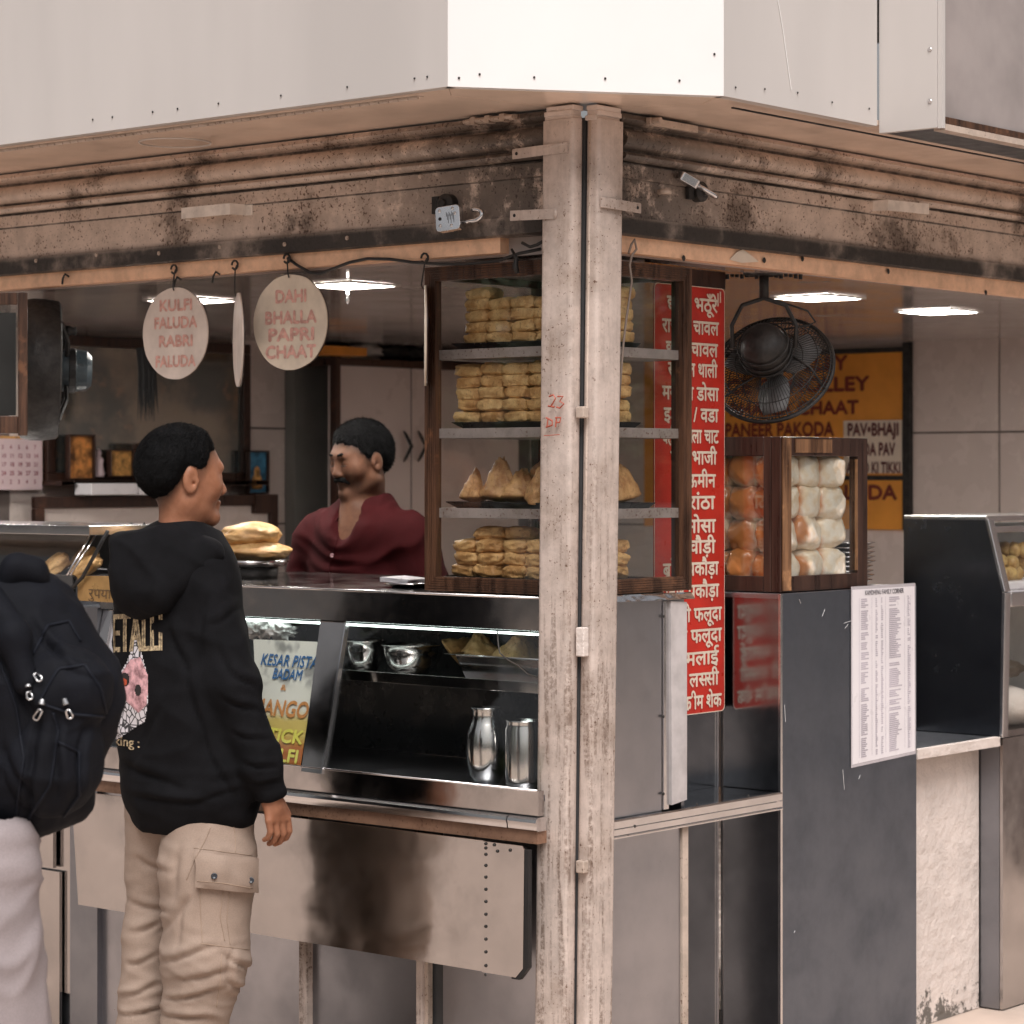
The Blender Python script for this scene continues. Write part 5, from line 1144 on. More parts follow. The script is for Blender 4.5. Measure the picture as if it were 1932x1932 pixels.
plate('lower_panel',[(-.045,4.4,-.125),(-.045,xx[1],-.125),(-.045,xx[1],.35),(-.045,4.4,.35)],nL,M['steel'],lu,.0015,.010,20,8,3,seed=6)
o=tag(MB().tube([PX(a,b,-.06) for a,b in((203,1002),(180,1045),(155,1090),(125,1120),(105,1140))],.0055,8).build('drooping_cable',M['black'],smooth=True),'thick black cable drooping from the left case over its glass','cable')
random.seed(5)
for k in range(3):
    o=bpy.data.objects.new('fried_piece',P2[k%5] if k%2 else P3[k%5]); col.objects.link(o); y=Y0+.07+.07*k; o.location=(.03+.05*(k%2),y,zb+.02+.02*(k%2)); o.rotation_euler=(0,random.random(),random.random()*3); o.scale=(1.2,1.2,1.2)
    tag(o,('orange fried piece nearest the glass corner of the left case','orange fried piece in the middle of the left case','orange fried piece farthest left, just above the backpack')[k],'fried snack','fried pieces in the left case')
# ================================================================ ON THE COUNTER
zc=1.2
c=PX(478,1078,.33); pt=empty('steel_thali',(c.x,c.y,zc),'steel plate on a low stand holding two puffed breads','plate')
MB().lathe([(0,.036),(.075,.036),(.088,.040),(.102,.050),(.106,.052),(.102,.046),(.088,.034),(0,.030)],(c.x,c.y,zc),40).build('plate_body',M['pot'],pt,smooth=True); MB().lathe([(.07,0),(.072,.028),(.068,.030),(.066,0)],(c.x,c.y,zc),28).build('stand_ring',M['blackmetal'],pt,smooth=True)
m,nt_,b_=newmat('puffed_bread_crust'); q_=co(nt_); a_=nz(nt_,q_,14,5); f_=nz(nt_,q_,70,4)
g=mx(nt_,rng(nt_,a_,.35,.68),(.78,.52,.24),(.55,.27,.085)); g=mx(nt_,rng(nt_,f_,.58,.7,0,.4),g,(.36,.15,.05)); nt_.links.new(g,b_.inputs['Base Color']); b_.inputs['Roughness'].default_value=.45; bump(nt_,b_,a_,.5,.006); b_.inputs['Subsurface Weight'].default_value=.0
def bread(seed,rx,ry,rz): 
    me=blobm('puffed_bread',1,5,.10,1.8,(rx,ry,rz),seed); me.materials.append(m); return me
RA=math.atan2(RT.y,RT.x)
o=item('puffed_bread',bread(2,.104,.088,.033),(c.x+RT.x*.006,c.y+RT.y*.006,zc+.078),(0,.03,RA),'lower of two puffed fried breads, slightly wider and browner','fried bread','two puffed fried breads on a steel plate')
o=item('puffed_bread',bread(5,.092,.078,.040),(c.x-RT.x*.008,c.y-RT.y*.008,zc+.122),(0,-.02,RA),'upper of two puffed fried breads, paler and domed','fried bread','two puffed fried breads on a steel plate')
c=PX(775,1100,.16); pn=empty('napkin_plate',(c.x,c.y,zc),'small steel plate of folded white napkins beside the glass case','plate')
MB().lathe([(0,0),(.05,0),(.068,.012),(.071,.013),(.068,.010),(.05,.004),(0,.004)],(c.x,c.y,zc),32).build('plate_body',M['pot'],pn,smooth=True)
for k in range(4):
    mb=MB(); sheet(mb,(c.x-.05,c.y-.03-.003*k,zc+.014+.003*k),(c.x+.05,c.y-.03,zc+.014+.003*k),(c.x+.05,c.y+.07,zc+.014+.003*k+.006),(c.x-.05,c.y+.065,zc+.012+.003*k+.006),10,10,UP,.004,.002,20,k); mb.build('napkin',M['paper'],pn,auto=50)

# scratches and scraped tape on the bread counter sheet, drips under the box
SC=pm('pale_scratch',(.55,.55,.56),.5)
for k,pts in enumerate([[(1592,1176),(1604,1172),(1614,1170)],[(1594,1186),(1600,1178)],[(1508,1131),(1511,1139)],[(1556,1150),(1551,1163)],[(1480,1330),(1482,1362)],[(1590,1452),(1593,1490)],[(1620,1470),(1623,1462)],[(1498,1760),(1500,1756)]]):
    MB().tube([PY(a,b,-.0035) for a,b in pts],.0009,4).build('scratch',SC,bc)
for k,pts in enumerate([[(1468,0),(1478,60),(1486,120),(1493,170)]]):
    MB().tube([PY(a,b,-.3752) for a,b in pts],.0012,4).build('hairline_crack',M['white'],canopy)
# ================================================================ PEOPLE (smooth implicit surfaces -> meshes)
from mathutils.bvhtree import BVHTree
A_=np.array
def rc(p,a,b,r1,r2,sc=None):
    a=A_(a,float);b=A_(b,float)
    if sc is not None:
        sc=A_(sc,float); p=p/sc; a=a/sc; b=b/sc
    d=b-a; t=np.clip(((p-a)@d)/max(1e-9,d@d),0,1); q=p-a-t[:,None]*d
    v=np.sqrt((q*q).sum(1))-(r1+(r2-r1)*t)
    return v*(sc.min() if sc is not None else 1)
def el(p,c,r,R=None):
    q=p-A_(c,float)
    if R is not None: q=q@R
    r=A_(r,float); k0=np.sqrt(((q/r)**2).sum(1)); k1=np.sqrt(((q/r**2)**2).sum(1))+1e-9
    return k0*(k0-1)/k1
def sm(*ds,k=.02):
    r=ds[0]
    for d in ds[1:]:
        h=np.clip(.5+.5*(d-r)/k,0,1); r=d*(1-h)+r*h-k*h*(1-h)
    return r
def sub(a,b,k=.008): return -sm(-a,b,k=k)
def nets(f,lo,hi,h):
    lo=A_(lo,float); n=np.ceil((A_(hi,float)-lo)/h).astype(int)+1
    g=[lo[i]+h*np.arange(n[i]) for i in range(3)]
    V=np.empty(n,dtype=np.float32)
    for i in range(n[0]):
        Yg,Zg=np.meshgrid(g[1],g[2],indexing='ij'); P=np.stack([np.full(Yg.size,g[0][i]),Yg.ravel(),Zg.ravel()],1); V[i]=f(P).reshape(n[1],n[2])
    ins=V<0; m=tuple(k-1 for k in n); S=np.zeros(m+(3,),np.float32); Cn=np.zeros(m,np.float32)
    cor=[(i,j,k) for i in(0,1) for j in(0,1) for k in(0,1)]
    def sl_(c): return tuple(slice(c[i],c[i]+m[i]) for i in range(3))
    for a in cor:
        for ax in range(3):
            if a[ax]: continue
            b=list(a); b[ax]=1; b=tuple(b); va,vb=V[sl_(a)],V[sl_(b)]; mk=(ins[sl_(a)]!=ins[sl_(b)]); t=np.where(mk,va/(va-vb+1e-12),0)
            for c in range(3): S[...,c]+=np.where(mk,a[c]+(t if c==ax else 0),0)
            Cn+=mk
    act=Cn>0; idx=-np.ones(m,int); idx[act]=np.arange(act.sum()); w_=np.argwhere(act)
    verts=lo+h*(w_+S[act]/Cn[act][:,None])
    F_=[]
    for ax in range(3):
        o1,o2=[i for i in range(3) if i!=ax]
        s0=[slice(None)]*3; s1=[slice(None)]*3; s0[ax]=slice(0,n[ax]-1); s1[ax]=slice(1,n[ax]); s0[o1]=s1[o1]=slice(1,n[o1]-1); s0[o2]=s1[o2]=slice(1,n[o2]-1)
        a=ins[tuple(s0)]; b=ins[tuple(s1)]; e=np.argwhere(a!=b); fl_=a[a!=b]
        e=e+np.array([0 if i==ax else 1 for i in range(3)])
        q=[]
        for d1,d2 in((-1,-1),(0,-1),(0,0),(-1,0)):
            c=e.copy(); c[:,o1]+=d1; c[:,o2]+=d2; q.append(idx[c[:,0],c[:,1],c[:,2]])
        q=np.stack(q,1); flip=fl_ if ax!=1 else ~fl_
        q[~flip]=q[~flip][:,::-1]; F_.append(q)
    return verts,np.concatenate(F_)
class Person:
    def __init__(s,d0,label,fpx,k=1.):
        s.d0=d0; s.k=k; s.o=empty('person',CAM+(FW*d0+RT*((fpx-HX)/F*d0))*k,label,'person'); s.o.location.z=0
    def P(s,px,py,b=0.): return A_([(px-HX)/F*(s.d0+b),b,CH-(py-HY)/F*(s.d0+b)])
    def W(s,v): 
        v=np.asarray(v); return A_(CAM)+(v[:,:1]*A_(RT)+(v[:,1:2]+s.d0)*A_(FW)+(v[:,2:]-CH)*A_([0,0,1]))*s.k
    def mesh(s,name,parts,m,parent=None,disp=None,attr=None,smooth_it=1):
        VV=[];FF=[];n=0;AT=[]
        for f,lo,hi,h in parts:
            v,q=nets(f,lo,hi,h)
            if attr: AT.append(attr(v))
            VV.append(v);FF.append(q+n);n+=len(v)
        v=np.concatenate(VV);q=np.concatenate(FF)
        me=bpy.data.meshes.new(name); wv=s.W(v); me.vertices.add(len(wv)); me.vertices.foreach_set('co',wv.ravel().astype(np.float32)); me.loops.add(q.size); me.loops.foreach_set('vertex_index',q.ravel().astype(np.int32)); me.polygons.add(len(q)); me.polygons.foreach_set('loop_start',np.arange(0,q.size,4,dtype=np.int32)); me.polygons.foreach_set('loop_total',np.full(len(q),4,np.int32)); me.update(calc_edges=True); me.validate()
        b=bmesh.new(); b.from_mesh(me); 
        for _ in range(smooth_it): bmesh.ops.smooth_vert(b,verts=b.verts,factor=.5,use_axis_x=True,use_axis_y=True,use_axis_z=True)
        bmesh.ops.recalc_face_normals(b,faces=b.faces); b.normal_update()
        if disp:
            D=[disp(x.co,v[i]) for i,x in enumerate(b.verts)]
            for x,d in zip(b.verts,D): x.co=x.co+x.normal*d
        b.to_mesh(me); b.free()
        if attr:
            at=me.attributes.new('stub','FLOAT','POINT'); at.data.foreach_set('value',np.concatenate(AT).astype(np.float32))
        o=link(name,me,m,parent or s.o,smooth=True); return o
def ridg(p): return 1-abs(noise.noise(p))*2
def crease(v,L,d0):
    "pressed folds in cloth: a sharp valley with a soft roll beside it"
    k=F/(d0+v[1]); x=HX+v[0]*k; y=HY-(v[2]-CH)*k; r=0.
    for x0,y0,x1,y1,w_,d_ in L:
        dx,dy=x1-x0,y1-y0; l2=dx*dx+dy*dy; t=((x-x0)*dx+(y-y0)*dy)/l2
        if -.15<t<1.15:
            s=((x-x0)*dy-(y-y0)*dx)/math.sqrt(l2)+3*math.sin(t*5); f=math.sin(math.pi*min(1,max(0,(t+.15)/1.3)))
            if abs(s)<w_*4: r+=f*d_*(-math.exp(-(s/(w_*.55))**2)+.75*math.exp(-((s-w_*1.5)/(w_*1.1))**2))
    return r
CRT=[(305,1815,400,1790,9,.010),(420,1800,476,1835,8,.010),(330,1850,440,1835,9,.009),(300,1760,360,1700,10,.006),(315,1885,420,1870,7,.011),(312,1915,400,1925,7,.011),(430,1850,470,1875,7,.009),(340,1600,325,1690,12,.008),(352,1700,330,1790,9,.006),(245,1700,320,1725,8,.008),(250,1760,310,1740,8,.009),(240,1820,300,1805,7,.008),(232,1880,300,1860,7,.010),(228,1915,310,1905,6,.010),(262,1620,320,1650,9,.006),(385,1560,350,1640,8,.005),(440,1790,425,1860,8,.006)]
CRH=[(318,1180,352,1270,9,.010),(352,1270,385,1400,9,.011),(385,1400,440,1510,9,.009),(430,1265,482,1300,8,.008),(420,1320,492,1345,8,.009),(440,1385,505,1400,7,.008),(460,1440,520,1450,6,.008),(470,1475,525,1478,5,.006),(400,1180,455,1150,10,.006),(235,1440,340,1490,10,.008),(250,1500,380,1520,9,.007),(300,1340,250,1440,12,.006),(390,1130,372,1210,9,.007),(330,1520,460,1490,8,.005),(410,1210,440,1290,10,.006)]
CRB=[(60,1170,130,1260,9,.010),(20,1250,70,1370,12,.012),(70,1370,50,1540,12,.013),(110,1360,105,1500,10,.010),(160,1370,140,1500,10,.009),(90,1215,165,1250,8,.007),(110,1250,185,1290,8,.006),(0,1400,60,1520,12,.010),(40,1160,30,1240,10,.008)]
def folds(amp,sx=7,sz=16,w=.25,seed=0):
    def f(co_,v):
        p=Vector((v[0],v[1],v[2])); wv=noise.noise(p*3+Vector((seed,0,0)))*w
        q=Vector((p.x*sx,p.y*sx,(p.z+wv)*sz))+Vector((seed,seed,0)); a=ridg(q); return amp*(a*abs(a)-.3)+amp*.35*noise.noise(q*2.3)
    return f
def basis(fa,fb,tilt=0.):
    f=A_([fa,fb,0.]);f/=np.linalg.norm(f); f=f*math.cos(tilt)+A_([0,0,-math.sin(tilt)]); r=np.cross(f,[0,0,1]); r/=np.linalg.norm(r); u=np.cross(r,f); return np.stack([f,r,u],1)
def headf(p,c,B,sc_=1.,fat=0.,neck=True):
    q=((p-c)@B)/sc_; q2=q.copy(); q2[:,1]=np.abs(q2[:,1])   # mirror symmetric
    d=sm(el(q,(-.010,0,.014),(.094,.076,.088)),el(q,(.030,0,-.022),(.060,.061+fat,.084)),k=.03)
    d=sm(d,rc(q2,(.0,.046+fat,-.072),(.066,.012,-.106),.026,.020),k=.03)
    d=sm(d,el(q2,(.056,.036,-.036),(.028,.026+fat,.030)),k=.025)
    d=sm(d,rc(q,(.079,-.028,.012),(.079,.028,.012),.012,.012),k=.018)
    d=sub(d,el(q2,(.098,.031,-.010),(.014,.017,.012)),k=.012)
    d=sm(d,el(q2,(.074,.031,-.010),(.0150,.0155,.0125)),k=.004)
    d=sm(d,rc(q,(.082,0,-.004),(.100,0,-.040),.0085,.0118),k=.012)
    d=sm(d,el(q2,(.091,.012,-.045),(.013,.0085,.009)),k=.006)
    d=sm(d,el(q,(.0845,0,-.070),(.012,.023,.0065)),k=.008); d=sm(d,el(q,(.082,0,-.081),(.012,.020,.008)),k=.006)
    d=sm(d,el(q,(.074,0,-.107),(.020,.022,.018)),k=.018)
    e=el(q2,(-.006,.079,-.020),(.020,.0075,.032)); e=sub(e,el(q2,(-.002,.088,-.022),(.011,.006,.020)),k=.004); e=sm(e,el(q2,(.009,.080,-.022),(.005,.006,.008)),k=.004); d=sm(d,e,k=.007)
    d=sub(d,el(q2,(.001,.083,-.026),(.004,.010,.005)),k=.003)
    return d*sc_
def hl(x): return np.interp(x,[-.12,-.07,-.045,-.025,-.012,.004,.022,.032,.045,.062,.085,.1],[-.112,-.108,-.082,-.036,-.012,-.008,-.018,-.010,.014,.030,.044,.05])
def hairf(p,c,B,sc_,top=.018,cut=.022,off=0.):
    q=((p-c)@B)/sc_; z=q[:,2]-hl(q[:,0])-off+.0035*np.sin(q[:,1]*170+1.3)+.003*np.sin(q[:,1]*330+q[:,0]*250)
    t=-.0012+top*np.clip((z-cut+.004)/.06,0,1)**.75
    d=sm(el(q,(-.010,0,.014),(.094,.076,.088)),el(q,(.030,0,-.022),(.060,.061,.084)),k=.03)-t
    return np.maximum(d,cut-z)*sc_
def stubf(c,B,sc_,off=0.):
    def f(v):
        q=((v-c)@B)/sc_; z=q[:,2]-hl(q[:,0])-off; s=np.clip((z+.012)/.055,0,1); far=np.sqrt((q*q).sum(1))>.19
        inner=(np.abs(q[:,1])>.078)&(q[:,2]<.016)&(q[:,0]>-.035); s[far|inner]=0; return s
    return f
def handf(p,W0,K,f,r,rad=1.,curl=1.,thumb=True):
    f=A_(f,float);r=A_(r,float);dn=(K-W0);L=np.linalg.norm(dn);dn=dn/L; d=rc(p,W0,W0+dn*L*.5,.021*rad,.022*rad)
    for o in(-.026,-.009,.009,.026): d=sm(d,rc(p,W0+dn*.012+f*o*.5,K+f*o,.015*rad,.0115*rad),k=.012)
    out=d
    for o,l,w_ in((.030,.92,1.),(.010,1.05,1.02),(-.010,1.,.98),(-.029,.80,.88)):
        k0=K+f*o*1.02; k1=k0+(dn*.034-r*.006*curl)*l; k2=k1+(dn*.020-r*.018*curl)*l; k3=k2+(dn*.008-r*.019*curl)*l
        g=np.minimum(np.minimum(rc(p,k0,k1,.0098*w_,.0088*w_),rc(p,k1,k2,.0088*w_,.008*w_)),rc(p,k2,k3,.008*w_,.0068*w_)); out=sm(out,g,k=.0035)
    if thumb:
        t0=W0+dn*.020+f*.022; t1=t0+dn*.030+f*.018-r*.008; t2=t1+dn*.028+f*.004-r*.014
        out=sm(out,np.minimum(rc(p,t0,t1,.0135,.0115),rc(p,t1,t2,.011,.0085)),k=.006)
    return out
def skinmat(name,c,c2,hair=(.018,.014,.012)):
    m,nt,b=newmat(name); q=co(nt); n=nz(nt,q,25,4); at=N(nt,'ShaderNodeAttribute',attribute_name='stub'); sp=nz(nt,q,420,2)
    g=mx(nt,rng(nt,n,.3,.7),c2,c); s=mth(nt,'MULTIPLY',at.outputs['Fac'],rng(nt,sp,.3,.6,.75,1.)); g=mx(nt,s,g,hair)
    nt.links.new(g,b.inputs['Base Color']); b.inputs['Roughness'].default_value=.5; b.inputs['Specular IOR Level'].default_value=.3; bump(nt,b,nz(nt,q,180,3),.15,.002)
    b.inputs['Subsurface Weight'].default_value=.15; b.inputs['Subsurface Radius'].default_value=(.010,.004,.002); return m
def cloth(name,c,rough=.85,sheen=.25,weave=420,var=.12,b_=.25,sc_=9):
    m,nt,b=newmat(name); q=co(nt); n=nz(nt,q,sc_,5,.65); fz=nz(nt,q,weave,2)
    g=mx(nt,rng(nt,n,.3,.7),tuple(v*(1-var) for v in c),tuple(v*(1+var) for v in c)); g=mx(nt,rng(nt,fz,.35,.65,0,.35),g,tuple(v*.65 for v in c)); nt.links.new(g,b.inputs['Base Color'])
    b.inputs['Roughness'].default_value=rough; b.inputs['Sheen Weight'].default_value=sheen; b.inputs['Sheen Roughness'].default_value=.5; bump(nt,b,fz,b_,.002); return m
M['hair']=pm('short_black_hair',(.0045,.0045,.005),.8,spec=.12,var=.3,scale=30,bmp=.9,bs=260,dist=.004)
# ---------------------------------------------------------------- young customer in the black hoodie
bo=Person(6.1,'young customer in black hoodie and beige cargo trousers, seen from behind, facing the counter',345,6.4/6.1)
P=bo.P; f_=A_([.64,.77,0]); r_=A_([.77,-.64,0]); C0=P(345,1200,0)
hc=P(345,891,.005); HB=basis(.90,.43,.03); HS=1.0
SK=skinmat('brown_skin_boy',(.34,.155,.09),(.26,.11,.06))
wr_=P(511,1502,-.12); kn=P(524,1546,-.12)
def bodyneck(p): return sm(headf(p,hc,HB,HS),rc(p,P(338,940,0),P(337,1050,-.02),.045,.054),k=.035)
def hand_b(p): return sm(handf(p,wr_,kn,f_,r_,.95),rc(p,P(495,1420,-.12),wr_,.030,.022),k=.015)
def core(p):
    d=rc(p,P(338,1080,-.01),P(350,1480,0),.09,.09); 
    for px_ in((312,1570,284,1900,.085),(390,1570,372,1900,-.06)): d=sm(d,rc(p,P(px_[0],px_[1],px_[4]),P(px_[2],px_[3],px_[4]),.050,.030),k=.03); 
    return sm(d,rc(p,P(392,1140,-.10),P(440,1290,-.125),.028,.030),rc(p,P(445,1290,-.12),P(495,1440,-.12),.034,.028),k=.03)
body=bo.mesh('body',[(bodyneck,P(250,800,-.15)*A_([1,1,0])+A_([0,0,1.12]),A_([P(465,800)[0],.15,P(0,800)[2]]),.0036),(hand_b,A_([P(480,0)[0],-.19,P(0,1600)[2]]),A_([P(560,0)[0],-.04,P(0,1440)[2]]),.0028),(core,A_([P(190,0)[0],-.22,.18]),A_([P(540,0)[0],.2,1.28]),.012)],SK,attr=stubf(hc,HB,HS),smooth_it=1)
HRB=bo.mesh('hair',[(lambda p:hairf(p,hc,HB,HS,.017,.030,-.004),hc-.16,hc+.16,.0036)],M['hair'],disp=lambda c_,v:.0016*noise.noise(c_*90)+.0012*noise.noise(c_*200))
def strands(pp,o,hcp,B,k,n,L,seed,label=None):
    "short individual hairs growing out of the scalp mesh, combed back and down"
    rnd=random.Random(seed); me=o.data; off=Vector((0,0,0)); q=o.parent
    while q is not None: off+=q.location; q=q.parent
    cw=Vector(pp.W(A_([hcp]))[0]); fwd=Vector(pp.W(A_([hcp+B[:,0]*.1]))[0])-cw; fwd.normalize()
    mb=MB(); vs=me.vertices; N_=len(vs)
    for _ in range(n):
        v=vs[rnd.randrange(N_)]; p=v.co+off; nn=v.normal
        if nn.dot(CAM-p)<-.35*(CAM-p).length: continue
        comb=(-fwd*.55+Vector((0,0,-.75))+Vector((rnd.uniform(-.35,.35),rnd.uniform(-.35,.35),rnd.uniform(-.2,.2))))
        if nn.z>.75: comb=fwd*.7+Vector((rnd.uniform(-.5,.5),rnd.uniform(-.5,.5),.1))
        d=(comb-nn*comb.dot(nn)).normalized()*.8+nn*rnd.uniform(.3,.75); l=L*rnd.uniform(.5,1.2); w_=nn.cross(d).normalized()*.0010
        a=p-nn*.001; mb.v+=[tuple(a-w_),tuple(a+w_),tuple(a+d*l)]; m_=len(mb.v); mb.f.append((m_-3,m_-2,m_-1))
    e=mb.build('hair_strands',M['hair'],o); e['kind']='stuff'
strands(bo,HRB,hc,HB,1,16000,.008,1)
# shoes (out of frame)
for dx,b__ in((-50,.06),(20,-.03)):
    q=P(330+dx,1932,b__); q[2]=-.054
    bo.mesh('shoe',[(lambda p,q=q:np.maximum(sm(rc(p,q+f_*-.06+A_([0,0,.045]),q+f_*.12+A_([0,0,.035]),.045,.04),rc(p,q+A_([0,0,.05]),q+A_([0,0,.12]),.045,.042),k=.03),-.050-p[:,2]),q-A_([.22,.22,.01]),q+A_([.22,.22,.18]),.010)],M['black'])
HOOD=cloth('black_fleece',(.0065,.0065,.0078),.9,.0,300,.25,.3,14); HOOD.node_tree.nodes['Principled BSDF'].inputs['Specular IOR Level'].default_value=.12
def rings(p):
    return p
R2=np.stack([f_,r_,A_([0,0,1.])],1)
def hoodie(p):
    c1=P(337,1080,-.0); c2=P(344,1300,0); c3=P(362,1470,0)
    q=(p)@R2; g=lambda c:(c@R2)
    S_=(.74,1.0,1.)
    t=rc(q,g(c1)+A_([0,0,-.04]),g(c2),.176,.190,S_); t=sm(t,rc(q,g(c2),g(c3),.190,.196,S_),k=.03)
    t=sm(t,rc(q,g(P(328,1066,-.01))+A_([0,-.10,0]),g(P(328,1072,-.01))+A_([0,.085,0]),.058,.056,None),k=.06)
    # right sleeve
    a=rc(p,P(393,1120,-.10),P(434,1290,-.13),.062,.061); a=sm(a,rc(p,P(437,1290,-.13),P(492,1440,-.13),.060,.049),k=.03); a=sm(a,rc(p,P(492,1440,-.13),P(510,1494,-.122),.047,.035),k=.02)
    l=rc(p,P(262,1100,.12),P(315,1290,.22),.065,.06); l=sm(l,rc(p,P(315,1290,.22),P(400,1330,.36),.057,.045),k=.03)
    d=sm(t,l,k=.05); d=sm(d,a,k=.022)
    # hem : cut and rib
    hem=P(0,1562,0)[2]; 
    tilt=(q[:,1]-g(c3)[1])*-.10-(q[:,0]-g(c3)[0])*-.05
    cuff=rc(p,P(498,1462,-.13),P(516,1516,-.118),.060,.060)
    d2=np.maximum(d,hem+tilt-p[:,2]); d=np.where(cuff<0,d,d2)
    dc=((p-P(512,1507,-.12))@ (lambda v:v/np.linalg.norm(v))(P(524,1546,-.12)-P(505,1480,-.125))); near=rc(p,P(505,1490,-.12),P(522,1540,-.12),.06,.06)<0
    d=np.where(near,np.maximum(d,dc),d)
    return d
def hood(p):
    c=P(292,1072,-.09)
    h=el(p,c,(.105,.085,.098),None); h=sm(h,el(p,P(268,1120,-.10),(.070,.06,.062)),k=.05); h=sm(h,el(p,P(238,1028,-.05),(.040,.06,.034)),k=.04)
    col_=el(p,P(338,1030,-.01),(.105,.098,.050)); h=sm(h,col_,k=.045)
    h=sm(h,rc(p,P(375,1022,-.02),P(405,1062,.03),.035,.035),k=.03); h=sm(h,rc(p,P(300,1120,-.15),P(398,1042,-.10),.040,.036),k=.035)
    # opening for the neck
    h=sub(h,rc(p,P(350,985,.01),P(345,1015,.005),.062,.050),k=.012)
    return h
lo_=A_([P(165,0)[0]-.02,-.30,P(0,1600)[2]]); hi_=A_([P(545,0)[0]+.01,.45,P(0,970)[2]])
def hd(c_,v):
    p=Vector(v); 
    a=.012*ridg(Vector((p.x*5,p.y*5,p.z*9))+Vector((p.z*3,0,0)))*abs(ridg(Vector((p.x*5,p.y*5,p.z*9))+Vector((p.z*3,0,0))))
    zz=(P(0,1480)[2]-p.z); lowb=max(0,min(1,1-abs(zz)/.16))
    b__=.004*lowb*ridg(Vector((p.x*6,p.y*6,p.z*26))); return crease(v,CRH,6.1)+a*.6-.003+b__+.003*noise.noise(p*16)
HO=bo.mesh('hoodie',[(hoodie,lo_,hi_,.0075)],HOOD,disp=hd,smooth_it=1)
HD=bo.mesh('hood',[(hood,lo_+A_([0,0,.4]),hi_+A_([0,0,.03]),.006)],HOOD,parent=HO,disp=lambda c_,v:.008*ridg(Vector((v[0]*6,v[1]*6,v[2]*11+v[0]*7)))*abs(ridg(Vector((v[0]*6,v[1]*6,v[2]*11+v[0]*7))))-.004,smooth_it=1)
# a raised seam where hood meets shoulder + sleeve seam are folds of the cloth itself
def bvh(o):
    me=o.data; off=Vector((0,0,0)); q=o.parent
    while q is not None: off+=q.location; q=q.parent
    return BVHTree.FromPolygons([v.co+off for v in me.vertices],[tuple(p.vertices) for p in me.polygons])
def drape(T,px_,py_,off=.0015,miss=None):
    r=ray(px_,py_).normalized(); best=None
    for t in T:
        h=t.ray_cast(CAM,r)
        if h[0] is not None and (best is None or h[3]<best[3]): best=h
    if best is None: return miss
    n=best[1]; n=n if n.dot(r)<0 else -n
    return best[0]+n*off
TH=[bvh(HO)]
def drape_cells(T,inside,x0,x1,y0,y1,st,off,name,m,parent,z=0):
    mb=MB(); ix={}
    def vt(i,j):
        if (i,j) not in ix:
            p=drape(T,x0+i*st,y0+j*st,off); ix[(i,j)]=None if p is None else len(mb.v)
            if p is not None: mb.v.append(tuple(p))
        return ix[(i,j)]
    for i in range(int((x1-x0)/st)):
        for j in range(int((y1-y0)/st)):
            if inside(x0+(i+.5)*st,y0+(j+.5)*st):
                q=[vt(i,j),vt(i,j+1),vt(i+1,j+1),vt(i+1,j)]
                if None not in q and max((Vector(mb.v[a])-Vector(mb.v[b])).length for a,b in zip(q,q[1:]+q[:1]))<.05: mb.f.append(tuple(q))
    return mb.build(name,m,parent,smooth=True)
def inpoly(P_):
    def f(x,y):
        c=False; n=len(P_)
        for i in range(n):
            x1,y1=P_[i];x2,y2=P_[(i+1)%n]
            if (y1>y)!=(y2>y) and x<(x2-x1)*(y-y1)/(y2-y1)+x1: c=not c
        return c
    return f
m,nt_,b_=newmat('white_line_print'); q_=co(nt_); vo=N(nt_,'ShaderNodeTexVoronoi',feature='DISTANCE_TO_EDGE'); vo.inputs['Scale'].default_value=60; nt_.links.new(q_,vo.inputs['Vector']); g=mx(nt_,rng(nt_,vo.outputs['Distance'],.04,.12),(.03,.03,.035),(.68,.66,.70)); nt_.links.new(g,b_.inputs['Base Color']); b_.inputs['Roughness'].default_value=.7; WP=m
PK=pm('pink_screen_print',(.52,.30,.32),.7,var=.5,scale=45,c2=(.22,.11,.12)); KH=pm('khaki_screen_print',(.42,.33,.20),.7,var=.4,scale=120,c2=(.12,.09,.06)); DKP=pm('black_screen_print',(.02,.015,.015),.8); RDP=pm('red_screen_print',(.5,.08,.03),.7)
starP=[(260,1190),(265,1222),(272,1248),(281,1275),(279,1330),(274,1362),(262,1368),(236,1386),(210,1402),(216,1372),(226,1340),(212,1318),(206,1296),(204,1272),(226,1272),(240,1250),(250,1222)]
drape_cells(TH,inpoly(starP),198,290,1186,1404,2.,.0015,'printed_emblem',WP,HO)
drape_cells(TH,inpoly([(247,1245),(266,1240),(281,1278),(278,1330),(262,1345),(246,1330),(226,1306),(224,1282),(236,1262)]),220,284,1236,1348,2.,.0021,'emblem_pink_field',PK,HO)
drape_cells(TH,lambda x,y:((x-237)/9)**2+((y-1282)/13)**2<1,226,248,1266,1298,1.5,.0027,'emblem_dark_spot',DKP,HO)
drape_cells(TH,lambda x,y:((x-236)/6)**2+((y-1287)/7)**2<1,228,246,1278,1296,1.5,.0033,'emblem_red_dot',RDP,HO)
drape_cells(TH,lambda x,y:((x-262)/6)**2+((y-1302)/11)**2<1,254,270,1290,1316,1.5,.0027,'emblem_dark_spot',DKP,HO)
mb=MB()
def dtext(mb,s,x0,x1,ybase,h,T,off=.0016,bold=.08,hscale=1.,slope=0,vert=None):
    isl,wd_=glyphs(s); 
    for k,(vs,fs) in enumerate(isl):
        for dx,dy in((0,0),(bold,0)):
            pts=[]; ok=True
            for x,y in vs:
                X=x0+(x+dx)/wd_*(x1-x0); Y=ybase-(y+dy)*h+slope*(X-x0); p=drape(T,X,Y,off+.00005*k)
                if p is None: ok=False; break
                pts.append(p)
            if ok: mb.add(pts,fs)
mb=MB(); dtext(mb,'ETALLI',209,303,1231,105,TH,bold=.12,slope=-.04); mb.build('lettering',KH,HO)
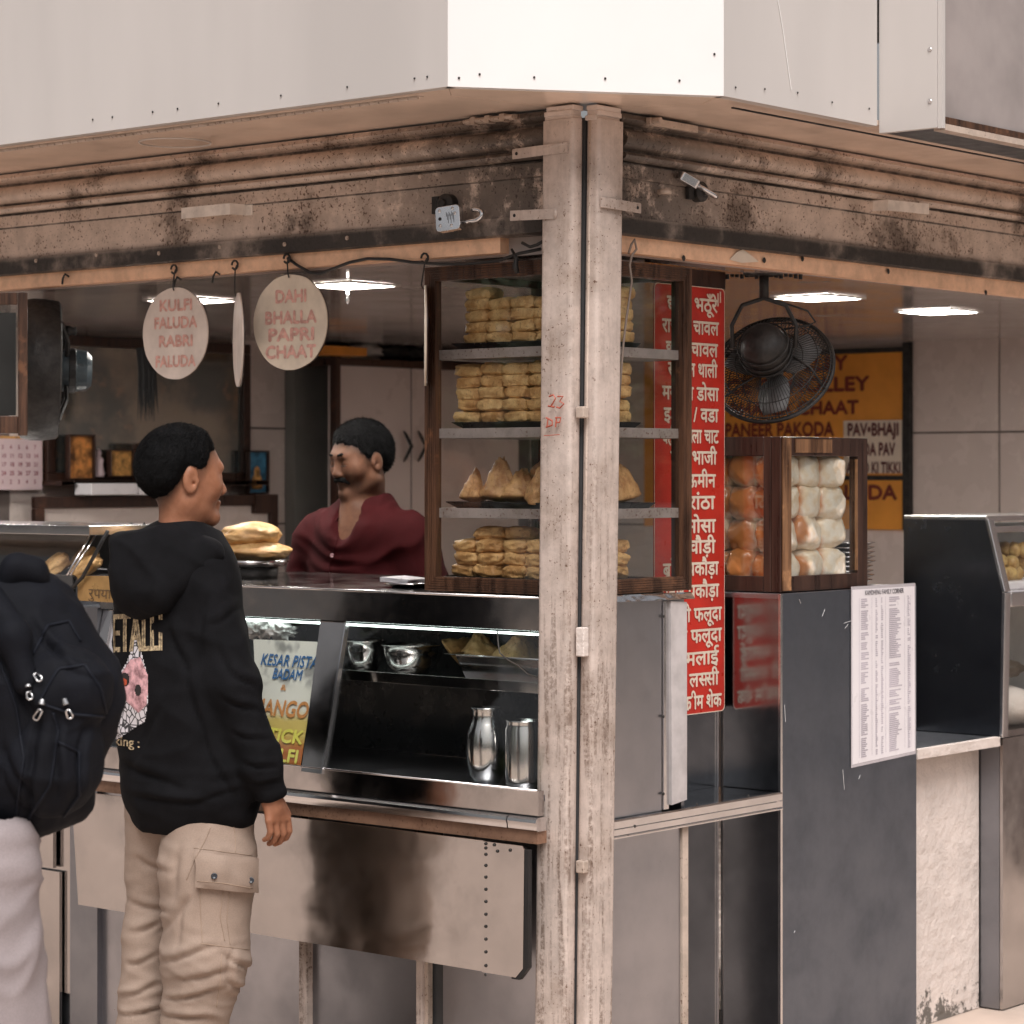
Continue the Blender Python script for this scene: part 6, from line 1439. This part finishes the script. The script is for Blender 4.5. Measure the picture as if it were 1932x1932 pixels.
mb=MB(); dtext(mb,'king :',216,263,1405,26,TH,bold=.05,slope=.12); mb.build('small_lettering',KH,HO)
# trousers
TR=cloth('beige_cotton_twill',(.33,.25,.20),.85,.0,380,.07,.1,10)
def trous(p):
    q=p@R2; g=lambda c:c@R2
    n_=rc(p,P(395,1500,-.03),P(392,1640,-.055),.106,.108); n_=sm(n_,rc(p,P(392,1640,-.055),P(388,1800,-.07),.110,.100),k=.03); n_=sm(n_,rc(p,P(386,1810,-.07),P(364,1945,-.06),.096,.074),k=.03); n_=sm(n_,rc(p,P(364,1945,-.06),P(360,2080,-.06),.074,.084),k=.02)
    l=rc(p,P(316,1500,.05),P(296,1640,.08),.105,.072); l=sm(l,rc(p,P(296,1640,.08),P(282,1760,.08),.068,.060),k=.03); l=sm(l,rc(p,P(282,1760,.08),P(270,1945,.07),.062,.063),k=.02); l=sm(l,rc(p,P(270,1945,.07),P(266,2080,.07),.063,.080),k=.02)
    return np.maximum(sm(n_,l,k=.012),p[:,2]-P(0,1500)[2])
def td(c_,v):
    p=Vector(v); kz=(P(0,1860)[2]-p.z); kn_=max(0,min(1,1-abs(kz)/.22)); top=max(0,min(1,1-abs(P(0,1600)[2]-p.z)/.12))
    q=Vector((p.x*6+p.z*5,p.y*6,p.z*11-p.x*6)); a=ridg(q); b__=ridg(Vector((p.x*9,p.y*9,p.z*30+p.x*10))+Vector((4,4,4)))
    return .9*crease(v,CRT,6.1)+.005*(a*abs(a)-.25)*(.40+.45*kn_)+.004*b__*abs(b__)*(kn_*.8+.2)+.004*top*ridg(Vector((p.x*10+p.z*14,p.y*8,p.z*5)))
TT=bo.mesh('trousers',[(trous,A_([P(200,0)[0],-.22,-.03]),A_([P(500,0)[0],.2,P(0,1490)[2]]),.0068)],TR,disp=td,smooth_it=1)
T2=[bvh(TT)]
def patch(x0,x1,y0,y1,off,name,m,parent,nx=18,ny=18,puff=0.,shear=0.,T=T2,skew=0.,wr=0.,cr=.0):
    V=[]; B_=[]
    for j in range(ny+1):
        for i in range(nx+1):
            u=i/nx;v=j/ny; x=x0+(x1-x0)*u+shear*v; y=y0+(y1-y0)*v+skew*u; e=min(1,6*min(u,1-u))*min(1,6*min(v,1-v))
            p=drape(T,x,y,off+puff*e+wr*noise.noise(Vector((x*.05,y*.022,off*900)))*e); q=drape(T,x,y,-.004)
            if p is None: return None
            V.append(p);B_.append(q)
    n=len(V); mb=MB(); mb.v=[tuple(v) for v in V+B_]
    for j in range(ny):
        for i in range(nx): a=j*(nx+1)+i; mb.f.append((a,a+nx+1,a+nx+2,a+1))
    for i in range(nx): a=i; mb.f.append((a,a+1,n+a+1,n+a)); a=ny*(nx+1)+i; mb.f.append((a,n+a,n+a+1,a+1))
    for j in range(ny): a=j*(nx+1); mb.f.append((a,n+a,n+a+nx+1,a+nx+1)); a=j*(nx+1)+nx; mb.f.append((a,a+nx+1,n+a+nx+1,n+a))
    return mb.build(name,m,parent,auto=50)
pk=patch(372,474,1668,1786,.010,'cargo_pocket',TR,TT,22,24,.010,shear=3,skew=9,wr=.012)
flp=patch(371,477,1610,1672,.016,'pocket_flap',TR,TT,22,12,.002,skew=10,wr=.004)
SEAM=pm('trouser_stitching',(.38,.28,.21),.8)
def seam(pts,T,r,name,m,parent,off=.001,n=26):
    P_=[]; k=len(pts)-1
    for i in range(n+1):
        t=i/n*k; a=min(int(t),k-1); u=t-a; x=pts[a][0]*(1-u)+pts[a+1][0]*u; y=pts[a][1]*(1-u)+pts[a+1][1]*u; p=drape(T,x,y,off)
        if p is not None: P_.append(p)
    if len(P_)>2: return MB().tube(P_,r,5).build(name,m,parent,smooth=True)
TP=T2+[bvh(o) for o in(pk,flp) if o]
for pts in([(366,1600),(400,1604),(474,1614)],[(372,1662),(420,1666),(476,1676)],[(377,1678),(379,1735),(382,1778)],[(378,1780),(425,1786),(473,1792)],[(432,1684),(428,1735),(434,1782)],[(421,1682),(415,1730),(424,1775)],[(398,1560),(385,1590),(368,1620),(352,1660)],[(440,1555),(444,1580),(444,1608)],[(418,1800),(416,1850),(408,1900)]): seam(pts,TP,.0009,'stitched_seam',SEAM,TT,.0006)
BT=pm('dark_trouser_button',(.03,.035,.045),.3)
for a,b in((404,1653),(473,1661)):
    p=drape(TP,a,b,.001); n=(CAM-p).normalized(); MB().lathe([(0,.002),(.004,.002),(.0055,.0035),(.0075,.003),(.008,0)],p,16,n.to_track_quat('Z','Y').to_matrix()).build('button',BT,flp or TT,smooth=True)
# ---------------------------------------------------------------- seller
se=Person(7.95,'seller with moustache in maroon polo shirt, looking down behind the counter',690)
P=se.P; hc2=P(680,860,0); HB2=basis(-.78,-.62,.17); S2=1.0
SK2=skinmat('brown_skin_seller',(.18,.085,.052),(.12,.055,.034))
fs=A_([-.55,-.83,0]);fs/=np.linalg.norm(fs); rs_=np.cross(fs,[0,0,1]); R3=np.stack([fs,rs_,A_([0,0,1.])],1)
shc=P(688,1000,.02)
def sh_(s,dz=0,df=0): return shc+rs_*s+A_([0,0,dz])+fs*df
elb={s:sh_(s*.27,-.30,.0) for s in(-1,1)}; wrs={s:sh_(s*.17,-.33,.25) for s in(-1,1)}
def sbody(p): return sm(headf(p,hc2,HB2,S2,.006),rc(p,P(692,915,.015),P(690,985,.03),.056,.066),rc(p,P(690,985,.03),P(690,1020,.0),.066,.07),k=.04)
def sarm(s):
    W0=wrs[s]; K=W0+fs*.06+A_([0,0,-.02]); return lambda p:sm(rc(p,elb[s],W0,.042,.026),handf(p,W0,K,rs_*(-s)*1.,A_([0,0,1.]),1.),k=.015)
def score(p):
    d=rc(p,sh_(0,-.10),sh_(0,-.55),.085,.09)
    for s in(-1,1): d=sm(d,rc(p,sh_(s*.16,-.05),elb[s],.035,.035),rc(p,sh_(s*.09,-.55),sh_(s*.10,-1.33),.08,.045),k=.03)
    return d
sbody0=sbody
def sbody(p): return sm(sbody0(p),rc(p,sh_(0,.05,.035),sh_(0,-.10,.080),.058,.048),k=.03)
parts=[(sbody,hc2+A_([-.17,-.17,-.30]),hc2+A_([.17,.19,.15]),.0042)]
for s in(-1,1): c=(elb[s]+wrs[s])/2; parts.append((sarm(s),c-.24,c+.24,.006))
parts.append((score,sh_(0,-1.32)-A_([.4,.4,.0]),sh_(0,.05)+A_([.4,.4,0]),.02))
def st2(v):
    s=stubf(hc2,HB2,S2,-.012)(v); q=((v-hc2)@HB2)/S2; g=np.exp(-((q[:,2]+.095)/.03)**2)*(q[:,0]>.0)*.28*(np.sqrt((q*q).sum(1))<.16); return np.maximum(s,g)
sb_=se.mesh('body',parts,SK2,attr=st2,smooth_it=1)
HRS=se.mesh('hair',[(lambda p:hairf(p,hc2,HB2,S2,.015,.022,-.012),hc2-.17,hc2+.17,.0042)],M['hair'],disp=lambda c_,v:.002*noise.noise(c_*80))
strands(se,HRS,hc2,HB2,1,14000,.011,2)
def hq(x,y,z): return hc2+HB2@A_([x,y,z])*S2
def mous(p):
    d=None
    for s in(-1,1):
        e=sm(rc(p,hq(.096,s*.002,-.058),hq(.089,s*.018,-.061),.0085,.0085),rc(p,hq(.089,s*.018,-.061),hq(.076,s*.031,-.074),.008,.0045),k=.006); d=e if d is None else sm(d,e,k=.004)
    return d
se.mesh('moustache',[(mous,hc2-.16,hc2+.16,.0035)],M['hair'],disp=lambda c_,v:.0015*noise.noise(c_*160))
def brow(p):
    d=None
    for s in(-1,1):
        e=sm(rc(p,hq(.0935,s*.013,.016),hq(.090,s*.030,.019),.0040,.0050),rc(p,hq(.090,s*.030,.019),hq(.075,s*.047,.011),.0046,.0025),k=.004); d=e if d is None else np.minimum(d,e)
    return d
se.mesh('eyebrows',[(brow,hc2-.14,hc2+.14,.003)],M['hair'])
for s in(-1,1):
    pts=[se.W(A_([hq(*t)]))[0] for t in((.0905,s*.020,-.016),(.0915,s*.031,-.0185),(.087,s*.043,-.016))]; MB().tube(pts,.0012,5).build('eyelashes',M['black'],se.o,smooth=True)
for s in(-1,1):
    pts=[bo.W(A_([hc+HB@A_(t)]))[0] for t in((.0925,s*.012,.012),(.086,s*.032,.018),(.070,s*.048,.012))]; MB().tube(pts,.003,6).build('eyebrow',M['hair'],bo.o,smooth=True)
PO=cloth('maroon_pique',(.045,.004,.0055),.85,.0,300,.15,.3,8); PO.node_tree.nodes['Principled BSDF'].inputs['Specular IOR Level'].default_value=.15
def polo(p):
    q=p@R3; g=lambda c:c@R3; S_=(.62,1.,1.)
    t=rc(q,g(sh_(0,-.10)),g(sh_(0,-.30)),.20,.215,S_); t=sm(t,rc(q,g(sh_(0,-.30)),g(sh_(0,-.56)),.215,.215,S_),k=.03)
    t=sm(t,rc(p,sh_(-.165,-.02),sh_(.165,-.02),.055,.055),k=.07); t=sm(t,rc(p,P(692,962,.03),P(690,1000,.02),.078,.12),k=.05)
    for s in(-1,1): t=sm(t,rc(p,sh_(s*.185,-.02),sh_(s*.245,-.20),.070,.074),k=.04)
    op=rc(p,P(690,900,.02),P(690,965,.03),.060,.066); V_=rc(p,sh_(0,.05,.11),sh_(0,-.085,.17),.052,.009)
    return np.maximum(sub(sub(t,op,k=.01),V_,k=.008),sh_(0,-.62)[2]-p[:,2])
PL_=se.mesh('polo_shirt',[(polo,sh_(0,-.64)-A_([.4,.35,0]),sh_(0,.12)+A_([.4,.35,0]),.009)],PO,disp=folds(.008,5,9,.3,3),smooth_it=1)
nk=P(690,955,.022)
mb=MB(); n=28
for i in range(n+1):
    ph=math.radians(-158+316*i/n); fr=-math.cos(ph); sd_=math.sin(ph)   # ph=0 is the back of the neck
    drop=max(0,fr)**2
    for rr,z in((.072,.020-.030*drop),(.086,.020-.034*drop),(.124+.006*drop,-.030-.050*drop),(.120,-.036-.050*drop)):
        mb.v.append(tuple(se.W(A_([nk+fs*fr*rr*(.95)+rs_*sd_*rr*1.02+A_([0,0,z])]))[0]))
for i in range(n):
    for k in range(3): a_=i*4+k; mb.f.append((a_,a_+1,a_+5,a_+4))
o=mb.build('collar',PO,PL_,smooth=True); m_=o.modifiers.new('s','SOLIDIFY'); m_.thickness=.004; m_=o.modifiers.new('u','SUBSURF'); m_.render_levels=1
TPo=[bvh(PL_)]
p=drape(TPo,627,1048,.001)
if p is not None: MB().lathe([(0,.001),(.0035,.001),(.0045,.0025),(.0065,.002),(.0068,0)],p,14,(CAM-p).normalized().to_track_quat('Z','Y').to_matrix()).build('button',pm('pink_button',(.6,.35,.38),.3),PL_,smooth=True)
seam([(650,975),(638,1010),(626,1050),(620,1085)],TPo,.0018,'placket_edge',PO,PL_,.001)
def str_(p):
    d=rc(p,sh_(0,-.56),sh_(0,-.66),.17,.16,(1,1,1))
    for s in(-1,1): d=sm(d,rc(p,sh_(s*.09,-.64),sh_(s*.11,-1.28),.10,.07),k=.03)
    return d
se.mesh('trousers',[(str_,A_([shc[0]-.35,-.35,.06]),A_([shc[0]+.35,.4,shc[2]-.52]),.02)],cloth('dark_trousers',(.03,.03,.035)))
for s in(-1,1):
    q=sh_(s*.11,0); q=A_([q[0],q[1],0]); se.mesh('shoe',[(lambda p,q=q:np.maximum(sm(rc(p,q-fs*.06+A_([0,0,.05]),q+fs*.14+A_([0,0,.04]),.045,.04),rc(p,q+A_([0,0,.05]),q+A_([0,0,.12]),.05,.045),k=.03),.024-p[:,2]),q-A_([.25,.25,.0]),q+A_([.25,.25,.18]),.012)],M['black'])
# ---------------------------------------------------------------- passer-by with backpack at the left edge
pb=Person(4.9,'person cut off by the left edge wearing a navy backpack and pale lilac-grey trousers',-40)
P=pb.P; fb=A_([-.92,.39,0]); fb/=np.linalg.norm(fb); rb=np.cross(fb,[0,0,1]); R4=np.stack([fb,rb,A_([0,0,1.])],1)
tc_=P(-185,1250,.0); hc3=P(-225,830,0); HB3=basis(-.92,.39,.0)
SK3=skinmat('brown_skin_passerby',(.33,.16,.09),(.25,.11,.06))
def pbo(p): return sm(headf(p,hc3,HB3,1.),rc(p,P(-207,890,0),P(-200,1010,0),.055,.065),k=.035)
wb_={s:tc_+rb*s*.22+A_([0,0,-.42])+fb*.12 for s in(-1,1)}
def parm(s):
    W0=wb_[s]; K=W0+A_([0,0,-.06]); return lambda p:sm(rc(p,tc_+rb*s*.21+A_([0,0,-.10]),W0,.04,.025),handf(p,W0,K,fb,rb*s,1.),k=.015)
parts=[(pbo,hc3+A_([-.17,-.17,-.30]),hc3+A_([.17,.17,.15]),.006)]+[(parm(s),wb_[s]-A_([.2,.2,.18]),wb_[s]+A_([.2,.2,.36]),.007) for s in(-1,1)]
pbd=pb.mesh('body',parts,SK3,attr=stubf(hc3,HB3,1.)); pb.mesh('hair',[(lambda p:hairf(p,hc3,HB3,1.,.02,.012),hc3-.17,hc3+.17,.007)],M['hair'])
def shirt(p):
    q=p@R4; g=lambda c:c@R4; S_=(.62,1.,1.); t=rc(q,g(tc_+A_([0,0,.14])),g(tc_+A_([0,0,-.28])),.19,.19,S_); t=sm(t,rc(p,tc_+A_([0,0,.19])-rb*.16,tc_+A_([0,0,.19])+rb*.16,.065,.065),k=.06)
    for s in(-1,1): t=sm(t,rc(p,tc_+rb*s*.19+A_([0,0,.15]),tc_+rb*s*.22+A_([0,0,-.08]),.07,.062),k=.04)
    return np.maximum(t,P(0,1572)[2]-p[:,2]-(q[:,0]-g(tc_)[0])*.25)
pb.mesh('shirt',[(shirt,tc_-A_([.36,.36,.5]),tc_+A_([.36,.36,.36]),.010)],cloth('dark_brown_shirt',(.035,.022,.018)),disp=folds(.006,6,10,.3,9))
def ptr(p):
    d=rc(p,P(-75,1540,0),P(-55,1640,0),.120,.125)
    d=sm(d,rc(p,P(-10,1610,-.09),P(-2,1800,-.10),.085,.078),rc(p,P(-2,1800,-.10),P(20,2050,-.10),.076,.082),k=.03); d=sm(d,rc(p,P(20,2050,-.10),P(30,2310,-.10),.082,.085),k=.02)
    e=sm(rc(p,P(-60,1600,.10),P(-75,1900,.10),.09,.075),rc(p,P(-75,1900,.10),P(-90,2310,.10),.075,.085),k=.03); return sm(d,e,k=.01)
pb.mesh('trousers',[(ptr,A_([P(-190,0)[0],-.26,-.05]),A_([P(130,0)[0],.27,P(0,1530)[2]]),.009)],cloth('pale_lilac_trousers',(.29,.25,.255),.85,.0,380,.05,.08,9),disp=folds(.009,5,8,.5,5))
for s,q0 in((1,P(30,2330,-.10)),(-1,P(-90,2330,.10))):
    q=A_([q0[0],q0[1],-.13]); pb.mesh('shoe',[(lambda p,q=q:np.maximum(sm(rc(p,q-fb*.06+A_([0,0,.05]),q+fb*.14+A_([0,0,.04]),.045,.04),rc(p,q+A_([0,0,.05]),q+A_([0,0,.12]),.05,.045),k=.03),-.126-p[:,2]),q-A_([.25,.25,.0]),q+A_([.25,.25,.18]),.012)],M['black'])
# backpack : a thing worn by the person
bpk=Person(4.9,'bulging navy-black backpack with metal zip pulls at the left edge',80); bpk.o.name='backpack'; bpk.o['category']='backpack'; bpk.o.location.z=.95
NV=cloth('navy_nylon',(.0035,.0042,.0075),.8,.0,260,.25,.35,12); NV.node_tree.nodes['Principled BSDF'].inputs['Specular IOR Level'].default_value=.2
def pack(p):
    d=el(p,P(45,1330,-.02),(.150,.13,.235)); d=sm(d,rc(p,P(60,1180,-.01),P(128,1300,-.02),.075,.10),k=.05); d=sm(d,rc(p,P(128,1330,-.03),P(95,1480,-.03),.085,.085),k=.05); d=sm(d,rc(p,P(20,1160,0),P(10,1480,0),.10,.10),k=.05)
    return d
def pocket(p): 
    d=el(p,P(120,1300,-.10),(.090,.075,.085)); d=sm(d,el(p,P(100,1430,-.09),(.100,.08,.115)),k=.02); return sub(d,rc(p,P(20,1345,-.2),P(210,1356,-.2),.006,.006),k=.01)
def pdsp(c_,v): 
    p=Vector(v); a=ridg(Vector((p.x*6+p.z*4,p.y*6,p.z*7))); return crease(v,CRB,4.9)+.010*(a*abs(a)-.3)+.005*noise.noise(p*14)+.002*noise.noise(p*40)
PKM=bpk.mesh('main_bag',[(pack,P(45,1330,-.02)-A_([.3,.28,.42]),P(45,1330,-.02)+A_([.26,.28,.42]),.0075)],NV,disp=pdsp,smooth_it=2)
PK2=bpk.mesh('front_pocket',[(pocket,P(110,1370,-.1)-A_([.16,.12,.22]),P(110,1370,-.1)+A_([.13,.14,.2]),.006)],NV,disp=pdsp,smooth_it=2)
TB=[bvh(PKM),bvh(PK2)]
bpk.mesh('grab_loop',[(lambda p:sm(rc(p,P(0,1120,-.04),P(30,1072,-.06),.035,.026,None),rc(p,P(30,1072,-.06),P(66,1078,-.05),.024,.022),rc(p,P(66,1078,-.05),P(78,1135,-.02),.022,.026),k=.02),P(-30,1180,-.12),P(120,1020,.08),.006)],NV,disp=folds(.003,9,9))
bpk.mesh('shoulder_strap',[(lambda p:np.maximum(sm(rc(p,P(-20,1130,-.10),P(25,1200,-.15),.030,.030),rc(p,P(25,1200,-.15),P(50,1290,-.16),.030,.022),k=.02),-1),P(-60,1340,-.24),P(90,1080,-.02),.006)],NV,disp=folds(.003,9,9))
STT=pm('navy_piping',(.006,.0075,.013),.7,spec=.2)
for pts in([(62,1235),(90,1180),(130,1172),(152,1210)],[(70,1330),(110,1262),(160,1255),(190,1300),(200,1345)],[(45,1560),(95,1480),(110,1380),(100,1345)],[(0,1250),(30,1330),(45,1430),(30,1540)],[(84,1330),(140,1348),(196,1352)],[(110,1400),(150,1420),(150,1500),(120,1540)]): seam(pts,TB,.003,'piping_seam',STT,PKM,.0008,30)
for x,y,dx,dy,L in((52,1262,28,24,1),(55,1290,8,28,0),(80,1318,-6,34,1),(122,1316,10,36,1)):
    o=None; c=drape(TB,x,y,.007); c2=drape(TB,x+dx*.55,y+dy*.55,.010); c3=drape(TB,x+dx,y+dy,.010)
    if c is None or c2 is None or c3 is None: continue
    z_=MB().tube([c,(c+c2)/2],.0048,8,rf=lambda i:(.005,.0075)[i]).build('zip_slider',M['chrome'],PKM,bevel=.001)
    d_=(c3-c2).normalized(); s_=d_.cross((CAM-c2).normalized()).normalized()*.0055
    MB().tube([c2-s_*.6,c3-s_-d_*.004,c3-s_*.5,c3+s_*.5,c3+s_-d_*.004,c2+s_*.6,c2-s_*.6],.0019,6).build('zip_pull',M['chrome'],PKM,smooth=True)

# ================================================================ ADDED TREES (out of view, put in to shape reflections in glass and steel)
LF=pm('leaf_green',(.07,.10,.035),.5,var=.4,scale=3); BK=pm('bark',(.12,.09,.07),.9)
def tree(x,y,h,R_,seed,label):
    rnd=random.Random(seed); o=empty('reflection_tree',(x,y,-.27),label,'tree')
    mb=MB(); mb.tube([(x,y,-.27),(x+.05,y,h*.3),(x-.1,y+.1,h*.55),(x,y,h*.8)],.2,10,rf=lambda i:(.22,.17,.12,.05)[i])
    for k in range(7):
        a=k*.9+seed; mb.tube([(x,y,h*(.35+.05*k)),(x+R_*.4*math.cos(a),y+R_*.4*math.sin(a),h*(.5+.05*k)),(x+R_*.75*math.cos(a),y+R_*.75*math.sin(a),h*(.58+.05*k))],.06,6,rf=lambda i:(.07,.045,.015)[i])
    mb.build('trunk',BK,o,smooth=True)
    mb=MB(); cl=[(rnd.gauss(0,R_*.45),rnd.gauss(0,R_*.45),rnd.gauss(0,h*.20)) for _ in range(34)]
    for c in cl:
        for _ in range(110):
            p=Vector((x+c[0]+rnd.gauss(0,.32),y+c[1]+rnd.gauss(0,.32),h*.58+c[2]+rnd.gauss(0,.28))); a=Vector((rnd.gauss(0,1),rnd.gauss(0,1),rnd.gauss(0,1))).normalized(); b_=a.orthogonal().normalized(); s_=rnd.uniform(.06,.12)
            m_=len(mb.v); mb.v+=[tuple(p-a*s_),tuple(p+b_*s_*.5),tuple(p+a*s_),tuple(p-b_*s_*.5)]; mb.f.append((m_,m_+1,m_+2,m_+3))
    e=mb.build('crown',LF,o); e['kind']='stuff'
tree(-10.5,9.5,5.2,2.6,1,'added unseen leafy tree, mirrored in the left pane of the glass case')
tree(-13.5,6.,6.2,2.8,2,'larger added unseen leafy tree, mirrored beside the first in the counter glass')
tree(10.5,-9.,5.2,2.6,3,'added unseen leafy tree, mirrored in the right pane of the glass case')
tree(13.5,-6.5,6.,2.8,4,'tall added unseen leafy tree, mirrored in the bread counter steel')
